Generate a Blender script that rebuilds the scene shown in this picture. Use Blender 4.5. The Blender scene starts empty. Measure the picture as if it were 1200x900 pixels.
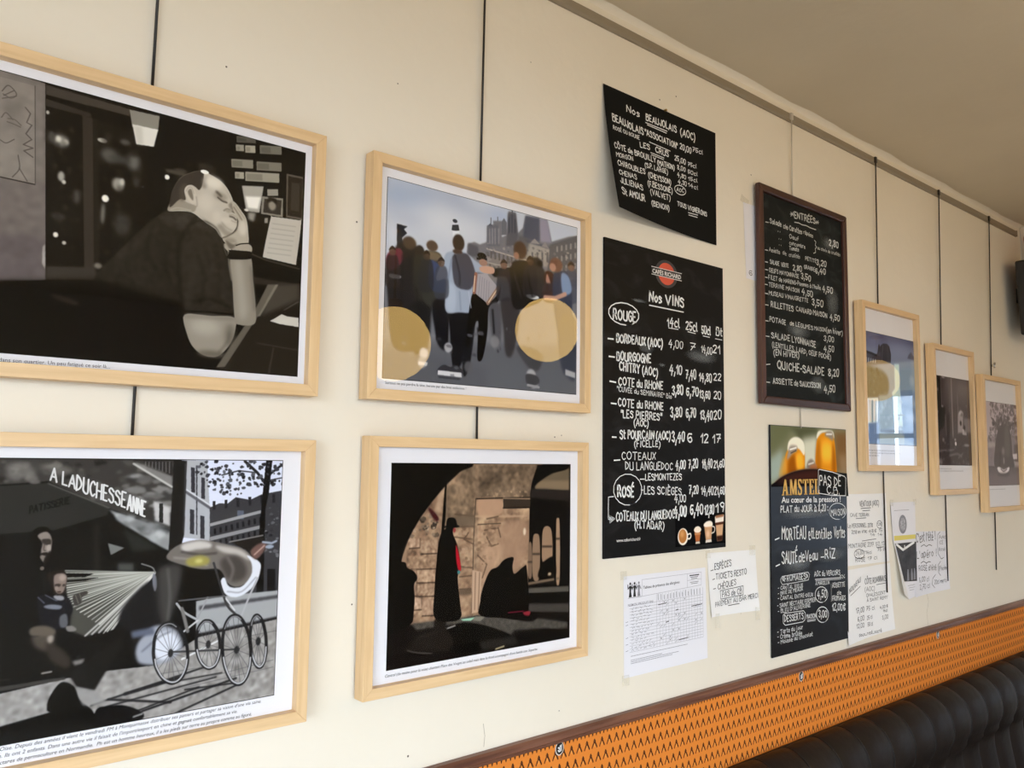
import bpy, math, random, unicodedata
import numpy as np
from mathutils import Vector, Euler, Matrix

S = bpy.context.scene
COL = S.collection

# ------------------------------------------------------------------ camera
# the picture wall is the plane y = 0; x runs along it to the right, z is up, metres
cam = bpy.data.objects.new('camera', bpy.data.cameras.new('camera'))
COL.objects.link(cam)
cam.data.sensor_fit = 'HORIZONTAL'
cam.data.sensor_width = 36.0
cam.data.lens = 36.0 * 952.15 / 1200.0
cam.data.clip_start = 0.02
_yaw, _pit, _rol = 0.70071147, 0.09173639, 0.01305619
_f = Vector((math.sin(_yaw) * math.cos(_pit), math.cos(_yaw) * math.cos(_pit), math.sin(_pit)))
_r = _f.cross(Vector((0, 0, 1))).normalized()
_u = _r.cross(_f)
_r, _u = math.cos(_rol) * _r + math.sin(_rol) * _u, -math.sin(_rol) * _r + math.cos(_rol) * _u
cam.matrix_world = Matrix(((_r.x, _u.x, -_f.x, 0.0), (_r.y, _u.y, -_f.y, -1.21), (_r.z, _u.z, -_f.z, 1.60), (0, 0, 0, 1)))
S.camera = cam

# ------------------------------------------------------------------ world, lights, exposure
SKY = 8.1
w = bpy.data.worlds.new('sky'); S.world = w; w.use_nodes = True
nt = w.node_tree; nt.nodes.clear()
tc = nt.nodes.new('ShaderNodeTexCoord'); sp = nt.nodes.new('ShaderNodeSeparateXYZ')
mr = nt.nodes.new('ShaderNodeMapRange'); mr.inputs[1].default_value = -1.0
cr = nt.nodes.new('ShaderNodeValToRGB')
els = cr.color_ramp.elements
els[0].position = 0.0; els[0].color = (.10, .09, .08, 1)        # street and ground
els[1].position = 1.0; els[1].color = (.60, .74, 1.0, 1)        # zenith
for p_, c_ in ((.485, (.16, .15, .14)), (.515, (.69, .84, 1.0)), (.62, (.76, .87, 1.0))):
    e = els.new(p_); e.color = (*c_, 1)
bg = nt.nodes.new('ShaderNodeBackground'); bg.inputs['Strength'].default_value = SKY
ow = nt.nodes.new('ShaderNodeOutputWorld')
nt.links.new(tc.outputs['Generated'], sp.inputs[0]); nt.links.new(sp.outputs['Z'], mr.inputs[0])
nt.links.new(mr.outputs[0], cr.inputs[0]); nt.links.new(cr.outputs[0], bg.inputs['Color']); nt.links.new(bg.outputs[0], ow.inputs[0])

# the windows of the room: (axis of the wall, wall coordinate, span along the wall, sill, head)
WINDOWS = [('x', -2.50, (-4.4, -1.7), 0.25, 2.50),
           ('y', -4.60, (-2.0, 0.60), 0.20, 2.55),
           ('x', 9.00, (-4.3, -2.65), 0.45, 2.40)]
def portal(axis, c, span, z0, z1):
    L = bpy.data.lights.new('window_portal', 'AREA'); L.shape = 'RECTANGLE'
    L.size = span[1] - span[0]; L.size_y = z1 - z0; L.cycles.is_portal = True
    o = bpy.data.objects.new('window_portal', L); COL.objects.link(o)
    m = (span[0] + span[1]) / 2; z = (z0 + z1) / 2
    o.location = (c, m, z) if axis == 'x' else (m, c, z)
    d = Vector((1 if c < 0 else -1, 0, 0)) if axis == 'x' else Vector((0, 1, 0))
    o.rotation_euler = d.to_track_quat('-Z', 'Z').to_euler()
for W_ in WINDOWS: portal(*W_)

S.view_settings.view_transform = 'Standard'
S.view_settings.look = 'None'
S.view_settings.gamma = 1.0
S.view_settings.use_curve_mapping = False
S.view_settings.exposure = 1.08
S.cycles.max_bounces = 10
S.cycles.diffuse_bounces = 6
S.cycles.transparent_max_bounces = 12
S.cycles.sample_clamp_indirect = 8.0
S.cycles.caustics_reflective = False
S.cycles.caustics_refractive = False

# ------------------------------------------------------------------ materials
def lin(c):
    return tuple(((v / 255) / 12.92 if v <= 10.3 else ((v / 255 + .055) / 1.055) ** 2.4) for v in c)
def new_mat(name):
    m = bpy.data.materials.new(name); m.use_nodes = True
    return m, m.node_tree, m.node_tree.nodes['Principled BSDF']
def plain(name, c, rough=.6, metal=0.0, spec=.5, bump=0.0, scale=60.0, vary=0.0):
    m, t, b = new_mat(name)
    b.inputs['Base Color'].default_value = (*c, 1); b.inputs['Roughness'].default_value = rough
    b.inputs['Metallic'].default_value = metal; b.inputs['Specular IOR Level'].default_value = spec
    if bump or vary:
        co = t.nodes.new('ShaderNodeTexCoord'); n = t.nodes.new('ShaderNodeTexNoise')
        n.inputs['Scale'].default_value = scale; n.inputs['Detail'].default_value = 5
        t.links.new(co.outputs['Object'], n.inputs['Vector'])
        if bump:
            bp = t.nodes.new('ShaderNodeBump'); bp.inputs['Strength'].default_value = bump; bp.inputs['Distance'].default_value = .01
            t.links.new(n.outputs['Fac'], bp.inputs['Height']); t.links.new(bp.outputs[0], b.inputs['Normal'])
        if vary:
            r = t.nodes.new('ShaderNodeValToRGB')
            r.color_ramp.elements[0].position = .3; r.color_ramp.elements[1].position = .7
            r.color_ramp.elements[0].color = (*[v * (1 - vary) for v in c], 1); r.color_ramp.elements[1].color = (*[min(1, v * (1 + vary * .6)) for v in c], 1)
            t.links.new(n.outputs['Fac'], r.inputs[0]); t.links.new(r.outputs[0], b.inputs['Base Color'])
    return m
def wood(name, c0, c1, axis, rough=.45, freq=26.0, knots=True):
    m, t, b = new_mat(name)
    co = t.nodes.new('ShaderNodeTexCoord'); mp = t.nodes.new('ShaderNodeMapping'); oi = t.nodes.new('ShaderNodeObjectInfo')
    sc = [freq * 4, freq * 4, freq * 4]; sc['xyz'.index(axis)] = freq * .22
    mp.inputs['Scale'].default_value = sc
    ad = t.nodes.new('ShaderNodeVectorMath'); ad.operation = 'ADD'
    ml = t.nodes.new('ShaderNodeMath'); ml.operation = 'MULTIPLY'; ml.inputs[1].default_value = 7.0
    t.links.new(oi.outputs['Random'], ml.inputs[0]); t.links.new(co.outputs['Object'], ad.inputs[0]); t.links.new(ml.outputs[0], ad.inputs[1])
    t.links.new(ad.outputs[0], mp.inputs[0])
    n = t.nodes.new('ShaderNodeTexNoise'); n.inputs['Scale'].default_value = 1.0; n.inputs['Detail'].default_value = 4; n.inputs['Distortion'].default_value = .6
    t.links.new(mp.outputs[0], n.inputs['Vector'])
    r = t.nodes.new('ShaderNodeValToRGB'); r.color_ramp.elements[0].position = .34; r.color_ramp.elements[1].position = .66
    r.color_ramp.elements[0].color = (*c0, 1); r.color_ramp.elements[1].color = (*c1, 1)
    t.links.new(n.outputs['Fac'], r.inputs[0]); t.links.new(r.outputs[0], b.inputs['Base Color'])
    b.inputs['Roughness'].default_value = rough
    bp = t.nodes.new('ShaderNodeBump'); bp.inputs['Strength'].default_value = .06; bp.inputs['Distance'].default_value = .002
    t.links.new(n.outputs['Fac'], bp.inputs['Height']); t.links.new(bp.outputs[0], b.inputs['Normal'])
    return m
def plaster(name, c, dirt, rough=.5, spec=.35):
    m, t, b = new_mat(name)
    co = t.nodes.new('ShaderNodeTexCoord')
    big = t.nodes.new('ShaderNodeTexNoise'); big.inputs['Scale'].default_value = 1.3; big.inputs['Detail'].default_value = 6; big.inputs['Roughness'].default_value = .6
    fine = t.nodes.new('ShaderNodeTexNoise'); fine.inputs['Scale'].default_value = 38; fine.inputs['Detail'].default_value = 4
    spot = t.nodes.new('ShaderNodeTexVoronoi'); spot.inputs['Scale'].default_value = 5.5
    for n in (big, fine, spot): t.links.new(co.outputs['Object'], n.inputs['Vector'])
    r = t.nodes.new('ShaderNodeValToRGB'); r.color_ramp.elements[0].position = .35; r.color_ramp.elements[1].position = .62
    r.color_ramp.elements[0].color = (*dirt, 1); r.color_ramp.elements[1].color = (*c, 1)
    t.links.new(big.outputs['Fac'], r.inputs[0])
    sr = t.nodes.new('ShaderNodeValToRGB'); sr.color_ramp.elements[0].position = .012; sr.color_ramp.elements[1].position = .02
    sr.color_ramp.elements[0].color = (.35, .33, .3, 1); sr.color_ramp.elements[1].color = (1, 1, 1, 1)
    t.links.new(spot.outputs['Distance'], sr.inputs[0])
    mx = t.nodes.new('ShaderNodeMix'); mx.data_type = 'RGBA'; mx.blend_type = 'MULTIPLY'; mx.inputs[0].default_value = .55
    t.links.new(r.outputs[0], mx.inputs[6]); t.links.new(sr.outputs[0], mx.inputs[7]); t.links.new(mx.outputs[2], b.inputs['Base Color'])
    b.inputs['Roughness'].default_value = rough; b.inputs['Specular IOR Level'].default_value = spec
    bp = t.nodes.new('ShaderNodeBump'); bp.inputs['Strength'].default_value = .10; bp.inputs['Distance'].default_value = .006
    b2 = t.nodes.new('ShaderNodeBump'); b2.inputs['Strength'].default_value = .12; b2.inputs['Distance'].default_value = .08
    t.links.new(fine.outputs['Fac'], bp.inputs['Height']); t.links.new(big.outputs['Fac'], b2.inputs['Height'])
    t.links.new(b2.outputs[0], bp.inputs['Normal']); t.links.new(bp.outputs[0], b.inputs['Normal'])
    return m
def pane_mat(name, tint=(1, 1, 1), ior=1.5):
    m = bpy.data.materials.new(name); m.use_nodes = True; t = m.node_tree; t.nodes.clear()
    o = t.nodes.new('ShaderNodeOutputMaterial'); mx = t.nodes.new('ShaderNodeMixShader'); f = t.nodes.new('ShaderNodeFresnel')
    ge = t.nodes.new('ShaderNodeNewGeometry'); mr_ = t.nodes.new('ShaderNodeMapRange')   # a thin pane mirrors alike from both sides
    mr_.inputs[3].default_value = ior; mr_.inputs[4].default_value = 1 / ior
    t.links.new(ge.outputs['Backfacing'], mr_.inputs[0]); t.links.new(mr_.outputs[0], f.inputs['IOR'])
    tr = t.nodes.new('ShaderNodeBsdfTransparent'); tr.inputs[0].default_value = (*tint, 1)
    g = t.nodes.new('ShaderNodeBsdfGlossy'); g.inputs['Roughness'].default_value = 0.0
    t.links.new(f.outputs[0], mx.inputs[0]); t.links.new(tr.outputs[0], mx.inputs[1]); t.links.new(g.outputs[0], mx.inputs[2]); t.links.new(mx.outputs[0], o.inputs[0])
    return m
def slate(name, c, haze, amount, rough=.45, scale=9.0, spec=.15):
    "black board with wiped chalk haze"
    m, t, b = new_mat(name)
    co = t.nodes.new('ShaderNodeTexCoord'); mp = t.nodes.new('ShaderNodeMapping'); mp.inputs['Scale'].default_value = (1.0, 1.0, 2.2); mp.inputs['Rotation'].default_value = (0, .5, 0)
    n = t.nodes.new('ShaderNodeTexNoise'); n.inputs['Scale'].default_value = scale; n.inputs['Detail'].default_value = 7; n.inputs['Distortion'].default_value = 1.2
    r = t.nodes.new('ShaderNodeValToRGB'); r.color_ramp.elements[0].position = .52; r.color_ramp.elements[1].position = .85
    r.color_ramp.elements[0].color = (*c, 1); r.color_ramp.elements[1].color = (*[a * (1 - amount) + h * amount for a, h in zip(c, haze)], 1)
    t.links.new(co.outputs['Object'], mp.inputs[0]); t.links.new(mp.outputs[0], n.inputs['Vector']); t.links.new(n.outputs['Fac'], r.inputs[0]); t.links.new(r.outputs[0], b.inputs['Base Color'])
    b.inputs['Roughness'].default_value = rough; b.inputs['Specular IOR Level'].default_value = spec
    return m
def smudge_mat(name, c):
    m = bpy.data.materials.new(name); m.use_nodes = True; t = m.node_tree; b = t.nodes['Principled BSDF']
    b.inputs['Base Color'].default_value = (*c, 1); b.inputs['Roughness'].default_value = .9
    uv = t.nodes.new('ShaderNodeTexCoord'); mp = t.nodes.new('ShaderNodeMapping'); mp.inputs['Location'].default_value = (-1, -1, 0); mp.inputs['Scale'].default_value = (2, 2, 0)
    g = t.nodes.new('ShaderNodeTexGradient'); g.gradient_type = 'SPHERICAL'
    n = t.nodes.new('ShaderNodeTexNoise'); n.inputs['Scale'].default_value = 30; n.inputs['Detail'].default_value = 5
    mu = t.nodes.new('ShaderNodeMath'); mu.operation = 'MULTIPLY'; m2 = t.nodes.new('ShaderNodeMath'); m2.operation = 'MULTIPLY'; m2.inputs[1].default_value = .6
    t.links.new(uv.outputs['UV'], mp.inputs[0]); t.links.new(mp.outputs[0], g.inputs[0]); t.links.new(uv.outputs['Object'], n.inputs['Vector'])
    t.links.new(g.outputs['Fac'], mu.inputs[0]); t.links.new(n.outputs['Fac'], mu.inputs[1]); t.links.new(mu.outputs[0], m2.inputs[0]); t.links.new(m2.outputs[0], b.inputs['Alpha'])
    return m
def leather(name, c):
    m, t, b = new_mat(name)
    co = t.nodes.new('ShaderNodeTexCoord'); v = t.nodes.new('ShaderNodeTexVoronoi'); v.inputs['Scale'].default_value = 420
    n = t.nodes.new('ShaderNodeTexNoise'); n.inputs['Scale'].default_value = 26; n.inputs['Detail'].default_value = 5
    t.links.new(co.outputs['Object'], v.inputs['Vector']); t.links.new(co.outputs['Object'], n.inputs['Vector'])
    b.inputs['Base Color'].default_value = (*c, 1); b.inputs['Roughness'].default_value = .5; b.inputs['Specular IOR Level'].default_value = .22
    bp = t.nodes.new('ShaderNodeBump'); bp.inputs['Strength'].default_value = .12; bp.inputs['Distance'].default_value = .001
    b2 = t.nodes.new('ShaderNodeBump'); b2.inputs['Strength'].default_value = .25; b2.inputs['Distance'].default_value = .01
    t.links.new(v.outputs['Distance'], bp.inputs['Height']); t.links.new(n.outputs['Fac'], b2.inputs['Height'])
    t.links.new(b2.outputs[0], bp.inputs['Normal']); t.links.new(bp.outputs[0], b.inputs['Normal'])
    return m
M = dict(
    wall=plaster('cream_paint', (.80, .745, .635), (.77, .715, .60)),
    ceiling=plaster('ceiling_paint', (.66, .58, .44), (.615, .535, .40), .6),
    plainwall=plain('far_wall_paint', (.62, .58, .52), .7),
    floor=plain('floor_tile', (.48, .44, .385), .5, vary=.2, scale=4),
    birch_h=wood('birch_across', lin((214, 180, 134)), lin((226, 194, 149)), 'x'),
    birch_v=wood('birch_upright', lin((214, 180, 134)), lin((226, 194, 149)), 'z'),
    mat=plain('white_print_paper', (.83, .83, .875), .8, spec=.05),
    paper=plain('white_paper', (.84, .84, .84), .75, bump=.05, scale=30),
    paper2=plain('bluish_printer_paper', (.78, .78, .83), .75, bump=.03, scale=30),
    keyline=plain('black_keyline', (.008, .008, .008), .8, spec=.02),
    print_ink=plain('printed_ink', (.03, .03, .035), .7),
    grey_ink=plain('grey_printed_ink', (.24, .24, .27), .7),
    pen=plain('black_marker_ink', (.012, .012, .014), .5),
    glass=pane_mat('picture_glass'),
    window_glass=pane_mat('window_glass'),
    cable=plain('black_cable', (.012, .011, .010), .4),
    nylon=plain('pale_nylon_line', (.55, .50, .42), .3),
    rail=plain('painted_metal_rail', (.27, .225, .16), .45),
    steel=plain('bright_steel', (.72, .72, .70), .25, 1.0),
    oak_dark=wood('dark_stained_wood', lin((84, 50, 38)), lin((124, 84, 66)), 'x', .42, 16),
    brown_h=wood('brown_frame_across', lin((52, 30, 26)), lin((70, 42, 34)), 'x', .38, 20),
    brown_v=wood('brown_frame_upright', lin((62, 36, 30)), lin((86, 54, 44)), 'z', .38, 20),
    slate=slate('slate_face', (.008, .010, .0095), (.16, .20, .20), .2, .6),
    wine_board=slate('wine_board_face', (.005, .005, .0055), (.10, .10, .105), .2, .5),
    card=plain('black_card', (.005, .0055, .0055), .65, spec=.12),
    beer_board=slate('beer_board_face', (.005, .005, .006), (.08, .09, .11), .2, .28, spec=.22),
    board_edge=plain('dark_board_edge', (.03, .032, .04), .35),
    chalk=plain('white_chalk_pen', (.80, .82, .82), .8),
    chalk_soft=plain('soft_white_chalk', (.60, .62, .61), .9),
    smudge=smudge_mat('wiped_chalk', (.42, .46, .48)),
    white_print=plain('white_printed_letters', (.78, .78, .77), .6),
    gold_print=plain('gold_printed_letters', (.72, .43, .10), .5),
    red_print=plain('red_printed_disc', (.62, .085, .045), .5),
    dark_print=plain('dark_printed_band', (.012, .012, .013), .5),
    leather=leather('black_brown_leather', (.013, .009, .007)),
    piping=plain('dark_piping', (.008, .006, .005), .5),
    base=plain('banquette_plinth', (.05, .03, .02), .5),
    dirt=plain('old_nail_hole', (.16, .13, .10), .9), dirt_pale=plain('crack_line', (.40, .35, .26), .9),  # second: one even darker tone for the hairline cracks
    tape=None, speaker=plain('black_speaker_shell', (.010, .010, .011), .45),
    grille=plain('black_speaker_cloth', (.006, .006, .006), .8),
    sign_red=plain('dark_red_enamel', (.26, .035, .03), .35), sign_white=plain('off_white_enamel', (.66, .58, .50), .4),
    window_frame=plain('window_frame_paint', (.10, .08, .06), .5),
    brass=plain('brass', (.55, .38, .14), .3, 1.0),
    yellow=plain('yellow_band', (.72, .62, .16), .7),
)
def tape_mat():
    m, t, b = new_mat('clear_sticky_tape')
    b.inputs['Base Color'].default_value = (.80, .76, .62, 1); b.inputs['Roughness'].default_value = .25; b.inputs['Alpha'].default_value = .22
    return m
M['tape'] = tape_mat()
def lamp_mat(name, power):
    m, t, b = new_mat(name)
    b.inputs['Base Color'].default_value = (.30, .18, .05, 1); b.inputs['Roughness'].default_value = .3
    b.inputs['Emission Color'].default_value = (1.0, .64, .20, 1); b.inputs['Emission Strength'].default_value = power
    return m
M['globe'] = lamp_mat('glowing_amber_globe', 5.5); M['globe_dim'] = lamp_mat('dimmed_amber_globe', 1.25)

# ------------------------------------------------------------------ mesh helpers
class MB:
    "collects shapes in world metres, then links them as ONE mesh object under a thing"
    def __init__(self): self.v = []; self.f = []; self.uv = []
    def add(self, v, f, uv=None):
        n = len(self.v); self.v += [tuple(p) for p in v]; self.f += [tuple(i + n for i in q) for q in f]
        self.uv += uv if uv else [(0, 0)] * len(v); return self
    def box(self, x0, x1, y0, y1, z0, z1):
        v = [(x, y, z) for z in (z0, z1) for y in (y0, y1) for x in (x0, x1)]
        return self.add(v, [(0, 2, 3, 1), (4, 5, 7, 6), (0, 1, 5, 4), (2, 6, 7, 3), (0, 4, 6, 2), (1, 3, 7, 5)])
    def quad(self, a, b, c, d):
        return self.add([a, b, c, d], [(0, 1, 2, 3)], [(0, 0), (1, 0), (1, 1), (0, 1)])
    def prism(self, pts, y0, y1):
        "polygon (x, z), anticlockwise seen from the room, given depth from y0 (front) to y1"
        n = len(pts); v = [(x, y0, z) for x, z in pts] + [(x, y1, z) for x, z in pts]
        return self.add(v, [tuple(range(n)), tuple(reversed(range(n, 2 * n)))] + [(i, i + n, (i + 1) % n + n, (i + 1) % n) for i in range(n)])
    def rod(self, a, b, r, n=8):
        a, b = Vector(a), Vector(b); d = (b - a).normalized(); u = d.orthogonal().normalized(); w_ = d.cross(u)
        v = [p + (u * math.cos(2 * math.pi * i / n) + w_ * math.sin(2 * math.pi * i / n)) * r for p in (a, b) for i in range(n)]
        return self.add(v, [(i, (i + 1) % n, (i + 1) % n + n, i + n) for i in range(n)] + [tuple(reversed(range(n))), tuple(range(n, 2 * n))])
    def disc(self, cx, cz, y, rx, rz, n=32):
        v = [(cx, y, cz)] + [(cx + rx * math.cos(2 * math.pi * i / n), y, cz + rz * math.sin(2 * math.pi * i / n)) for i in range(n)]
        return self.add(v, [(0, 1 + i, 1 + (i + 1) % n) for i in range(n)])
    def lathe(self, prof, cx, cy, n=32):
        "profile (radius, z) turned about a vertical axis"
        m = len(prof)
        v = [(cx + r * math.cos(2 * math.pi * i / n), cy + r * math.sin(2 * math.pi * i / n), z) for i in range(n) for r, z in prof]
        f = [(i * m + j, ((i + 1) % n) * m + j, ((i + 1) % n) * m + j + 1, i * m + j + 1) for i in range(n) for j in range(m - 1)]
        return self.add(v, f)
    def ribbon(self, pts, hw, yf):
        "flat stroke along (x, z) points with half width hw, lying at y = yf(x, z)"
        q = [Vector(p) for p in pts]; k = [q[0]]
        for i, p in enumerate(q[1:]):
            if (p - k[-1]).length > hw * .25 or i == len(q) - 2: k.append(p)
        for i in range(1, len(k) - 1):          # a sharp corner starts a fresh stroke
            d, e = k[i] - k[i - 1], k[i + 1] - k[i]
            if d.length and e.length and d.normalized().dot(e.normalized()) < .35:
                self.ribbon([tuple(p) for p in k[:i + 1]], hw, yf); return self.ribbon([tuple(p) for p in k[i:]], hw, yf)
        if len(k) < 2 or (k[1] - k[0]).length < 1e-7: k = [k[0], k[0] + Vector((hw, 0))]
        d0 = (k[1] - k[0]).normalized(); d1 = (k[-1] - k[-2]).normalized()
        k[0] = k[0] - d0 * hw * .7; k[-1] = k[-1] + d1 * hw * .7
        v = []
        for i, p in enumerate(k):
            a = (k[i] - k[i - 1]).normalized() if i else d0
            b = (k[i + 1] - k[i]).normalized() if i < len(k) - 1 else d1
            t = (a + b).normalized()
            nrm = Vector((-t.y, t.x)); s = 1 / max(.75, nrm.dot(Vector((-b.y, b.x))))
            for sg in (1, -1):
                c = p + nrm * hw * s * sg; v.append((c.x, yf(c.x, c.y), c.y))
        return self.add(v, [(2 * i, 2 * i + 1, 2 * i + 3, 2 * i + 2) for i in range(len(k) - 1)])
    def build(self, name, mat, parent=None, smooth=False, bevel=0.0, origin=None):
        me = bpy.data.meshes.new(name)
        o0 = Vector(parent['base']) if parent is not None else Vector(origin or (0, 0, 0))
        me.from_pydata([Vector(p) - o0 for p in self.v], [], self.f)
        uvl = me.uv_layers.new(name='UVMap'); li = np.empty(len(me.loops), dtype=np.int32); me.loops.foreach_get('vertex_index', li)
        uvl.data.foreach_set('uv', np.array(self.uv, dtype=np.float32)[li].ravel())
        me.materials.append(mat)
        if smooth: me.shade_smooth()
        o = bpy.data.objects.new(name, me); COL.objects.link(o)
        if parent is not None: o.parent = parent
        else: o.location = o0
        if bevel:
            bv = o.modifiers.new('bevel', 'BEVEL'); bv.width = bevel; bv.segments = 2; bv.limit_method = 'ANGLE'; bv.angle_limit = .7
        return o
def sub(parent, child):
    "make child (built under the thing) a sub-part of parent; both share the thing's origin"
    child.parent = parent; return child
def thing(name, label, cat, base, group=None):
    o = bpy.data.objects.new(name, None); COL.objects.link(o); o.location = base; o['base'] = list(base); o.empty_display_size = .05
    o['label'] = label; o['category'] = cat
    if group: o['group'] = group
    return o
def struct(o):
    o['kind'] = 'structure'; return o

# ------------------------------------------------------------------ handwriting: a single-stroke alphabet
# grid: baseline y = 2, cap height y = 8; '~' marks a stroke drawn as a smooth curve
GL = {'A':'6|02 38 62;14 54','B':'5|02 08;~08 38 47 36 05;~05 46 54 42 02','C':'5|~57 38 17 05 13 32 53','D':'5|02 08;~08 37 55 33 02','E':'4|48 08 02 42;05 35','F':'4|48 08 02;05 35',
'G':'5|~57 38 17 05 13 32 53 55;55 35','H':'5|08 02;58 52;05 55','I':'2|18 12','J':'4|48 43;~43 32 13 04','K':'5|08 02;58 05 52','L':'4|08 02 42','M':'6|02 08 35 68 62','N':'5|02 08 52 58',
'O':'6|~38 17 05 13 32 53 65 57 38','P':'4|02 08;~08 38 46 35 05','Q':'6|~38 17 05 13 32 53 65 57 38;43 61','R':'5|02 08;~08 38 46 35 05;25 52','S':'5|~57 28 07 16 45 53 32 03','T':'6|08 68;38 32',
'U':'5|~08 05 03 22 42 53 55 58','V':'6|08 32 68','W':'8|08 22 46 62 88','X':'5|08 52;58 02','Y':'6|08 35 68;35 32','Z':'5|08 58 02 52',
'0':'4|~28 07 04 12 32 44 47 28','1':'2|06 28 22','2':'4|~07 28 47 35 02;02 42','3':'4|~07 28 47 25;~25 44 32 03','4':'5|38 04 54;46 31','5':'4|48 08 05;~05 35 44 22 03','6':'4|~47 17 04 22 43 35 04','7':'4|08 48 12;15 45','8':'4|~28 07 25 43 22 03 25 47 28','9':'4|~46 25 07 28 47;47 32',
'a':'4|~45 26 04 12 33 46;46 43 52','b':'4|08 02;~05 26 44 32 02','c':'4|~45 26 04 12 42','d':'4|~45 16 04 12 33;48 42','e':'4|04 44;~44 26 05 12 42','f':'3|~38 27 12;05 35','g':'4|~45 16 04 22 44;~46 42 20 00','h':'4|08 02;~04 26 44 42','i':'1|16 12;18 19','j':'2|16 11 00;17 18','k':'4|08 02;46 04 42','l':'1|08 03 12','m':'6|06 02;~04 26 34 32;~34 56 64 62','n':'4|06 02;~04 26 44 42','o':'4|~26 04 22 44 26','p':'4|06 00;~05 26 44 22 03','q':'4|~45 16 04 22 44;46 40','r':'3|06 02;~04 16 36','s':'3|~35 16 05 33 12 02','t':'3|18 13;~13 22 32;06 36','u':'4|~06 03 22 43;46 42','v':'4|06 22 46','w':'6|06 12 35 52 66','x':'4|06 42;46 02','y':'4|06 23;46 00','z':'4|06 46 02 42',
',':'1|13 00','.':'0|02 03','-':'3|05 35','_':'4|02 42','(':'2|~28 06 03 20','[':'2|28 08 00 20',')':'2|~08 26 23 00','"':'2|08 06;28 26',"'":'1|08 06','«':'4|27 05 23;47 25 43','»':'4|07 25 03;27 45 23',':':'0|02 03;05 06','!':'1|18 14;12 13','/':'4|02 48','€':'5|~57 28 15 22 53;06 46;04 44','%':'5|02 58;~08 17 06 08;~44 53 42 44','?':'4|~07 28 47 35 34;32 33'}
ACC = {'\u0301': [(2.0, 9.0), (3.6, 10.3)], '\u0300': [(1.0, 10.3), (2.8, 9.0)], '\u0302': [(.8, 9.0), (2.3, 10.4), (3.8, 9.0)], '\u0308': [(1.2, 9.2), (1.6, 9.8)], '\u0327': [(2.6, 1.8), (2.9, .8), (1.8, .2)]}
def catmull(p, closed=False, n=5):
    if len(p) < 3: return list(p)
    q = [p[-1]] + list(p) + [p[0], p[1]] if closed else [(2 * p[0][0] - p[1][0], 2 * p[0][1] - p[1][1])] + list(p) + [(2 * p[-1][0] - p[-2][0], 2 * p[-1][1] - p[-2][1])]
    out = []
    for i in range(1, len(q) - 2):
        a, b, c, d = q[i - 1], q[i], q[i + 1], q[i + 2]
        for k in range(n):
            t = k / n
            out.append(tuple(.5 * (2 * b[j] + (c[j] - a[j]) * t + (2 * a[j] - 5 * b[j] + 4 * c[j] - d[j]) * t * t + (3 * b[j] - a[j] - 3 * c[j] + d[j]) * t ** 3) for j in (0, 1)))
    if not closed: out.append(tuple(p[-1]))
    return out
def strokes(txt, rnd, jit=1.0):
    "polylines in units where the cap height is 1 and x advances to the right; returns strokes, width"
    out = []; x = 0.0
    for ch in txt:
        if ch == ' ': x += 3.6; continue
        dec = unicodedata.normalize('NFD', ch); g = GL.get(dec[0])
        if not g: continue
        wd, body = g.split('|'); wd = int(wd)
        sx = 1 + rnd.uniform(-.09, .09) * jit; sy = 1 + rnd.uniform(-.08, .08) * jit; sh = rnd.uniform(-.05, .10) * jit; dy = rnd.uniform(-.35, .35) * jit
        if dec[0] == ' ': continue
        low = 'a' <= dec[0] <= 'z'
        for st in body.split(';'):
            sm = st[0] == '~'
            p = [(float(c[0]), float(c[1])) for c in st.lstrip('~').split()]
            if sm: p = catmull(p, False, 4)
            out.append([(x + a * sx + (b - 2) * sh, (b - 2) * sy + dy) for a, b in p])
        for ac in dec[1:]:
            if ac in ACC: out.append([(x + a * .9 + wd / 2 - 2.0, (b - 2 - (2.0 if low else 0)) + dy) for a, b in ACC[ac]])
        x += wd * sx + 2.1
    return [[(a / 6, b / 6) for a, b in s] for s in out], max(.1, (x - 2.1) / 6)
RND = random.Random(5)
def write(parent, rows, mat, y, wfac=.07, name='chalk_writing', yf=None):
    "each row of writing is one flat mesh lying on its board; x, z and height in mm"
    yf = yf or (lambda x, z: y)
    for row in rows:
        mb = MB()
        for it in row:
            if it[0] == '':
                q = it[1]; mb.ribbon([(q[i] / 1000, q[i + 1] / 1000) for i in range(0, len(q), 2)], it[2] / 2000, yf)
            else:
                txt, x0, z0, x1, z1, h, bold = it
                st, wd = strokes(txt, RND); kx = (x1 - x0) / wd; sl = (z1 - z0) / wd
                for s in st:
                    mb.ribbon([((x0 + a * kx) / 1000, (z0 + a * sl + b * h) / 1000) for a, b in s], max(.0007, h * wfac * bold / 1000), yf)
        mb.build(name, mat, parent)
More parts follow.
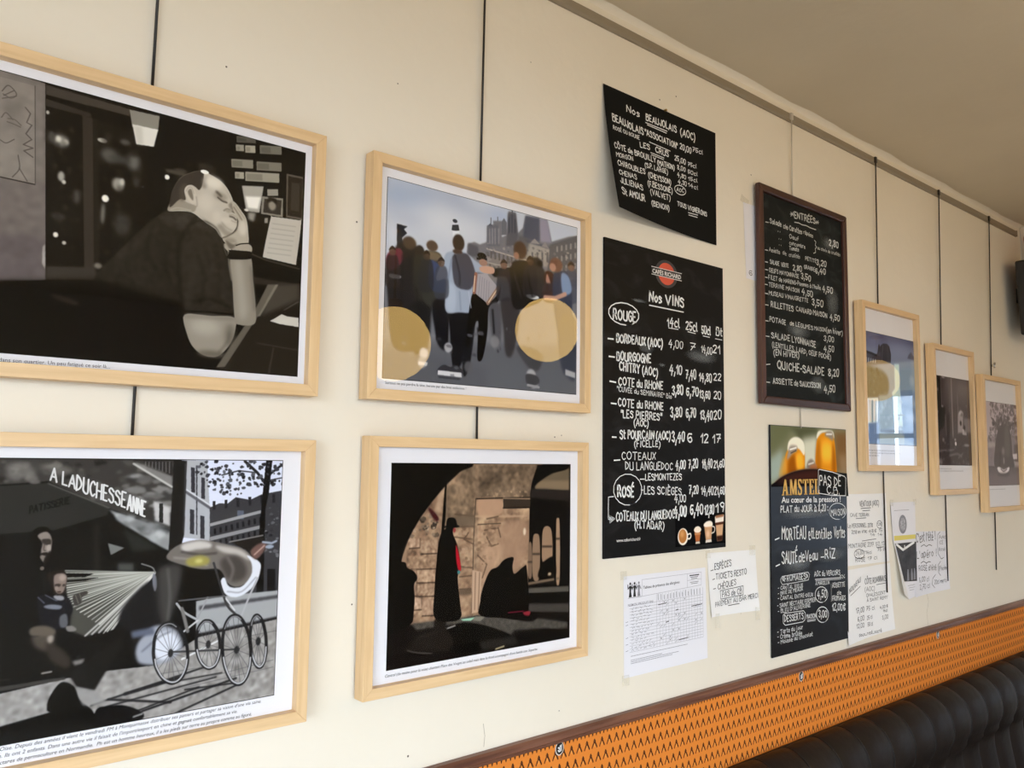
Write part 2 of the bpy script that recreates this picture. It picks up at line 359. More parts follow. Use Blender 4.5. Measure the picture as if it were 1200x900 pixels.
def printed(parent, name, txt, x0, z0, x1, z1, y, mat, shear=0.0, bold=0.0, xs=1.0, h=None):
    "set type (the built-in font) along a line; lies flat at y; h stretches the letters to that cap height"
    c = bpy.data.curves.new(name, 'FONT'); c.body = txt; c.size = 1.0; c.shear = shear; c.offset = bold; c.resolution_u = 2
    o = bpy.data.objects.new(name, c); COL.objects.link(o); dg = bpy.context.evaluated_depsgraph_get()
    me = bpy.data.meshes.new_from_object(o.evaluated_get(dg)); bpy.data.objects.remove(o)
    xs_ = [v.co.x for v in me.vertices]; a, b = min(xs_), max(xs_); L = math.hypot(x1 - x0, z1 - z0); k = L / (b - a)
    kz = k if h is None else h / .73
    ux, uz = (x1 - x0) / L, (z1 - z0) / L; base = Vector(parent['base'])
    for v in me.vertices:
        p = (v.co.x - a) * k; q = v.co.y * kz
        v.co = Vector((x0 + ux * p, y, z0 + uz * p + q)) - base
    me.materials.clear(); me.materials.append(mat); me.name = name
    o = bpy.data.objects.new(name, me); COL.objects.link(o); o.parent = parent
    return o

# ------------------------------------------------------------------ painting the flat prints
def blur(a, s):
    if s < 1.3:
        k = np.exp(-np.arange(-3, 4) ** 2 / (2 * s * s)); k /= k.sum()
        for ax in (0, 1):
            p = np.pad(a, [(3, 3) if i == ax else (0, 0) for i in (0, 1)]); n = a.shape[ax]
            a = sum(kv * (p[i:i + n] if ax == 0 else p[:, i:i + n]) for i, kv in enumerate(k))
        return a
    wv = max(1, int(round((math.sqrt(4 * s * s + 1) - 1) / 2)))
    for _ in range(3):
        for ax in (0, 1):
            p = np.pad(a, [(wv + 1, wv) if i == ax else (0, 0) for i in (0, 1)]); c = np.cumsum(p, axis=ax); n = a.shape[ax]
            hi = c[2 * wv + 1:2 * wv + 1 + n] if ax == 0 else c[:, 2 * wv + 1:2 * wv + 1 + n]
            lo = c[:n] if ax == 0 else c[:, :n]
            a = (hi - lo) / (2 * wv + 1)
    return a
class Canvas:
    def __init__(s, wpx, hpx): s.w, s.h = wpx, hpx; s.a = np.zeros((hpx, wpx, 3))
    def window(s, x0, y0, x1, y1, pad):
        return max(0, int(x0 - pad)), max(0, int(y0 - pad)), min(s.w, int(x1 + pad) + 1), min(s.h, int(y1 + pad) + 1)
    def poly_mask(s, pts, pad):
        xs = [p[0] for p in pts]; ys = [p[1] for p in pts]; m = int(pad)
        # a margin outside the canvas keeps blurred shapes from fading at the print's edge
        X0, Y0, X1, Y1 = max(-m, int(min(xs) - pad)), max(-m, int(min(ys) - pad)), min(s.w + m, int(max(xs) + pad) + 1), min(s.h + m, int(max(ys) + pad) + 1)
        if X1 <= X0 or Y1 <= Y0: return None
        yy = np.arange(Y0, Y1)[:, None] + .5; xx = np.arange(X0, X1)[None, :] + .5
        k = np.zeros((Y1 - Y0, X1 - X0), dtype=bool); n = len(pts)
        for i in range(n):
            (ax, ay), (bx, by) = pts[i], pts[(i + 1) % n]
            if ay == by: continue
            lo, hi = min(ay, by), max(ay, by); r0 = max(0, int(lo - Y0) - 1); r1 = min(k.shape[0], int(hi - Y0) + 2)
            if r1 <= r0: continue
            yr = yy[r0:r1]; k[r0:r1] ^= ((ay <= yr) != (by <= yr)) & (xx < (bx - ax) * (yr - ay) / (by - ay) + ax)
        return X0, Y0, k.astype(float)
    def put(s, X0, Y0, k, col, al):
        x0, y0 = max(0, X0), max(0, Y0); x1, y1 = min(s.w, X0 + k.shape[1]), min(s.h, Y0 + k.shape[0])
        if x1 <= x0 or y1 <= y0: return
        m = (k[y0 - Y0:y1 - Y0, x0 - X0:x1 - X0] * al)[..., None]; v = s.a[y0:y1, x0:x1]
        s.a[y0:y1, x0:x1] = v * (1 - m) + np.array(col, dtype=float) * m
    def poly(s, pts, col, b, al):
        r = s.poly_mask(pts, 3 * b + 2)
        if r: s.put(r[0], r[1], np.clip(blur(r[2], b), 0, 1), col, al)
    def line(s, pts, wd, col, b, al):
        xs = [p[0] for p in pts]; ys = [p[1] for p in pts]; pad = wd + 3 * b + 2
        X0, Y0, X1, Y1 = s.window(min(xs), min(ys), max(xs), max(ys), pad)
        if X1 <= X0 or Y1 <= Y0: return
        k = np.zeros((Y1 - Y0, X1 - X0))
        for (ax, ay), (bx, by) in zip(pts, pts[1:]):
            q0, r0, q1, r1 = s.window(min(ax, bx), min(ay, by), max(ax, bx), max(ay, by), wd + 2)
            if q1 <= q0 or r1 <= r0: continue
            xx = np.arange(q0, q1)[None, :] + .5; yy = np.arange(r0, r1)[:, None] + .5
            L2 = (bx - ax) ** 2 + (by - ay) ** 2 or 1e-9
            t = np.clip(((xx - ax) * (bx - ax) + (yy - ay) * (by - ay)) / L2, 0, 1)
            d = np.hypot(xx - ax - t * (bx - ax), yy - ay - t * (by - ay))
            v = k[r0 - Y0:r1 - Y0, q0 - X0:q1 - X0]; np.maximum(v, np.clip(wd / 2 + .5 - d, 0, 1), out=v)
        if b > .7: k = np.clip(blur(k, b), 0, 1)
        s.put(X0, Y0, k, col, al)
    def noise(s, pts, amp, sc, seed):
        r = s.poly_mask(pts, 8)
        if not r: return
        X0, Y0, k = r; k = blur(k, 3.0); rs = np.random.RandomState(seed)
        g = blur(rs.normal(size=k.shape), max(.7, sc / 3)); g /= (g.std() + 1e-9)
        x0, y0 = max(0, X0), max(0, Y0); x1, y1 = min(s.w, X0 + k.shape[1]), min(s.h, Y0 + k.shape[0])
        if x1 <= x0 or y1 <= y0: return
        s.a[y0:y1, x0:x1] += (g * k * amp * .6)[y0 - Y0:y1 - Y0, x0 - X0:x1 - X0, None] * np.clip(s.a[y0:y1, x0:x1] / 110, .1, 1.2)
def pairs(q): return [(q[i], q[i + 1]) for i in range(0, len(q), 2)]
def inside(p, poly):
    c = False
    for (ax, ay), (bx, by) in zip(poly, poly[1:] + poly[:1]):
        if (ay > p[1]) != (by > p[1]) and p[0] < (bx - ax) * (p[1] - ay) / (by - ay) + ax: c = not c
    return c
def paint(ops, wpx, hpx, gain=(1, 1, 1), lift=0.0, grain=0.0):
    C = Canvas(wpx, hpx)
    for op in ops:
        k = op[0]
        if k in (0, 1):
            p = pairs(op[4]); C.poly(catmull(p, True) if k else p, op[1], op[2], op[3])
        elif k in (2, 3):
            p = pairs(op[4]); C.line(catmull(p) if k == 3 else p, op[5], op[1], op[2], op[3])
        elif k == 4:
            cx, cy, rx, ry = op[4]; C.poly([(cx + rx * math.cos(i * math.pi / 12), cy + ry * math.sin(i * math.pi / 12)) for i in range(24)], op[1], op[2], op[3])
        elif k == 5:
            p = pairs(op[4]); rd = random.Random(op[8]); xs = [a for a, b in p]; ys = [b for a, b in p]; n = 0; tries = 0
            while n < op[5] and tries < op[5] * 20:
                tries += 1; q = (rd.uniform(min(xs), max(xs)), rd.uniform(min(ys), max(ys)))
                if not inside(q, p): continue
                n += 1; t = rd.random(); c = [a + (b - a) * t for a, b in zip(op[1], op[7])]; r = op[6] * rd.uniform(.4, 1.25)
                C.poly([(q[0] + r * op[9] * rd.uniform(.6, 1.2) * math.cos(a), q[1] + r * rd.uniform(.6, 1.2) * math.sin(a)) for a in [i * math.pi / 4 + rd.uniform(-.3, .3) for i in range(8)]], c, op[2], op[3])
        elif k == 6:
            C.noise(pairs(op[2]), op[1], op[3], op[4])
        elif k == 7:
            x0, y0, x1, y1 = op[4]; st, wd = strokes(op[5], random.Random(3), .3); kx = (x1 - x0) / wd; ky = (y1 - y0) / wd
            for s in st: C.line([(x0 + a * kx, y0 + a * ky - b * op[6]) for a, b in s], op[7], op[1], op[2], op[3])
    rs = np.random.RandomState(9)
    a = np.clip(C.a + rs.normal(size=(hpx, wpx, 1)) * grain, 0, 255) / 255
    l = np.where(a <= .04045, a / 12.92, ((a + .055) / 1.055) ** 2.4)
    l = np.clip(np.maximum(l - lift, l * .25) * np.array(gain), 0, .95)
    return np.where(l <= .0031308, l * 12.92, 1.055 * l ** (1 / 2.4) - .055)
def picture_mat(name, rgb, rough=.8, extend='EXTEND', spec=0.0):
    h, wd = rgb.shape[:2]
    im = bpy.data.images.new(name, wd, h)
    px = np.ones((h, wd, 4), dtype=np.float32); px[..., :3] = rgb[::-1]
    im.pixels.foreach_set(px.ravel()); im.update(); im.pack()
    m, t, b = new_mat(name)
    tx = t.nodes.new('ShaderNodeTexImage'); tx.image = im; tx.extension = extend; tx.interpolation = 'Linear'
    uv = t.nodes.new('ShaderNodeUVMap'); uv.uv_map = 'UVMap'
    t.links.new(uv.outputs[0], tx.inputs[0]); t.links.new(tx.outputs['Color'], b.inputs['Base Color'])
    b.inputs['Roughness'].default_value = rough; b.inputs['Specular IOR Level'].default_value = spec
    return m
# ------------------------------------------------------------------ data of the prints and of the writing
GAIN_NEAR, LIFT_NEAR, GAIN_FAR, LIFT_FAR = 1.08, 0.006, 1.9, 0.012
NAILS = [(0.435, 2.197, 0.0016), (0.743, 2.268, 0.0014), (0.669, 1.999, 0.0018), (1.06, 2.415, 0.0012), (1.136, 1.645, 0.0016), (1.155, 1.649, 0.0013), (1.471, 2.46, 0.002), (1.533, 2.487, 0.002), (0.799, 1.092, 0.002), (0.682, 1.358, 0.0015), (1.154, 1.102, 0.0012), (2.401, 1.09, 0.002), (1.364, 1.428, 0.0012), (1.849, 2.366, 0.002)]
CRACKS = [[(2.833, 1.187), (2.849, 1.144), (2.833, 1.109), (2.842, 1.061)], [(0.962, 1.114), (0.966, 1.092), (0.964, 1.073)], [(1.78, 1.346), (1.782, 1.283), (1.777, 1.221)]]
CAPTIONS = [('f1', [('connu dans son quartier. Un peu fatigué ce soir là...', 0.141, 1.713, 0.29, 1.715, 0)]), ('f2', [('Surtout ne pas perdre la tête, bercée par des bras audacieux !', 0.722, 1.724, 0.894, 1.725, 0)]), ('f3', [("dans l'Oise. Depuis des années il vient le vendredi PM à Montparnasse distribuer ses paniers et partager sa vision d'une vie saine.", 0.174, 1.235, 0.524, 1.234, 0.25), ("en ville. Ils ont 2 enfants. Dans une autre vie il faisait de l'import/export en chine et gagnait confortablement sa vie.", 0.174, 1.227, 0.488, 1.226, 0.25), ('hectares de permaculture en Normandie.  Ph est un homme heureux, il a les pieds sur terre au propre comme au figuré.', 0.185, 1.219, 0.51, 1.218, 0.25)]), ('f4', [("Central (du moins pour la voix) chantant Place des Vosges au soleil mais dans le froid accompagné d'une bande son. Superbe.", 0.737, 1.236, 1.077, 1.234, 0.25)])]
PICS = {}
PICS['sleeper'] = [
(0,(20,18,16),0.6,1,[-166,-96,1133,-604,1182,873,-98,918]),(0,(110,102,98),0.6,1,[-105,-11,175,2,206,525,-67,578]),(0,(126,119,112),6.4,0.7,[-105,-11,175,2,191,266,-87,275]),(0,(88,80,82),9.9,0.7,[-75,454,199,409,206,525,-67,578]),(0,(136,129,121),0.6,0.75,[-103,17,151,16,166,278,-87,275]),(2,(86,80,75),0.6,1,[152,16,168,278],2.2),(2,(52,47,44),0.6,1,[28,275,127,277,166,278],3.3),(3,(84,77,72),0.7,0.85,[83,121,92,106,108,120],2.8),(3,(84,77,72),0.7,0.85,[96,129,110,131,126,135],2.8),(3,(84,77,72),0.7,0.85,[97,120,112,119,127,130],2.8),(3,(84,77,72),0.7,0.85,[83,180,97,185,114,171],2.7),(3,(84,77,72),0.7,0.85,[80,52,93,33,112,50,101,65,83,59],2.8),(3,(84,77,72),0.7,0.85,[85,62,106,43],2.8),(3,(84,77,72),0.7,0.85,[82,71,112,56],2.8),(3,(84,77,72),0.7,0.85,[125,210,130,244,116,270],2.8),(3,(84,77,72),0.7,0.85,[130,244,149,273],2.8),(3,(84,77,72),0.7,0.85,[56,135,69,146,64,177,76,167],2.7),(2,(82,75,71),0.7,0.85,[134,80,146,93,139,119,151,123,139,149,153,161,135,179,157,183,137,195,158,207],3.2),(4,(112,105,99),9.8,0.4,[109,105,26,52]),(0,(160,153,148),1.1,1,[194,439,199,430,204,499,195,482]),(0,(24,21,18),0.6,1,[176,5,432,-3,458,499,206,525]),(0,(66,60,54),1.1,1,[176,5,387,10,385,30,178,31]),(0,(52,47,42),1.1,1,[178,42,288,51,288,62,179,62]),(0,(54,48,42),0.8,1,[267,62,293,63,321,508,297,511]),(0,(33,29,26),0.8,1,[293,63,307,64,335,506,321,508]),(0,(30,27,24),3.1,1,[307,67,436,67,438,108,312,102]),(4,(138,135,127),5.8,1,[220,146,18,17]),(4,(212,208,195),2.2,1,[214,143,7,9]),(4,(190,186,175),2.2,1,[232,147,6,7]),
(4,(195,191,179),1.5,1,[320,118,12,6]),(4,(90,88,83),6.1,1,[340,155,22,20]),(4,(104,102,96),6.3,1,[403,159,17,24]),(4,(84,82,77),3.1,1,[378,108,14,8]),(4,(165,162,152),2.9,1,[226,242,8,14]),(4,(205,201,189),1.5,1,[233,256,5,6]),(4,(242,237,223),1.5,1,[336,278,9,10]),(4,(150,147,138),3.9,1,[366,231,15,18]),(4,(190,186,175),2.3,1,[376,222,6,10]),(4,(228,223,210),1.4,1,[222,401,6,7]),(4,(192,188,177),1.4,1,[243,419,5,5]),(4,(120,118,110),3.0,1,[332,321,5,30]),(4,(58,57,53),7.7,1,[383,342,22,33]),(4,(90,88,83),3.6,1,[197,141,7,15]),(4,(80,78,74),4.4,1,[266,288,8,20]),(4,(60,59,55),4.3,1,[225,351,18,9]),(4,(190,186,175),1.4,1,[185,78,4,5]),(4,(60,59,55),4.7,1,[413,214,9,16]),(4,(66,65,61),6.2,1,[366,160,30,11]),(0,(56,51,46),2.8,1,[204,488,321,472,330,506,206,525]),(4,(120,114,104),2.2,1,[328,467,10,8]),(0,(138,134,124),1.0,1,[384,11,465,7,463,53,394,59]),(0,(226,223,214),1.0,1,[394,51,463,48,454,101,407,105]),(0,(196,192,182),3.2,0.7,[397,53,420,52,426,103,409,105]),(4,(242,240,232),1.2,1,[494,180,6,7]),(0,(76,70,62),2.4,1,[485,157,543,151,552,168,495,166]),(0,(40,36,32),2.5,1,[578,116,633,118,630,163,584,156]),(0,(150,146,132),0.9,1,[689,31,714,26,715,46,690,51]),(0,(120,117,105),1.8,0.8,[693,36,702,34,702,45,694,46]),(0,(165,160,145),0.9,1,[718,26,750,19,751,42,719,49]),(0,(132,129,115),1.8,0.8,[721,30,734,28,734,42,722,44]),(0,(116,113,102),0.9,1,[764,13,835,-1,836,26,765,40]),(0,(93,90,81),1.8,0.8,[768,18,799,11,800,30,769,36]),(0,(138,134,121),0.9,1,[677,79,745,66,746,93,679,105]),
(0,(110,108,97),1.8,0.8,[681,83,711,78,712,95,682,101]),(0,(126,122,111),0.9,1,[756,67,837,52,838,80,757,95]),(0,(101,98,88),1.8,0.8,[759,72,796,65,797,84,760,91]),(0,(168,163,148),0.9,1,[690,116,718,111,719,132,691,137]),(0,(134,131,118),1.8,0.8,[693,120,704,118,704,131,694,133]),(0,(158,153,139),0.9,1,[722,108,831,88,832,118,723,137]),(0,(126,123,111),1.8,0.8,[726,113,776,103,777,124,727,133]),(0,(88,85,77),0.9,1,[690,4,750,-8,751,11,691,24]),(0,(70,69,62),1.8,0.8,[694,9,720,3,721,14,694,19]),(0,(170,166,156),1.3,1,[713,154,782,141,772,227,730,230]),(0,(240,237,228),2.7,1,[725,185,775,176,767,216,735,219]),(0,(150,146,136),3.6,1,[736,232,761,229,755,259,737,254]),(4,(220,216,205),1.8,1,[730,227,7,4]),(0,(136,132,122),0.9,1,[778,173,847,165,848,226,777,229]),(0,(56,51,46),0.9,1,[786,179,842,172,841,220,784,223]),(4,(142,136,124),2.8,1,[812,195,12,16]),(0,(30,27,24),2.8,1,[794,190,800,168,825,172,828,190,811,181]),(0,(152,148,138),0.9,1,[794,147,829,139,830,160,795,168]),(0,(150,146,136),1.8,1,[789,240,800,237,800,254,789,256]),(0,(92,86,78),0.8,1,[855,82,911,80,913,222,859,223]),(0,(40,36,33),0.8,1,[861,88,910,87,911,215,863,216]),(0,(58,54,48),1.9,1,[873,106,901,105,902,197,873,197]),(1,(188,183,172),0.9,1,[809,234,816,230,901,224,911,229,899,361,892,370,796,366,789,358]),(2,(150,145,134),1.4,0.8,[815,252,893,247],2.3),(2,(150,145,134),1.4,0.8,[813,268,890,263],2.3),(2,(150,145,134),1.4,0.8,[811,284,888,279],2.3),(2,(150,145,134),1.4,0.8,[809,300,886,295],2.3),(2,(150,145,134),1.4,0.8,[807,316,884,311],2.3),
(2,(150,145,134),1.4,0.8,[804,331,881,327],2.3),(2,(150,145,134),1.4,0.8,[802,347,879,343],2.3),(0,(13,11,10),0.9,1,[748,356,794,364,909,371,912,431,760,429]),(2,(70,65,58),1.8,1,[752,360,803,371,910,381],4.5),(0,(45,41,37),2.7,1,[760,429,912,431,912,440,770,452]),(0,(38,34,30),0.9,1,[778,522,820,444,914,427,926,725,669,723]),(0,(72,67,59),5.5,0.9,[825,446,910,429,912,478,791,548]),(0,(96,90,80),1.4,1,[808,446,832,443,782,547,686,713,660,717,767,539]),(0,(120,114,102),1.8,1,[832,443,843,441,788,548,779,550]),(0,(202,198,188),0.9,1,[819,559,831,552,857,533,876,538,914,538,915,567,853,565]),(2,(64,59,53),1.8,1,[783,632,918,641],3.5),(2,(60,55,48),1.8,1,[835,643,823,721],5.4),(2,(90,84,75),1.8,1,[865,519,912,486],2.8),(1,(39,36,32),0.8,1,[505,272,464,308,414,369,367,432,326,489,302,569,257,666,239,758,508,736,573,689,563,571,708,559,697,463,682,405,669,346,631,295,583,264,540,263]),(0,(15,13,12),7.4,0.92,[-67,571,330,506,392,517,554,543,573,689,533,758,-54,781]),(0,(22,20,18),2.5,1,[-68,567,320,510,233,540,-66,591]),(1,(40,36,33),2.1,1,[224,557,282,570,282,583,228,571]),(1,(58,54,48),7.2,0.9,[483,304,541,275,590,277,642,327,591,311,527,327]),(1,(47,43,38),6.6,0.8,[545,370,624,303,670,381,704,549,568,562]),(3,(25,22,20),4.2,0.9,[582,277,544,344,536,404,555,559],7.6),(3,(50,46,41),7.6,0.7,[380,431,436,372,480,323],10.7),(2,(24,21,18),0.8,1,[564,561,636,555,706,553],4.9),(2,(28,25,22),3.3,1,[585,530,634,515,696,532],4.9),(2,(7,6,5),0.8,1,[516,539,518,719],3.2),(2,(30,28,26),7.5,0.6,[356,514,367,724],16.5),
(3,(30,27,24),5.4,0.7,[414,385,403,451,421,504],9.3),(3,(52,48,43),4.7,0.5,[423,381,412,447,430,501],6.2),(3,(30,27,24),5.6,0.7,[465,334,453,402,487,462],9.6),(3,(52,48,43),4.8,0.5,[474,330,462,398,496,458],6.4),(3,(30,27,24),5.7,0.7,[513,366,505,434,524,497],9.7),(3,(52,48,43),4.9,0.5,[523,362,514,430,533,493],6.5),(3,(30,27,24),5.9,0.7,[595,394,615,458,606,536],10.0),(3,(52,48,43),5.0,0.5,[605,389,625,454,616,532],6.7),(3,(30,27,24),6.0,0.7,[644,368,660,434,659,511],10.3),(3,(52,48,43),5.1,0.5,[654,364,670,430,669,508],6.9),(3,(30,27,24),5.3,0.7,[383,478,443,509,520,506],9.1),(3,(52,48,43),4.6,0.5,[391,475,452,505,530,502],6.1),(6,5,[-105,-11,175,2,206,525,-67,578],19.2,5),(6,9,[359,307,690,237,704,549,302,569],12.2,6),(5,(30,27,24),3.6,0.6,[185,113,265,91,285,447,205,461],34,10.1,(70,65,58),31,0.6),(5,(30,27,24),4.6,0.6,[313,101,423,112,424,423,332,439],34,12.2,(66,61,54),32,0.7),(5,(28,25,22),4.1,0.7,[470,133,665,84,671,206,587,224],14,9.7,(56,51,45),33,1.4),(1,(146,139,127),0.8,1,[563,571,637,566,707,562,712,604,696,648,664,683,627,685,592,664,571,624]),(4,(172,165,152),10.0,0.9,[623,599,43,25]),(4,(100,94,84),7.7,0.8,[697,618,14,36]),(4,(96,90,80),5.9,0.9,[644,678,43,10]),(3,(88,82,74),3.4,0.6,[667,672,691,636,695,610],6.8),(2,(110,104,94),4.1,0.7,[565,576,707,567],6.5),(1,(138,131,119),0.9,1,[689,376,747,364,761,440,773,527,770,575,716,581,708,558,698,463]),(1,(164,157,144),7.8,0.8,[700,393,723,385,737,457,748,543,724,563,709,461]),(2,(104,98,88),4.5,0.7,[754,402,770,531],8.9),
(2,(120,113,102),1.7,1,[677,336,685,404,695,450],4.3),(1,(190,182,168),0.6,1,[502,277,508,252,511,218,530,175,561,150,593,137,617,143,648,155,670,174,685,199,690,216,698,242,704,266,703,284,693,303,677,318,658,327,638,304,607,289,570,269,537,271]),(1,(150,142,128),1.6,1,[502,277,508,252,532,233,555,242,579,247,573,266,540,267]),(3,(190,182,166),1.6,0.7,[509,272,530,263,566,263],3.3),(1,(60,54,48),1.0,1,[505,256,511,214,531,174,561,150,592,137,598,153,594,182,586,197,576,191,563,187,549,195,544,210,549,235,532,237,509,265]),(1,(84,77,68),3.3,0.6,[531,203,546,186,553,191,544,210,547,233,534,240]),(1,(120,112,101),3.4,0.7,[594,164,607,151,609,182,595,188]),(1,(198,190,176),0.7,1,[545,210,550,194,561,189,571,198,579,217,578,237,568,243,555,232]),(1,(122,114,102),1.7,1,[554,209,563,199,570,219,570,232,561,224]),(3,(150,142,128),1.0,0.8,[549,209,556,196,565,195,572,211],2.0),(3,(130,122,110),1.7,0.8,[579,219,583,242,579,250],3.0),(4,(224,217,203),6.9,0.9,[628,165,28,18]),(4,(205,197,183),7.5,0.8,[607,230,24,27]),(4,(204,196,182),5.5,0.8,[643,268,14,21]),(4,(206,198,184),3.5,0.8,[671,273,17,10]),(4,(150,142,129),4.2,0.85,[650,202,22,12]),(3,(78,71,62),2.1,0.95,[638,191,644,195,651,201],7.6),(3,(56,50,44),1.4,1,[642,207,656,215,670,217],3.8),(3,(110,103,92),1.0,0.8,[640,203,654,209,668,214],1.7),(2,(168,160,146),2.4,0.8,[667,182,678,197,685,210],4.2),(3,(116,108,96),1.7,0.9,[662,243,671,236,680,237],3.8),(3,(84,76,67),1.8,0.9,[687,240,696,243],4.9),(4,(150,142,128),2.1,0.8,[676,242,10,5]),
(1,(120,112,100),2.4,0.8,[675,223,687,213,697,236,686,238]),(3,(78,70,62),1.7,0.9,[681,257,691,258,700,264],5.2),(3,(150,141,128),1.4,0.8,[679,253,690,250,700,255],3.1),(3,(146,137,124),1.4,0.7,[686,269,693,271,702,272],2.8),(3,(128,120,107),2.1,0.8,[657,280,672,293,689,299],3.1),(4,(200,192,178),3.2,0.8,[688,284,13,8]),(1,(140,132,119),3.4,0.8,[644,295,673,321,690,307,672,300,657,286]),(1,(110,102,92),3.3,0.7,[570,267,596,277,624,299,656,326,645,316,613,284]),(4,(246,244,236),0.9,1,[600,139,12,6]),(4,(238,236,228),1.0,1,[495,180,6,6]),(4,(70,64,57),3.3,0.8,[531,152,20,7]),(1,(176,168,153),0.7,1,[685,210,696,212,715,232,730,251,737,278,741,331,715,338,681,346,661,327,690,308,705,287,706,265,691,237]),(3,(112,104,92),1.4,0.95,[691,226,708,247,718,261],3.2),(3,(140,132,118),1.1,0.8,[695,218,713,239,726,254],1.8),(3,(84,77,68),1.8,0.95,[706,265,702,295,677,318,663,326],3.5),(4,(206,198,184),4.6,0.9,[722,285,13,23]),(4,(140,132,118),3.1,0.8,[687,330,18,8]),(1,(166,158,144),1.0,1,[667,343,743,331,749,357,692,370]),(1,(90,83,73),2.8,0.8,[670,332,695,341,708,335,688,357]),(3,(28,25,22),0.7,1,[704,342,718,335,741,329],3.5),(1,(16,14,12),0.7,1,[682,372,702,362,746,354,751,375,686,387]),(4,(230,226,216),0.7,1,[686,360,3,3]),(3,(96,90,80),0.9,1,[656,328,668,357,677,378],2.1),(3,(27,24,21),2.0,0.9,[568,304,590,289,617,289,645,305,666,350],3.3),(0,(14,12,11),0.9,1,[682,359,750,353,752,372,686,386]),(0,(26,24,22),0.9,1,[718,358,741,354,742,372,719,376]),]
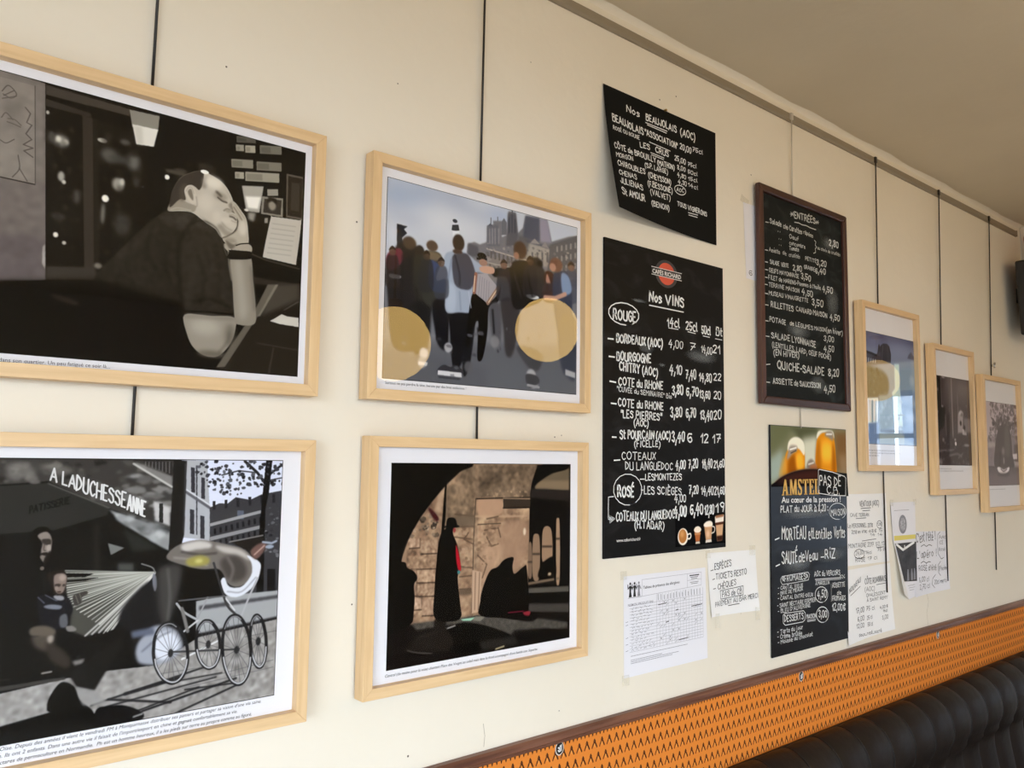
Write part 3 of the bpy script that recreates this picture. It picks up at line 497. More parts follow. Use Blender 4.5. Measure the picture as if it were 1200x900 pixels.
PICS['skaters'] = [
(0,(192,199,212),0.6,1,[-96,-29,1077,-325,1082,816,-66,859]),(4,(150,168,198),35.6,0.9,[71,53,125,41]),(4,(160,172,196),29.3,0.8,[352,42,98,26]),(4,(150,164,192),23.5,0.7,[226,18,124,20]),(4,(216,221,230),37.8,0.9,[259,117,177,42]),(4,(205,212,224),25.2,0.8,[438,-3,113,22]),(4,(178,186,204),22.3,0.8,[92,130,87,20]),(4,(186,196,214),28.6,0.8,[847,44,106,38]),(4,(150,170,208),25.7,0.7,[506,37,70,27]),(4,(206,212,224),17.5,0.8,[47,196,56,32]),(0,(112,114,123),2.9,1,[349,173,381,159,408,164,441,148,440,86,471,75,470,60,513,52,514,116,539,102,546,6,584,4,594,85,621,59,634,6,751,1,777,85,873,46,926,32,928,290,338,356]),(0,(84,87,97),3.1,1,[543,13,584,8,597,91,589,138,535,148,539,102]),(0,(98,101,112),3.0,1,[442,86,495,70,508,153,441,165]),(0,(140,142,150),2.0,1,[451,93,456,92,458,153,452,154]),(0,(140,142,150),2.0,1,[464,90,470,89,471,151,465,152]),(0,(140,142,150),2.0,1,[477,87,483,86,484,149,479,150]),(0,(140,142,150),2.0,1,[495,84,501,83,502,145,497,146]),(0,(74,81,99),4.3,1,[634,6,710,0,711,98,621,103]),(0,(142,140,160),4.4,1,[710,4,752,0,776,90,716,97]),(0,(80,84,94),3.9,1,[354,168,398,173,409,215,350,216]),(0,(152,150,147),4.3,1,[642,110,773,113,753,193,625,214]),(0,(90,92,98),4.2,1,[600,91,660,98,642,166,589,157]),(2,(70,76,92),3.2,1,[642,106,773,113],8.5),(0,(90,90,95),1.3,0.9,[668,147,677,147,678,189,668,189]),(0,(90,90,95),1.3,0.9,[694,143,704,142,705,184,695,184]),(0,(90,90,95),1.3,0.9,[721,138,731,138,732,180,722,180]),(0,(90,90,95),1.3,0.9,[749,133,759,133,759,175,749,175]),
(0,(88,91,98),2.0,1,[768,98,926,32,928,251,748,278]),(0,(140,142,146),1.3,0.8,[803,100,813,98,813,122,803,123]),(0,(140,142,146),1.4,0.8,[828,91,839,89,839,113,828,115]),(0,(140,142,146),1.4,0.8,[854,83,865,81,865,105,854,107]),(0,(140,142,146),1.4,0.8,[880,74,891,72,891,96,880,98]),(0,(140,142,146),1.4,0.8,[907,65,917,63,918,88,907,89]),(0,(140,142,146),1.3,0.8,[803,142,813,141,814,164,803,166]),(0,(140,142,146),1.4,0.8,[829,134,839,132,839,156,829,158]),(0,(140,142,146),1.4,0.8,[854,126,865,124,865,148,855,150]),(0,(140,142,146),1.4,0.8,[881,117,891,116,891,140,881,141]),(0,(140,142,146),1.4,0.8,[907,109,918,107,918,131,907,133]),(0,(140,142,146),1.3,0.8,[803,185,814,183,814,207,804,208]),(0,(140,142,146),1.4,0.8,[829,177,839,175,840,199,829,201]),(0,(140,142,146),1.4,0.8,[855,169,865,167,866,191,855,193]),(0,(140,142,146),1.4,0.8,[881,161,892,159,892,183,881,185]),(0,(140,142,146),1.4,0.8,[907,152,918,151,918,175,908,176]),(0,(126,122,120),3.0,0.8,[442,200,625,205,651,311,444,323]),(5,(70,72,80),1.8,0.7,[420,187,913,80,915,244,422,317],70,6.9,(160,158,155),5,1.6),(0,(66,70,82),1.0,0.9,[546,30,554,29,555,90,547,92]),(0,(66,70,82),1.0,0.9,[561,16,568,15,569,88,562,89]),(0,(66,70,82),1.0,0.9,[575,32,585,30,585,86,576,88]),(2,(80,84,96),1.0,1,[565,-30,565,8],6.3),(2,(96,100,112),0.9,1,[459,51,459,82],4.0),(2,(96,100,112),0.9,1,[492,41,493,56],4.1),(0,(90,94,106),0.9,1,[442,87,457,72,471,82]),(0,(100,103,114),1.3,1,[511,56,524,38,538,54,539,102,512,108]),(0,(88,86,88),0.9,0.9,[458,180,467,178,467,207,459,208]),
(0,(88,86,88),0.9,0.9,[478,181,487,179,488,208,479,209]),(0,(88,86,88),0.9,0.9,[498,182,507,180,508,209,499,210]),(0,(88,86,88),0.9,0.9,[519,183,528,181,528,210,519,211]),(0,(88,86,88),0.9,0.9,[539,183,549,182,549,211,540,212]),(0,(88,86,88),1.0,0.9,[560,184,570,183,570,212,561,213]),(0,(88,86,88),1.0,0.9,[581,185,591,184,591,213,582,214]),(0,(88,86,88),1.0,0.9,[602,186,612,185,612,214,603,215]),(0,(88,86,88),1.0,0.9,[624,187,633,185,634,215,624,216]),(0,(92,90,90),0.9,0.9,[454,230,462,229,463,267,454,269]),(0,(92,90,90),0.9,0.9,[475,230,484,229,484,267,475,269]),(0,(92,90,90),0.9,0.9,[496,230,505,229,506,268,497,269]),(0,(92,90,90),0.9,0.9,[517,230,527,229,527,268,518,269]),(0,(92,90,90),0.9,0.9,[539,230,548,229,549,268,540,269]),(0,(92,90,90),1.0,0.9,[561,230,570,229,571,268,562,270]),(0,(92,90,90),1.0,0.9,[583,230,592,229,593,268,584,270]),(2,(166,162,158),1.2,1,[441,174,649,187],5.0),(2,(160,156,152),1.2,1,[442,227,626,228],4.0),(0,(140,138,140),1.3,1,[660,112,684,89,713,108]),(0,(132,130,134),1.3,1,[721,114,741,92,763,116]),(5,(78,78,84),0.9,0.6,[441,148,771,105,747,204,443,235],60,5.0,(172,170,168),77,1.2),(2,(70,76,88),0.8,0.8,[294,115,299,293],4.8),(0,(46,52,62),1.1,1,[278,114,306,108,311,129,296,136,275,134]),(4,(50,56,66),1.1,1,[290,97,11,7]),(0,(222,228,236),1.7,1,[280,136,311,130,312,154,281,160]),(2,(120,128,140),1.7,1,[294,158,298,225],9.5),(0,(44,46,52),1.6,1,[41,157,85,158,70,171,84,183,64,203,67,241,43,238]),(0,(116,118,125),4.0,1,[-39,347,928,251,933,821,-23,857]),
(0,(92,94,101),12.4,0.9,[-32,573,930,500,933,821,-23,857]),(0,(84,86,93),12.4,0.6,[-31,596,221,604,451,634,455,839,-23,857]),(5,(150,152,158),3.1,0.5,[0,467,924,367,917,540,5,608],40,13.5,(100,102,108),9,0.4),(1,(36,35,38),3.1,1,[4,308,17,274,48,229,94,196,123,223,146,285,150,432,138,579,40,589,13,434]),(1,(108,50,62),2.6,1,[3,277,25,253,59,243,70,283,28,324,5,316]),(4,(74,62,52),3.2,1,[94,216,29,23]),(1,(176,178,182),1.6,1,[19,338,62,339,56,350,19,351]),(4,(46,41,39),2.7,1,[138,241,21,25]),(1,(46,47,44),3.2,1,[113,274,143,252,192,260,197,442,130,451]),(1,(30,30,33),4.2,1,[101,438,187,427,181,575,134,612,105,575]),(4,(86,70,58),2.8,1,[191,209,25,20]),(1,(54,55,51),2.7,1,[149,251,182,229,228,234,239,286,256,405,175,427,146,359]),(4,(112,100,82),3.3,1,[196,245,38,17]),(1,(58,72,110),2.8,1,[181,267,223,272,250,310,250,370,185,361]),(1,(26,27,32),3.8,1,[197,417,256,401,270,566,230,570,209,507]),(1,(24,25,29),2.8,1,[277,432,383,418,373,505,348,584,323,636,292,635,277,515]),(1,(28,29,33),2.8,1,[341,491,392,417,384,538,365,641,339,660]),(1,(158,170,190),2.3,1,[262,219,334,206,397,233,454,244,448,272,391,275,384,332,383,420,319,435,255,435,258,325,218,333,214,309,242,248]),(1,(176,188,206),4.5,0.8,[263,341,296,345,298,429,259,431]),(4,(56,46,41),2.9,1,[308,176,27,32]),(4,(70,56,50),2.3,1,[305,211,23,10]),(1,(70,72,84),2.3,1,[281,233,313,216,356,215,389,279,379,324,354,346,301,340,284,296]),(3,(46,48,58),2.3,0.9,[293,226,315,291,316,333],8.5),(1,(52,52,58),1.6,1,[225,654,252,634,282,640,303,630,334,644,334,661,303,667,233,668]),
(0,(206,206,210),1.6,1,[227,656,332,657,334,674,227,672]),(2,(60,60,66),1.6,1,[233,680,324,681],7.2),(4,(176,176,182),2.8,0.9,[271,570,18,18]),(1,(17,17,20),1.7,1,[382,349,445,379,494,347,511,304,501,368,457,400,450,496,430,593,404,595,406,458,375,505,369,556,347,550,357,456]),(4,(18,18,20),1.2,1,[418,206,22,12]),(0,(20,20,22),1.2,1,[392,216,444,211,442,220,394,224]),(4,(156,122,108),1.8,1,[425,231,20,14]),(0,(164,160,166),1.2,1,[391,280,443,270,500,316,448,384,384,351]),(2,(126,122,130),0.9,0.8,[400,281,393,355],2.4),(2,(126,122,130),0.9,0.8,[411,284,405,360],2.5),(2,(126,122,130),0.9,0.8,[422,288,417,365],2.5),(2,(126,122,130),0.9,0.8,[433,291,429,370],2.5),(2,(126,122,130),0.9,0.8,[444,295,441,376],2.5),(2,(126,122,130),0.9,0.8,[455,299,453,381],2.5),(2,(146,100,84),1.2,1,[391,280,384,351],14.6),(2,(150,120,104),1.2,1,[500,318,450,383],15.1),(2,(230,210,180),0.6,1,[387,288,382,348],3.9),(2,(220,200,170),0.6,1,[493,326,454,379],4.0),(1,(58,56,58),4.9,1,[512,366,604,353,600,480,573,571,541,566,528,470]),(1,(84,84,90),4.7,1,[457,400,512,384,515,524,482,536]),(1,(29,29,31),2.4,1,[471,248,555,228,578,199,661,190,713,246,730,322,687,356,581,385,545,274,479,277]),(4,(72,56,48),3.2,1,[608,151,34,36]),(4,(150,112,96),2.5,1,[589,175,14,14]),(1,(196,156,136),1.7,1,[408,252,443,241,478,244,474,266,421,269]),(4,(38,38,40),3.2,1,[695,190,35,26]),(1,(48,48,50),3.8,1,[661,217,735,206,748,315,687,324]),(4,(206,210,212),1.9,1,[677,327,34,9]),(1,(44,40,40),2.0,0.75,[3,288,26,270,50,280,57,372,2,380]),
(4,(92,70,60),1.6,0.85,[26,257,14,16]),(1,(40,33,30),1.6,0.9,[11,256,25,238,40,251,25,250]),(1,(40,42,46),2.2,0.75,[143,280,168,261,194,272,200,367,142,376]),(4,(70,56,48),1.6,0.85,[168,248,15,17]),(1,(40,33,30),1.6,0.9,[152,248,167,228,183,242,167,241]),(1,(60,64,76),2.2,0.75,[207,295,233,275,259,286,266,383,206,391]),(4,(96,76,64),1.7,0.85,[232,262,15,17]),(1,(40,33,30),1.7,0.9,[216,261,232,242,248,256,232,255]),(1,(44,44,50),2.4,0.75,[498,257,527,236,557,247,563,350,495,360]),(4,(110,84,72),1.9,0.85,[526,222,17,18]),(1,(40,33,30),1.9,0.9,[508,221,526,200,545,215,526,214]),(1,(38,38,44),2.5,0.75,[630,222,661,200,693,211,699,318,627,328]),(4,(64,50,46),1.9,0.85,[661,185,18,18]),(1,(40,33,30),1.9,0.9,[642,185,660,163,680,178,661,178]),(1,(70,76,92),2.7,0.75,[854,209,888,186,922,198,929,309,850,320]),(4,(120,92,80),2.0,0.85,[888,171,20,19]),(1,(40,33,30),2.0,0.9,[867,171,887,148,909,164,888,163]),(2,(24,24,27),2.2,0.7,[127,370,140,474],7.1),(2,(26,26,29),3.7,0.6,[68,265,68,539],10.5),(2,(50,50,54),2.5,0.7,[579,249,615,334],9.3),(2,(20,20,23),2.6,0.7,[650,238,675,325],7.4),(2,(132,144,166),2.3,0.8,[317,359,324,426],6.6),(2,(128,140,162),2.3,0.8,[278,246,264,316],8.5),(2,(180,190,208),1.7,0.7,[359,353,371,411],5.8),(2,(20,20,24),2.2,0.8,[268,450,262,542],8.3),(2,(20,20,24),2.2,0.8,[227,438,220,546],8.2),(2,(20,20,24),2.4,0.8,[474,406,483,493],9.0),(2,(20,20,24),2.3,0.8,[404,484,419,577],8.7),(5,(44,44,50),1.5,0.5,[12,545,448,497,451,669,16,685],22,7.6,(150,152,160),78,1.8),(5,(40,40,46),1.8,0.5,[469,459,750,445,751,555,471,563],18,8.9,(140,142,150),79,0.7),
(4,(176,136,122),2.6,1,[766,240,23,24]),(1,(66,44,38),2.6,1,[737,224,762,209,792,224,796,290,780,273,753,221,742,279]),(1,(60,50,54),3.2,1,[735,271,804,260,811,325,736,335]),(1,(58,64,82),3.4,1,[791,215,842,196,875,211,895,295,884,448,819,455,786,310]),(1,(128,150,184),3.4,1,[833,209,875,216,891,276,843,292]),(4,(112,82,68),3.4,1,[803,177,36,30]),(4,(172,132,114),2.6,1,[784,190,18,17]),(2,(192,152,136),2.6,1,[743,320,799,316,855,291],18.5),(1,(62,66,78),5.3,1,[819,409,916,388,918,625,879,637,833,585]),(0,(170,172,178),2.7,1,[859,601,915,611,915,634,859,625]),(1,(70,70,74),4.9,1,[595,534,727,548,715,613,667,617]),(4,(190,190,194),3.2,0.9,[165,601,19,21]),(4,(150,150,154),3.2,0.9,[159,634,19,21]),(4,(176,176,180),3.8,0.9,[673,639,24,23]),(4,(160,160,164),3.8,0.9,[686,669,24,23]),(4,(130,130,134),3.6,0.9,[487,527,22,23]),(4,(90,90,94),3.4,0.9,[365,633,21,22]),(1,(66,66,70),2.5,1,[650,636,704,641,716,667,668,689,646,663]),(2,(150,150,154),1.9,1,[656,680,714,685],10.4),(0,(190,190,194),1.6,1,[144,631,183,632,179,645,143,643]),]
PICS['pram'] = [
(0,(18,18,19),0.6,1,[-179,-44,946,-73,987,977,-128,716]),(0,(214,219,238),0.6,1,[544,-6,853,-9,855,251,556,234]),(0,(172,174,180),0.6,1,[554,0,616,1,630,137,638,231,555,218]),(0,(52,52,58),0.8,1,[571,20,582,22,586,93,575,91]),(0,(52,52,58),0.8,1,[602,49,612,51,615,112,604,109]),(0,(52,52,58),0.8,1,[574,139,586,142,589,211,577,208]),(0,(52,52,58),0.8,1,[604,158,616,161,619,225,607,223]),(0,(52,52,58),0.8,1,[585,15,589,15,598,213,595,212]),(2,(92,92,98),1.2,1,[561,91,636,141],7.2),(2,(210,212,218),0.8,1,[561,83,636,133],3.2),(0,(58,58,62),0.8,1,[630,137,656,125,682,126,706,108,750,117,785,101,848,91,861,414,642,393]),(0,(34,34,38),0.8,1,[638,118,646,118,647,143,639,143]),(0,(34,34,38),0.8,1,[673,115,681,115,682,140,674,140]),(0,(34,34,38),0.8,1,[708,111,717,112,718,137,709,136]),(0,(34,34,38),0.9,1,[744,108,753,108,754,134,746,133]),(0,(34,34,38),0.9,1,[781,104,790,105,791,130,783,130]),(0,(34,34,38),0.9,1,[819,101,828,101,829,127,820,127]),(0,(90,96,110),0.8,1,[712,147,732,148,733,173,713,172]),(0,(150,150,152),0.8,1,[632,182,791,147,792,156,633,191]),(0,(140,140,142),0.8,1,[634,221,793,192,794,202,635,232]),(0,(26,26,30),0.8,1,[645,197,651,197,652,214,645,213]),(0,(26,26,30),0.8,1,[661,193,668,194,669,210,662,210]),(0,(26,26,30),0.8,1,[678,190,684,190,685,207,678,207]),(0,(26,26,30),0.8,1,[694,187,701,187,702,204,695,203]),(0,(26,26,30),0.8,1,[711,183,718,183,719,200,712,200]),(0,(26,26,30),0.9,1,[728,180,735,180,736,197,729,196]),(0,(26,26,30),0.9,1,[746,176,753,176,753,193,746,193]),
(0,(26,26,30),0.9,1,[763,173,770,173,771,190,764,190]),(0,(26,26,30),0.9,1,[781,169,788,169,788,186,781,186]),(0,(26,26,30),0.8,1,[646,233,653,233,654,250,647,249]),(0,(26,26,30),0.8,1,[663,230,669,230,670,246,664,246]),(0,(26,26,30),0.8,1,[679,226,686,227,687,243,680,243]),(0,(26,26,30),0.8,1,[696,223,703,223,704,240,697,240]),(0,(26,26,30),0.8,1,[713,220,720,220,721,237,714,236]),(0,(26,26,30),0.9,1,[730,217,737,217,738,234,731,233]),(0,(26,26,30),0.9,1,[747,213,754,214,755,230,748,230]),(0,(26,26,30),0.9,1,[765,210,772,210,772,227,765,227]),(0,(26,26,30),0.9,1,[782,206,789,207,790,224,783,223]),(0,(20,20,22),0.8,1,[648,269,655,269,655,285,649,285]),(0,(20,20,22),0.8,1,[664,266,671,266,672,282,665,282]),(0,(20,20,22),0.8,1,[681,263,688,263,689,279,682,279]),(0,(20,20,22),0.8,1,[698,260,705,260,705,276,698,276]),(0,(20,20,22),0.8,1,[715,256,722,257,722,273,715,273]),(0,(20,20,22),0.9,1,[732,253,739,254,739,270,732,270]),(0,(20,20,22),0.9,1,[749,250,756,250,757,267,750,267]),(0,(20,20,22),0.9,1,[766,247,773,247,774,264,767,264]),(0,(20,20,22),0.9,1,[784,244,791,244,792,261,785,261]),(0,(24,24,27),0.9,1,[812,325,838,327,841,395,815,393]),(5,(30,30,34),0.9,1,[796,146,850,130,852,294,802,290],26,5.3,(120,120,124),3,1.5),(0,(20,20,22),0.9,1,[795,-2,815,-2,808,95,799,146,804,434,780,431,783,188,788,103]),(2,(22,22,25),0.9,1,[802,77,769,36,729,2],7.9),(2,(24,24,27),0.9,1,[805,43,845,13],7.1),(2,(34,34,38),0.9,1,[769,36,711,30,661,43],3.5),(2,(40,40,44),0.9,1,[803,60,846,52],3.5),(5,(20,20,24),0.8,1,[585,3,854,1,856,69,731,85,647,100,587,42],110,5.7,(90,92,100),11,1.2),
(5,(40,40,46),0.8,1,[635,18,719,17,723,102,655,100],24,4.1,(110,112,120),12,1),(0,(58,56,54),1.2,1,[-176,-2,523,1,526,197,357,129,211,57,-170,85]),(5,(22,22,22),2.5,0.8,[-16,0,518,2,522,177,357,118,211,56,-10,88],130,9.3,(112,108,104),4,1.6),(5,(30,30,30),2.2,0.8,[338,27,521,50,522,177,400,126],30,10.2,(170,168,166),8,2.4),(0,(150,148,146),2.3,0.7,[423,7,520,46,522,78,416,12]),(2,(190,188,184),1.5,1,[416,11,522,76],5.3),(0,(44,42,42),1.5,1,[437,3,518,5,520,44]),(2,(110,108,108),0.8,1,[447,6,447,15],2.3),(2,(110,108,108),0.8,1,[456,6,456,18],2.3),(2,(110,108,108),0.8,1,[465,6,465,22],2.3),(2,(110,108,108),0.8,1,[474,6,475,25],2.3),(2,(110,108,108),0.8,1,[483,6,484,28],2.3),(2,(110,108,108),0.8,1,[492,6,493,31],2.3),(2,(110,108,108),0.8,1,[501,6,503,34],2.4),(2,(110,108,108),0.8,1,[511,5,512,37],2.4),(0,(196,194,194),2.3,0.9,[473,113,518,134,521,185,480,168]),(0,(40,40,40),0.8,1,[489,121,499,121,502,175,491,174]),(1,(150,146,140),5.3,0.5,[115,20,139,9,171,20,178,45,129,55]),(1,(130,126,120),5.5,0.6,[190,19,228,12,269,30,230,41]),(7, (206, 206, 206), 0.6, 1, [216, 54, 274, 77], 'A LA', 32.2, 4.6),(7, (214, 214, 214), 0.6, 1, [278, 81, 400, 130], 'DUCHESSE', 38.7, 4.7),(7, (220, 220, 220), 0.6, 1, [406, 135, 452, 155], 'ANNE', 40.0, 5.1),(0,(43,43,41),1.1,1,[-170,85,211,62,300,101,359,127,358,149,232,184,-163,194]),(2,(90,88,85),1.4,1,[212,63,359,129],3.4),(7, (22, 22, 22), 0.6, 1, [174, 138, 263, 115], 'PATISSERIE', 17.2, 3.2),(0,(150,152,152),2.2,1,[360,134,523,201,526,255,495,240,395,174]),
(5,(60,62,62),3.7,0.8,[365,138,523,202,526,253,410,180],26,11.8,(200,202,204),6,1.4),(0,(22,22,22),2.2,1,[358,149,395,174,479,230,521,254,524,303,239,310,232,184]),(0,(40,42,40),4.5,1,[396,187,448,213,495,246,428,250]),(0,(108,110,108),1.1,1,[362,223,404,238,371,255]),(0,(70,72,70),3.0,1,[390,278,430,281,431,302,391,299]),(0,(40,38,36),4.3,0.7,[325,169,338,170,348,319,334,318]),(0,(30,29,29),1.2,1,[523,-1,559,2,561,211,556,233,520,257,522,177]),(2,(86,86,88),1.6,0.7,[555,10,559,203],3.2),(0,(70,69,64),2.3,1,[487,310,260,287,267,342,282,379,282,441,320,462,383,449]),(2,(140,140,133),0.8,1,[487,310,264,288],3.2),(2,(168,168,160),0.8,1,[487,310,265,294],3.2),(2,(196,196,186),0.8,1,[487,310,265,300],3.2),(2,(154,154,146),0.8,1,[487,310,266,307],3.2),(2,(182,182,173),0.8,1,[487,310,267,313],3.2),(2,(140,140,133),0.8,1,[487,310,268,319],3.2),(2,(168,168,160),0.8,1,[487,310,269,326],3.2),(2,(196,196,186),0.8,1,[487,310,270,332],3.2),(2,(154,154,146),0.8,1,[487,310,271,338],3.2),(2,(182,182,173),0.8,1,[487,310,272,344],3.2),(2,(140,140,133),0.8,1,[487,310,273,351],3.2),(2,(168,168,160),0.8,1,[487,310,273,357],3.2),(2,(196,196,186),0.8,1,[487,310,274,363],3.2),(2,(154,154,146),0.8,1,[487,310,275,370],3.2),(2,(182,182,173),0.8,1,[487,310,278,376],3.2),(2,(140,140,133),0.8,1,[487,310,287,383],3.2),(2,(168,168,160),0.8,1,[487,310,296,390],3.2),(2,(196,196,186),0.8,1,[487,310,305,398],3.2),(2,(154,154,146),0.8,1,[487,310,315,405],3.2),(2,(182,182,173),0.8,1,[487,310,324,412],3.2),(2,(140,140,133),0.8,1,[487,310,334,420],3.2),
(2,(168,168,160),0.8,1,[487,310,343,427],3.2),(2,(196,196,186),0.8,1,[487,310,353,435],3.2),(2,(154,154,146),0.8,1,[487,310,364,459],3.2),(2,(182,182,173),0.8,1,[487,310,373,456],3.2),(2,(140,140,133),0.8,1,[487,310,382,453],3.2),(2,(205,203,198),1.2,0.8,[487,311,320,460],4.6),(2,(205,203,198),1.2,0.8,[487,311,336,458],4.6),(2,(205,203,198),1.2,0.8,[487,311,353,456],4.6),(2,(205,203,198),1.2,0.8,[487,311,369,453],4.6),(2,(205,203,198),1.2,0.8,[487,311,386,451],4.6),(0,(12,12,12),0.7,1,[261,294,332,301,312,308,261,305]),(0,(14,14,14),0.7,1,[264,312,346,312,312,318,265,318]),(3,(120,120,118),0.8,1,[451,284,479,296,487,310],3.8),(1,(28,28,30),3.0,1,[407,400,455,344,485,339,511,411,517,458,439,460,402,444]),(1,(120,122,132),1.5,1,[483,312,496,332,490,362,482,338]),(0,(158,160,162),1.6,1,[603,393,856,392,860,499,608,492]),(0,(60,60,64),2.4,0.9,[613,414,856,405,857,415,613,426]),(0,(28,28,30),2.4,1,[608,492,855,469,855,491,610,521]),(0,(146,143,140),1.1,1,[-139,548,136,576,266,563,374,558,496,562,617,501,859,477,870,727,-129,691]),(6,12,[-36,547,859,477,871,752,-27,676],13.2,2),(0,(60,58,56),1.8,1,[-35,560,279,558,279,565,-34,577]),(0,(110,106,102),1.7,1,[-143,485,133,528,158,546,-141,517]),(2,(34,34,36),1.4,1,[344,641,637,587],5.0),(2,(34,34,36),1.4,1,[379,651,671,620],4.3),(2,(34,34,36),1.5,1,[472,679,730,633],6.0),(2,(34,34,36),1.5,1,[385,633,547,669],5.8),(2,(34,34,36),1.5,1,[533,709,739,651],5.4),(2,(34,34,36),1.6,1,[584,641,730,646],4.7),(2,(34,34,36),1.5,1,[426,626,574,605],8.9),
(2,(34,34,36),1.6,1,[559,614,687,611],3.9),(2,(34,34,36),1.5,1,[451,678,623,640],4.5),(2,(90,90,92),0.8,0.7,[576,636,843,618],2.0),(2,(90,90,92),0.8,0.7,[622,620,842,597],2.0),(2,(90,90,92),0.8,0.7,[750,518,861,511],2.1),(2,(90,90,92),0.8,0.7,[512,587,637,587],1.9),(0,(19,19,20),1.7,1,[-134,623,141,655,277,637,352,664,422,673,473,692,416,705,144,706,-128,716]),(1,(20,19,19),2.5,1,[9,397,188,425,247,454,297,518,312,549,259,551,17,523]),(1,(74,67,60),4.0,1,[196,431,220,424,246,438,246,472,230,487,202,469]),(1,(52,47,42),4.1,1,[231,463,265,485,290,517,281,537,241,510]),(4,(150,140,130),2.7,1,[239,457,7,11]),(0,(27,26,26),2.1,1,[324,529,412,468,417,498,375,560,350,604,306,587,285,552]),(1,(14,14,15),1.4,1,[241,631,246,602,271,570,302,587,316,621,346,652,353,678,291,661,251,642]),(0,(142,140,138),2.1,0.8,[304,587,352,606,385,641,351,643,323,637]),(1,(22,22,23),1.4,1,[357,654,385,650,428,656,473,682,470,701,402,704,357,692]),(2,(150,150,150),1.5,1,[451,690,473,686],4.5),(2,(170,166,160),1.4,1,[225,541,246,540],4.1),(0,(120,116,112),2.1,1,[293,521,323,518,317,530,299,533]),(1,(152,156,166),3.0,1,[449,504,462,482,494,455,536,464,561,486,571,527,526,560,466,554,449,532]),(1,(208,212,222),3.1,1,[496,486,537,476,562,518,526,551,498,532]),(3,(90,94,106),2.3,0.8,[464,520,507,487,537,476],4.5),(0,(90,96,112),3.7,1,[432,463,491,458,495,478,437,482]),(1,(19,19,20),1.5,1,[489,300,494,277,526,256,620,238,757,271,787,306,769,355,736,392,677,393,612,399,549,407,516,427,500,371]),(1,(70,68,66),6.2,0.85,[494,309,528,292,560,306,543,414,522,458,503,410]),
(3,(110,108,106),3.1,0.7,[521,303,530,374,528,444],5.5),(1,(112,106,101),1.6,1,[516,273,527,252,558,234,604,227,646,234,687,245,739,263,765,296,764,346,727,370,694,358,667,316,609,310,545,289]),(1,(196,191,186),3.2,1,[556,239,604,230,638,239,636,252,597,254,565,259]),(1,(184,178,172),3.3,1,[654,246,730,264,758,296,731,284,671,265]),(1,(70,65,62),5.0,1,[668,290,714,278,746,312,743,346,707,355,682,331]),(3,(60,56,54),2.4,0.9,[557,258,606,269,655,268],5.5),(3,(150,145,140),2.4,0.9,[536,273,590,283,631,302],4.7),(3,(128,122,116),3.3,0.8,[689,283,707,317,700,349],5.8),(1,(152,144,78),3.2,1,[570,283,606,271,635,281,630,299,583,301]),(4,(200,192,120),3.2,1,[606,287,11,6]),(1,(214,217,226),1.3,1,[747,280,779,296,792,317,778,366,733,398,690,391,672,352,683,340,698,367,735,370,763,338,762,304]),(3,(150,152,162),1.7,0.8,[693,381,736,385,778,347],4.2),(0,(34,31,30),1.3,1,[693,238,794,224,804,267,775,294,757,271]),(2,(120,118,118),0.8,1,[693,238,794,224],4.2),(1,(108,82,76),2.6,1,[757,271,778,250,805,248,798,273,775,294]),(2,(180,150,140),1.7,1,[770,280,800,255],4.3),(2,(160,170,186),1.3,1,[795,244,823,249,838,243],6.1),(4,(150,160,176),1.8,1,[817,259,13,6]),(3,(168,168,170),0.8,1,[550,401,574,429,631,463,674,474],6.3),(2,(150,150,152),0.8,1,[636,392,608,454],4.9),(3,(56,55,56),0.8,1,[649,296,678,380,695,422,722,451],6.6),(2,(168,168,172),0.9,1,[783,350,762,396,739,453],6.1),(2,(90,90,92),0.8,1,[556,394,685,393],4.7),(2,(190,190,192),0.8,1,[568,484,610,455],5.5),(2,(206,206,208),0.8,1,[572,556,674,518],5.5),
(2,(60,60,62),0.8,1,[540,532,735,551],5.4),(2,(120,118,116),1.6,1,[565,416,584,481],9.5),(2,(200,200,202),0.8,1,[690,401,717,437],4.2),(2,(74,74,78),0.8,0.9,[644,525,678,540],1.3),(2,(74,74,78),0.8,0.9,[644,525,673,571],1.3),(2,(74,74,78),0.8,0.9,[644,525,659,590],1.3),(2,(74,74,78),0.8,0.9,[644,525,642,591],1.3),(2,(74,74,78),0.8,0.9,[644,525,625,575],1.3),(2,(74,74,78),0.8,0.9,[644,525,613,545],1.3),(2,(74,74,78),0.8,0.9,[644,525,610,511],1.3),(2,(74,74,78),0.8,0.9,[644,525,615,480],1.3),(2,(74,74,78),0.8,0.9,[644,525,628,461],1.3),(2,(74,74,78),0.8,0.9,[644,525,646,459],1.3),(2,(74,74,78),0.8,0.9,[644,525,663,475],1.3),(2,(74,74,78),0.8,0.9,[644,525,675,505],1.3),(3,(32,32,34),0.8,1,[678,530,679,545,678,559,675,571,670,581,665,589,658,592,650,593,642,590,635,584,628,575,621,564,616,550,612,536,610,521,609,506,610,492,613,480,617,470,623,463,630,458,637,458,645,460,653,466,660,475,667,486,672,500,676,515,678,530],9.1),(3,(186,186,190),0.8,1,[678,545,677,558,674,570,670,580,664,587,657,590,650,591,642,588,635,582,628,574,622,563,617,550,613,536],4.1),(3,(150,150,154),0.8,0.9,[614,481,618,472,624,465,630,460,637,460,645,462,652,468],3.2),(4,(40,40,42),1.2,1,[644,525,7,11]),(2,(74,74,78),0.9,0.9,[793,536,818,551],1.4),(2,(74,74,78),0.9,0.9,[793,536,814,587],1.4),(2,(74,74,78),0.9,0.9,[793,536,805,609],1.4),(2,(74,74,78),0.9,0.9,[793,536,792,611],1.4),(2,(74,74,78),0.9,0.9,[793,536,780,594],1.4),(2,(74,74,78),0.9,0.9,[793,536,771,561],1.4),(2,(74,74,78),0.9,0.9,[793,536,768,522],1.4),
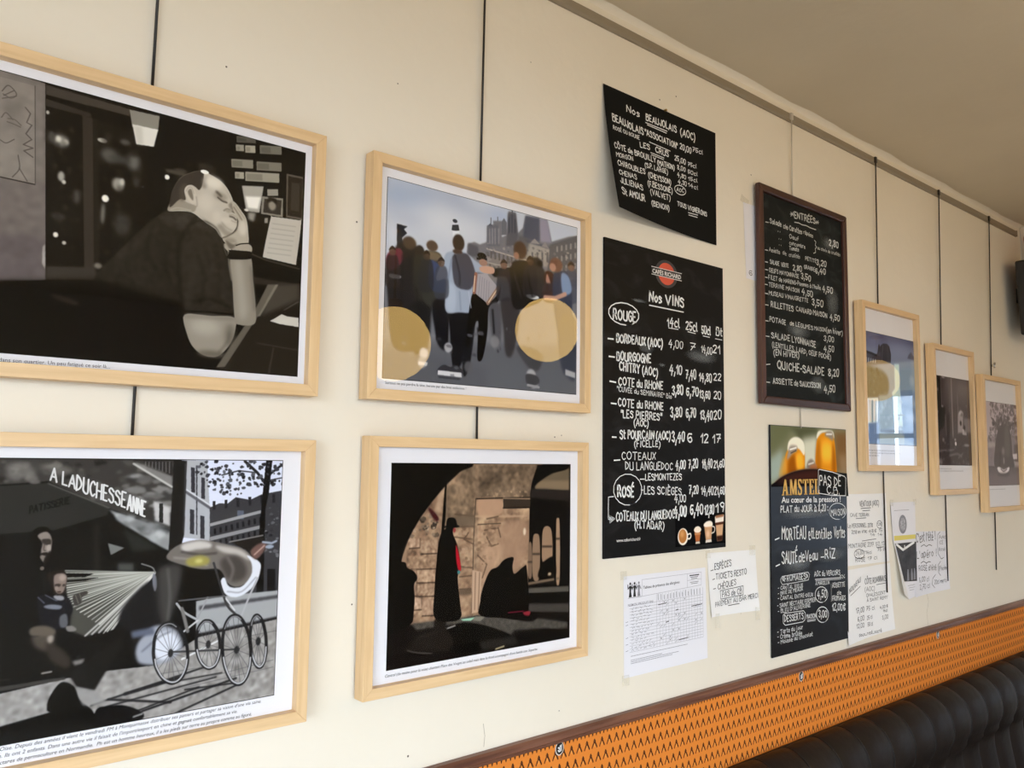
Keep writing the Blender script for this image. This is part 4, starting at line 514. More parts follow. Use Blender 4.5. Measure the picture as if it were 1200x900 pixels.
(2,(74,74,78),0.9,0.9,[793,536,772,486],1.4),(2,(74,74,78),0.9,0.9,[793,536,781,464],1.4),(2,(74,74,78),0.9,0.9,[793,536,793,461],1.4),(2,(74,74,78),0.9,0.9,[793,536,806,478],1.4),(2,(74,74,78),0.9,0.9,[793,536,815,511],1.4),(3,(32,32,34),0.9,1,[818,539,819,557,819,573,817,587,814,599,810,607,806,612,800,613,795,611,789,604,783,594,778,582,774,567,771,550,768,533,767,516,768,500,769,486,772,474,776,465,780,460,786,459,791,462,797,468,803,478,808,490,812,505,816,522,818,539],9.6),(3,(186,186,190),0.9,1,[818,556,818,572,816,586,814,597,810,605,805,610,800,611,795,608,789,602,784,592,779,580,774,566,771,550],4.4),(3,(150,150,154),0.9,0.9,[770,487,772,476,776,468,781,463,786,461,791,464,797,470],3.4),(4,(40,40,42),1.3,1,[793,536,8,12]),(2,(74,74,78),0.8,0.9,[540,535,587,554],1.2),(2,(74,74,78),0.8,0.9,[540,535,582,583],1.2),(2,(74,74,78),0.8,0.9,[540,535,571,605],1.2),(2,(74,74,78),0.8,0.9,[540,535,555,616],1.2),(2,(74,74,78),0.8,0.9,[540,535,537,615],1.2),(2,(74,74,78),0.8,0.9,[540,535,520,601],1.2),(2,(74,74,78),0.8,0.9,[540,535,506,578],1.2),(2,(74,74,78),0.8,0.9,[540,535,497,548],1.2),(2,(74,74,78),0.8,0.9,[540,535,494,516],1.2),(2,(74,74,78),0.8,0.9,[540,535,499,487],1.2),(2,(74,74,78),0.8,0.9,[540,535,509,465],1.2),(2,(74,74,78),0.8,0.9,[540,535,525,453],1.2),(2,(74,74,78),0.8,0.9,[540,535,543,454],1.2),(2,(74,74,78),0.8,0.9,[540,535,561,467],1.2),(2,(74,74,78),0.8,0.9,[540,535,575,491],1.2),(2,(74,74,78),0.8,0.9,[540,535,585,521],1.2),(3,(32,32,34),0.8,1,[587,541,588,560,586,577,582,592,576,604,568,613,558,617,548,618,538,614,527,606,518,595,509,581,502,565,497,547,494,528,494,510,495,493,499,478,505,466,513,458,522,453,532,452,542,455,553,462,563,473,571,488,579,504,584,522,587,541],8.7),
(3,(186,186,190),0.8,1,[586,559,584,576,580,590,574,602,567,610,558,615,548,615,538,611,528,604,518,593,510,579,503,564,499,546],4.0),(3,(150,150,154),0.8,0.9,[500,480,506,468,513,460,522,455,532,454,542,457,552,465],3.1),(4,(40,40,42),1.2,1,[540,535,7,11]),(2,(74,74,78),0.8,0.9,[728,552,771,573],1.3),(2,(74,74,78),0.8,0.9,[728,552,767,609],1.3),(2,(74,74,78),0.8,0.9,[728,552,757,636],1.3),(2,(74,74,78),0.8,0.9,[728,552,743,650],1.3),(2,(74,74,78),0.8,0.9,[728,552,726,649],1.3),(2,(74,74,78),0.8,0.9,[728,552,710,634],1.3),(2,(74,74,78),0.8,0.9,[728,552,697,606],1.3),(2,(74,74,78),0.8,0.9,[728,552,688,570],1.3),(2,(74,74,78),0.8,0.9,[728,552,685,532],1.3),(2,(74,74,78),0.8,0.9,[728,552,689,496],1.3),(2,(74,74,78),0.8,0.9,[728,552,699,469],1.3),(2,(74,74,78),0.8,0.9,[728,552,713,454],1.3),(2,(74,74,78),0.8,0.9,[728,552,730,454],1.3),(2,(74,74,78),0.8,0.9,[728,552,746,469],1.3),(2,(74,74,78),0.8,0.9,[728,552,760,497],1.3),(2,(74,74,78),0.8,0.9,[728,552,769,534],1.3),(3,(32,32,34),0.9,1,[771,558,772,580,771,601,768,620,762,635,755,645,747,651,738,652,728,648,718,639,709,626,701,610,694,590,689,569,686,546,685,524,686,504,689,485,694,470,701,459,709,453,718,452,728,455,738,464,747,477,756,494,763,513,768,535,771,558],9.4),(3,(186,186,190),0.9,1,[771,580,770,600,766,618,761,632,754,643,746,648,737,649,728,645,718,637,710,624,702,608,695,589,690,568],4.3),(3,(150,150,154),0.8,0.9,[690,487,695,473,702,462,710,456,719,455,728,458,737,466],3.3),(4,(40,40,42),1.3,1,[728,552,8,11]),(1,(16,16,18),1.5,1,[71,288,156,298,199,273,223,277,235,438,79,419]),
(1,(15,14,14),0.8,1,[176,220,179,189,199,173,222,179,231,203,231,235,224,260,212,277,194,264]),(1,(132,122,115),1.4,1,[195,196,206,187,219,188,228,206,228,229,226,242,216,254,208,251,205,233,207,213]),(1,(50,45,42),1.4,1,[206,205,224,205,227,217,219,220,209,216]),(4,(160,149,140),1.6,1,[222,227,5,8]),(3,(70,62,58),1.1,0.9,[212,216,211,231,215,234],2.5),(1,(34,30,28),1.1,1,[205,240,220,238,219,247,208,245]),(1,(122,114,106),1.4,1,[203,247,216,248,219,260,212,263]),(1,(30,27,26),1.4,1,[216,248,227,235,224,260,213,271,212,262]),(4,(112,104,96),1.1,1,[210,278,5,5]),(1,(34,29,27),1.1,1,[221,294,236,286,257,287,269,304,267,327,266,344,253,352,239,342,230,318]),(1,(128,113,105),1.4,1,[239,299,255,294,268,305,265,333,259,344,247,343,240,325]),(4,(158,142,132),2.2,1,[258,305,8,9]),(1,(52,44,40),1.4,1,[241,321,254,321,254,327,244,327]),(1,(56,48,44),1.4,1,[259,323,266,322,265,327,260,328]),(4,(140,126,116),1.4,1,[246,331,4,5]),(1,(70,56,50),0.8,1,[248,339,257,339,255,343,250,343]),(1,(27,27,31),1.4,1,[204,350,221,344,253,355,274,357,287,387,278,415,268,437,221,425,206,384]),(2,(96,100,118),1.1,1,[205,350,220,366],2.4),(1,(112,115,124),1.4,1,[219,374,236,371,260,377,255,385,229,381]),(1,(140,140,144),1.4,1,[240,350,261,352,264,362,248,361]),(2,(96,98,112),1.1,1,[221,346,248,363],2.2),(1,(58,55,52),1.1,1,[285,355,300,348,316,345,320,352,306,360,307,374,291,379]),(2,(96,92,86),0.8,1,[291,353,299,374],2.5),(2,(92,88,82),0.8,1,[300,349,308,372],2.3),(1,(86,87,92),1.7,1,[258,404,273,400,276,429,260,430]),
(1,(120,116,112),1.4,1,[273,431,289,431,298,443,279,444]),(1,(92,84,74),2.1,1,[193,425,221,422,247,434,245,448,197,445]),(3,(30,30,33),1.3,0.8,[123,356,145,372,164,402],2.6),(2,(34,34,36),1.3,0.8,[161,301,176,305],2.7),]
PICS['arcade'] = [
(0,(10,9,9),0.6,1,[-111,-64,1035,-89,1039,983,-82,782]),(1,(150,122,98),1.4,1,[326,-11,476,-13,685,-14,633,87,626,201,620,571,380,548,86,549,45,341,117,191,226,74]),(0,(108,91,74),5.6,0.9,[310,-1,679,2,636,78,627,131,362,127,359,67,266,66]),(0,(116,97,78),5.4,0.9,[232,78,356,51,358,232,210,218]),(0,(128,106,86),2.8,0.8,[357,-1,374,-1,374,381,359,380]),(6,13,[35,3,679,-1,622,571,86,549],13.5,7),(6,18,[35,3,679,-1,622,571,86,549],42.3,17),(5,(168,140,112),4.8,0.6,[433,9,626,8,616,122,434,76],16,6.8,(140,116,92),2,1.8),(5,(190,160,128),1.9,0.8,[413,93,615,105,610,126,413,118],18,5.8,(160,134,106),3,1.2),(1,(180,144,116),3.8,0.9,[371,130,486,135,480,187,383,192]),(1,(160,128,104),7.8,0.8,[481,229,615,226,613,347,551,394,483,339]),(1,(184,150,122),7.6,0.7,[395,300,482,297,472,372,399,448]),(2,(44,35,28),0.9,1,[362,127,625,127],4.7),(2,(70,56,46),0.9,1,[362,127,355,265,352,533],3.8),(0,(58,49,41),1.0,1,[492,128,627,133,626,164,493,162]),(2,(150,126,102),1.0,1,[492,128,627,133],3.9),(2,(20,16,14),1.0,1,[493,164,626,166],4.9),(2,(190,158,128),2.8,0.8,[361,191,469,195,611,198],6.6),(2,(74,60,48),1.9,1,[373,221,481,221],3.8),(2,(84,66,52),1.8,0.8,[280,225,352,226],5.5),(2,(84,66,52),1.8,0.8,[268,180,356,191],5.5),(2,(84,66,52),1.9,0.8,[405,243,470,237,482,272],5.7),(2,(84,66,52),1.9,0.8,[416,268,438,303,471,296],5.7),(2,(84,66,52),1.9,0.8,[375,332,418,368,398,415],5.6),(2,(84,66,52),1.8,0.8,[294,403,350,403],5.5),(2,(84,66,52),1.8,0.8,[295,447,346,450],5.5),(2,(84,66,52),1.8,0.8,[270,261,348,273],5.4),
(2,(84,66,52),1.8,0.8,[288,366,350,375],5.5),(2,(84,66,52),1.9,0.8,[415,202,469,195],5.7),(2,(84,66,52),1.9,0.8,[331,248,311,271,353,290],5.6),(0,(110,94,78),4.6,0.8,[274,188,356,187,357,228,280,222]),(0,(84,70,58),3.6,0.8,[290,447,348,448,349,472,290,467]),(5,(196,166,138),1.8,0.6,[270,229,362,233,355,379,283,374],30,6.4,(96,76,60),6,1.5),(5,(196,162,132),1.9,0.6,[373,225,481,221,472,338,376,381],40,5.6,(104,82,64),16,1.6),(5,(190,165,140),1.7,0.9,[117,183,198,162,201,257,77,251],34,8.6,(40,32,26),8,1.3),(0,(176,146,122),2.5,1,[77,258,119,257,120,290,78,288]),(2,(70,54,44),1.7,1,[78,290,120,290],4.2),(2,(84,66,54),1.7,0.7,[121,257,122,290],3.4),(0,(160,132,108),2.6,1,[124,266,196,266,197,314,125,309]),(2,(70,54,44),1.7,1,[126,312,197,314],4.3),(2,(84,66,54),1.8,0.7,[198,267,199,314],3.5),(0,(150,122,98),2.5,1,[74,315,193,320,194,367,76,358]),(2,(70,54,44),1.7,1,[76,361,194,367],4.2),(2,(84,66,54),1.8,0.7,[195,320,196,367],3.5),(0,(170,140,114),2.6,1,[110,368,189,371,190,414,111,407]),(2,(70,54,44),1.7,1,[111,409,190,414],4.3),(2,(84,66,54),1.8,0.7,[191,371,192,414],3.5),(0,(158,130,106),2.6,1,[110,414,188,418,189,461,111,453]),(2,(70,54,44),1.7,1,[111,455,189,461],4.3),(2,(84,66,54),1.8,0.7,[189,418,191,461],3.5),(0,(178,148,124),2.5,1,[100,461,132,461,133,501,101,498]),(2,(70,54,44),1.7,1,[101,500,133,501],4.2),(2,(84,66,54),1.7,0.7,[133,461,135,502],3.4),(0,(166,136,112),2.6,1,[135,465,187,467,188,527,137,521]),(2,(70,54,44),1.7,1,[137,523,188,527],4.3),(2,(84,66,54),1.8,0.7,[189,467,190,527],3.5),
(0,(150,122,100),2.5,1,[85,362,108,361,111,453,88,451]),(2,(70,54,44),1.7,1,[88,453,111,453],4.2),(2,(84,66,54),1.7,0.7,[110,361,113,453],3.4),(6,16,[68,250,191,257,189,531,76,518],11.9,4),(2,(178,150,124),5.3,0.7,[198,162,207,98,221,74],23.1),(1,(60,26,28),2.6,1,[154,153,179,169,199,194,185,201,160,172]),(1,(9,8,8),2.4,1,[-112,-102,326,-11,285,30,221,81,164,137,117,191,77,251,47,318,26,354,-92,492]),(0,(12,10,9),0.9,1,[222,70,230,70,227,195,217,290,210,242]),(0,(20,18,17),1.0,1,[664,2,850,1,857,695,618,664,626,201,634,87]),(1,(104,91,73),3.1,1,[651,92,686,61,741,35,787,22,851,18,851,101,711,95]),(0,(140,120,95),4.2,0.7,[662,63,851,64,851,101,651,94]),(1,(7,6,6),2.1,1,[634,92,648,43,685,4,822,4,816,20,735,36,672,68]),(0,(40,36,34),2.1,1,[629,96,851,104,852,149,627,129]),(0,(16,14,13),3.1,1,[630,131,852,149,852,209,628,175]),(1,(140,114,92),1.5,1,[646,432,644,291,661,268,680,293,681,435]),(2,(60,50,42),2.0,1,[645,345,680,347],7.2),(1,(150,122,98),1.6,1,[695,375,694,265,718,241,744,267,745,378]),(2,(60,50,42),2.1,1,[694,319,744,322],7.3),(1,(160,132,106),1.6,1,[769,451,767,238,776,213,787,239,789,452]),(2,(60,50,42),2.1,1,[767,293,787,294],7.5),(1,(120,98,80),1.5,1,[622,425,621,320,630,297,640,321,641,427]),(2,(60,50,42),2.0,1,[622,374,640,375],7.1),(1,(22,19,17),2.1,1,[685,396,714,372,758,366,764,441,677,439]),(4,(190,170,140),2.1,1,[734,428,9,6]),(2,(120,102,84),2.0,1,[623,456,783,449],10.1),(2,(14,12,11),1.1,1,[761,214,764,455],9.6),(2,(16,14,12),1.0,1,[689,247,686,439],8.3),
(0,(84,80,73),2.0,1,[618,472,855,484,855,507,619,492]),(0,(12,11,11),1.0,1,[619,492,855,507,855,552,619,528]),(0,(64,60,56),4.0,1,[619,530,855,552,856,597,620,562]),(2,(30,28,26),1.1,1,[839,3,843,684],5.5),(0,(24,22,21),2.4,1,[-48,522,95,547,620,562,856,588,858,863,-42,717]),(0,(76,72,66),3.4,1,[95,543,380,548,554,565,834,625,835,664,718,633,555,622,533,644,477,617,258,566,114,568]),(6,10,[95,543,841,599,841,666,114,568],11.8,9),(1,(9,8,8),2.7,1,[278,568,380,578,527,631,538,658,478,678,280,663,220,612]),(0,(20,18,17),5.9,1,[555,635,841,648,841,693,567,661]),(0,(40,38,36),5.6,1,[382,641,555,639,578,675,403,678]),(0,(150,200,172),1.4,1,[303,553,371,553,349,563,313,559]),(0,(120,116,104),1.9,1,[369,551,422,553,391,570,354,562]),(2,(150,146,140),1.8,1,[243,578,278,572],5.3),(2,(150,140,110),1.9,1,[467,679,505,674],6.7),(1,(31,28,26),3.4,1,[74,627,115,591,180,576,189,542,213,535,236,544,243,580,269,611,260,653,182,653,107,643]),(3,(84,78,72),1.7,0.9,[79,630,116,643,182,655],3.4),(2,(44,40,37),3.4,0.8,[124,592,200,586],6.8),(1,(8,7,8),0.9,1,[231,211,239,193,269,195,279,222,266,228,261,248,283,295,297,367,286,406,301,511,305,540,278,556,191,537,186,445,196,304,208,248,230,228]),(1,(8,7,8),0.9,1,[222,220,282,219,282,227,225,227]),(1,(168,30,42),1.4,1,[275,289,288,318,300,375,289,381,278,342]),(4,(140,60,58),1.8,1,[267,236,6,9]),(4,(70,130,132),1.8,1,[290,386,7,7]),(1,(8,7,8),1.2,1,[24,347,32,334,63,336,71,355,99,369,113,393,100,414,104,460,101,506,88,546,-12,560,-9,397]),(1,(8,7,8),1.4,1,[384,543,397,464,432,395,470,381,501,357,546,351,542,385,553,413,596,391,615,401,618,575,487,568]),
(4,(80,70,62),2.0,1,[523,428,6,3]),(0,(186,156,130),1.9,1,[351,383,395,394,391,497,381,536,352,538]),(2,(120,96,78),1.9,1,[366,393,365,526],3.7),(2,(120,96,78),1.9,1,[385,395,381,528],3.8),(1,(16,13,14),2.0,1,[565,569,634,564,676,581,646,599,577,587]),(1,(140,44,54),2.0,1,[599,560,634,560,629,576,605,571]),(2,(130,40,60),1.5,1,[525,554,599,556],3.9),(4,(216,196,170),2.0,1,[601,257,7,14]),]
PICS['tower'] = [
(0,(96,104,126),0.6,1,[-45,-29,847,-134,781,734,-86,747]),(0,(64,66,92),26.7,0.9,[-45,-29,842,-75,833,43,-51,85]),(4,(110,116,140),37.2,0.8,[495,75,184,38]),(4,(98,104,130),27.7,0.7,[149,47,94,27]),(0,(58,58,68),2.0,1,[35,124,126,125,203,141,199,212,30,226]),(0,(34,33,40),2.0,1,[36,118,204,134,203,147,35,134]),(0,(120,124,134),2.0,1,[48,163,62,161,61,190,46,191]),(0,(120,124,134),2.0,1,[76,164,91,162,90,190,75,191]),(0,(120,124,134),2.1,1,[106,165,120,163,119,190,104,191]),(0,(120,124,134),2.1,1,[135,165,150,164,148,190,133,191]),(0,(120,124,134),2.1,1,[164,166,179,165,178,190,163,191]),(0,(46,44,50),2.8,1,[178,196,188,145,205,113,215,74,230,63,237,82,249,70,280,56,331,53,365,66,385,114,377,178]),(2,(74,72,78),2.8,1,[276,70,254,180],7.1),(2,(66,64,70),2.9,1,[338,63,338,173],5.8),(1,(62,60,68),4.2,1,[188,145,239,109,242,181,185,195]),(0,(66,68,84),4.6,1,[637,95,677,72,696,94,725,103,724,125,615,121]),(0,(112,130,150),5.4,1,[30,226,740,130,731,697,32,693]),(0,(120,130,148),8.1,0.8,[30,212,752,123,748,166,28,252]),(1,(50,54,56),10.7,0.95,[30,226,158,219,269,233,334,273,339,345,279,394,19,413]),(5,(36,40,40),4.0,0.8,[29,234,213,228,334,282,318,383,20,409],50,13.4,(76,82,84),51,1.1),(0,(92,114,146),11.8,1,[497,353,758,327,731,697,517,646]),(4,(140,158,182),18.2,0.8,[639,513,84,26]),(4,(124,142,166),18.1,0.7,[596,384,83,19]),(4,(130,148,172),15.4,0.7,[698,416,55,23]),(0,(168,190,198),4.4,1,[425,174,493,169,494,326,517,500,522,573,402,577,381,361,422,331]),(0,(112,128,136),8.3,1,[203,389,386,378,402,577,197,620]),  # dark leafy patch: print darkened behind the globe's reflection so the disc looks golden
(0,(190,204,212),4.0,1,[44,416,195,404,178,559,46,572]),(0,(120,134,146),2.7,1,[109,421,127,420,119,561,101,562]),(0,(130,144,156),2.7,1,[161,418,172,418,163,559,152,560]),(2,(84,98,108),2.1,1,[203,398,196,690],9.7),(2,(104,122,130),2.8,1,[203,513,547,498],5.5),(0,(82,92,102),5.5,1,[209,600,524,597,523,614,208,617]),(0,(96,116,150),8.0,1,[39,573,193,558,193,690,36,693]),(0,(132,146,152),6.9,1,[196,628,538,627,534,692,196,694]),(4,(132,148,164),9.2,0.8,[667,267,34,34]),(5,(86,102,110),5.6,0.5,[221,406,555,387,541,591,209,602],30,12.5,(160,176,184),5,1.8),]
PICS['lane'] = [
(0,(60,53,55),0.6,1,[-28,-49,873,-124,790,689,-86,686]),(0,(76,69,71),27.2,0.8,[190,-3,689,1,672,171,175,174]),(4,(90,83,85),28.9,0.7,[516,72,123,42]),(1,(30,25,27),5.3,1,[43,-24,137,-3,143,199,194,220,164,349,101,382,59,493,0,509]),(1,(46,40,42),8.1,1,[222,283,281,264,266,441,209,442]),(2,(104,96,98),2.8,1,[314,5,313,206,313,428],15.3),(2,(84,77,79),2.7,1,[136,9,140,207],12.1),(2,(92,85,87),4.2,1,[413,107,412,242,399,393],9.9),(2,(84,77,79),4.0,1,[194,276,202,411],13.5),(4,(140,134,136),4.1,1,[180,4,27,6]),(4,(100,94,96),4.0,1,[81,96,13,14]),(4,(110,104,106),4.0,1,[68,250,15,11]),(4,(124,118,120),4.0,1,[149,211,17,7]),(0,(124,116,118),5.6,1,[409,259,462,223,505,238,483,386,399,389]),(0,(146,139,142),2.8,1,[478,358,550,361,550,404,478,400]),(0,(92,85,88),7.2,1,[509,279,666,281,656,381,508,382]),(4,(40,36,38),4.3,1,[453,318,18,18]),(4,(36,32,34),4.3,1,[517,348,16,17]),(4,(150,144,146),7.1,1,[456,248,32,18]),(0,(50,44,46),15.6,0.9,[23,447,654,398,648,631,26,633]),(4,(176,170,172),2.8,1,[353,467,16,15]),(4,(120,114,116),4.2,1,[347,439,16,10]),(4,(122,116,118),5.7,1,[544,475,49,8]),(4,(104,98,100),4.0,1,[148,444,17,14]),(2,(96,89,91),5.2,1,[62,522,317,512],10.5),(3,(100,93,95),5.4,0.8,[237,553,374,539,451,558],12.2),(4,(104,97,99),7.9,1,[93,594,33,20]),(2,(92,86,88),5.6,1,[391,567,473,534],9.7),(5,(36,31,33),3.9,0.7,[41,454,651,431,641,614,38,617],40,11.7,(86,80,82),3,1.5),(5,(50,45,47),4.2,0.6,[388,162,674,146,662,272,398,267],20,11.2,(100,94,96),4,1.5),]
PICS['tree'] = [
(0,(152,142,148),0.6,1,[-3,-61,1050,-126,940,731,-81,712]),(0,(112,103,108),11.7,1,[25,283,802,245,769,510,1,511]),(0,(138,130,134),5.9,1,[22,312,238,303,233,344,17,357]),(5,(86,79,83),5.9,0.7,[48,266,242,261,216,503,23,503],24,13.3,(140,132,137),3,0.6),(0,(82,75,79),6.5,1,[624,320,782,307,763,457,607,458]),(0,(176,168,172),3.2,1,[577,394,682,388,677,433,582,434]),(0,(138,130,134),4.8,1,[585,450,763,457,760,485,585,483]),(5,(78,71,75),3.0,1,[156,6,475,-11,475,194,226,202,151,97],80,16.6,(120,111,116),21,1.2),(5,(74,67,71),3.2,1,[404,7,787,6,768,158,406,196],100,17.4,(118,109,114),22,1.2),(5,(80,73,77),3.0,1,[140,197,272,193,285,276,87,298],36,13.5,(116,108,113),23,1.3),(5,(78,71,75),3.2,1,[478,168,768,158,752,290,510,288],60,15.9,(118,110,115),24,1.2),(5,(66,60,63),3.0,1,[213,128,555,105,568,191,226,202],60,18.3,(92,85,89),25,1.2),(1,(72,66,68),4.5,1,[220,503,229,344,264,260,315,199,410,162,522,184,566,252,582,390,592,510]),(2,(80,74,77),3.2,1,[440,-2,422,170],11.1),(3,(74,68,71),3.1,1,[315,199,233,144,170,121],10.8),(3,(72,66,69),3.2,1,[522,184,644,145,766,140],16.1),(1,(88,84,84),12.7,0.7,[440,195,521,192,526,390,429,392]),(4,(112,104,106),10.9,0.9,[390,374,32,31]),(4,(128,120,122),6.2,0.8,[395,447,16,29]),(2,(58,53,55),9.3,0.8,[327,393,304,502],21.6),(0,(84,77,81),4.4,1,[2,503,771,497,751,658,-13,649]),(0,(98,91,95),17.4,0.7,[-2,544,765,540,751,658,-13,649]),(1,(196,188,192),3.0,1,[255,502,305,497,381,517,462,502,504,497,487,527,423,546,343,549,278,534]),(3,(84,78,81),3.1,0.9,[325,511,382,529,452,512],10.8),
(1,(62,56,59),9.1,0.8,[255,546,504,543,455,563,319,565]),(2,(64,58,61),4.4,1,[24,495,216,499],10.2),]
PICS['beer'] = [
(0,(122,124,98),0.6,1,[-17,-40,1124,-87,1091,568,-33,537]),(0,(96,100,72),28.0,0.9,[-17,-40,338,-54,199,95,-24,230]),(0,(70,74,52),20.5,0.8,[222,-8,597,-11,594,75,430,132,296,41]),(0,(206,208,190),21.1,0.9,[392,80,594,53,584,299,404,299]),(0,(150,166,160),22.2,0.9,[-24,230,141,158,153,360,-28,379]),(0,(118,86,52),26.2,0.9,[829,14,1119,16,1102,344,837,299]),(0,(150,128,100),26.4,0.7,[886,189,1110,186,1101,366,922,343]),(1,(206,128,28),4.3,1,[154,340,165,229,209,157,312,134,413,155,418,299,402,351]),(1,(120,60,12),14.5,0.7,[214,228,291,196,315,320,210,330]),(1,(246,176,52),14.8,0.9,[310,196,388,185,400,289,326,299]),(1,(196,150,70),11.3,0.8,[95,340,139,229,177,208,177,330]),(1,(228,224,206),4.4,1,[208,167,214,110,266,77,334,71,400,96,421,142,412,195,354,156,283,145]),(1,(150,140,128),7.3,1,[216,158,246,130,322,134,319,165,263,186,195,228]),(2,(230,228,222),2.9,1,[235,158,312,144],11.7),(2,(80,72,64),2.9,1,[244,182,311,163],8.8),(1,(212,136,30),4.7,1,[568,299,574,139,598,64,658,30,785,26,826,69,846,189,846,332,708,321]),(1,(248,190,64),25.4,0.9,[654,106,781,103,797,223,649,224]),(1,(160,90,20),15.6,0.7,[574,150,624,85,636,288,572,299]),(1,(140,74,16),13.0,0.7,[803,102,842,189,843,321,790,299]),(1,(222,220,204),4.7,1,[585,75,600,26,679,10,807,14,826,69,785,26,657,32]),(1,(140,132,122),8.0,1,[695,45,732,19,802,20,812,80,751,65]),(2,(226,224,218),3.2,1,[720,39,795,37],11.2),(1,(128,118,108),6.1,1,[448,284,457,242,506,220,554,246,568,294,504,289]),(2,(210,206,198),3.0,1,[469,257,536,246],10.7),
(1,(170,110,70),7.7,1,[494,268,570,257,574,294,493,294]),(1,(20,18,20),2.1,1,[-30,418,43,378,136,340,287,305,484,289,688,297,879,326,1055,377,1138,546,493,551,-68,536]),(1,(66,36,30),16.9,0.9,[61,380,192,335,345,308,503,295,625,301,602,374,228,381]),(3,(110,84,66),2.8,0.8,[43,378,136,340,287,305,484,289,688,297,879,326,1011,360],5.6),]
PICS['cups'] = [
(0,(17,17,18),0.6,1,[-66,-61,563,-70,556,287,-69,245]),(4,(236,226,212),1.9,1,[69,126,48,49]),(4,(176,116,62),1.9,1,[67,123,37,40]),(4,(206,150,92),7.8,1,[61,110,19,19]),(3,(232,224,212),1.6,1,[116,115,139,112,143,129,131,140,115,140],9.5),(0,(170,98,56),1.9,1,[175,89,239,88,226,161,190,162]),(1,(236,222,204),1.9,1,[173,92,191,75,223,74,243,92,223,109,187,107]),(0,(206,196,184),1.6,1,[190,162,226,161,230,174,186,174]),(2,(210,160,110),3.2,1,[183,116,233,116],8.0),(0,(196,150,112),2.0,1,[270,61,353,56,341,155,287,158]),(1,(240,228,212),2.0,1,[268,65,295,48,336,45,355,60,346,77,280,79]),(3,(206,196,186),1.7,1,[350,77,375,86,371,111,345,119],8.3),(0,(214,204,194),1.6,1,[287,156,341,154,345,171,283,173]),(4,(222,184,150),6.6,1,[308,122,16,22]),(0,(206,164,126),2.0,1,[380,23,470,14,450,167,399,169]),(0,(238,228,216),2.5,1,[381,21,470,13,467,54,382,59]),(0,(84,48,34),1.7,1,[382,59,467,54,465,69,384,74]),(0,(60,34,26),3.4,1,[395,139,455,136,452,167,399,169]),(0,(150,100,70),3.4,1,[385,16,470,9,465,24,389,31]),]
TEXTS = {}
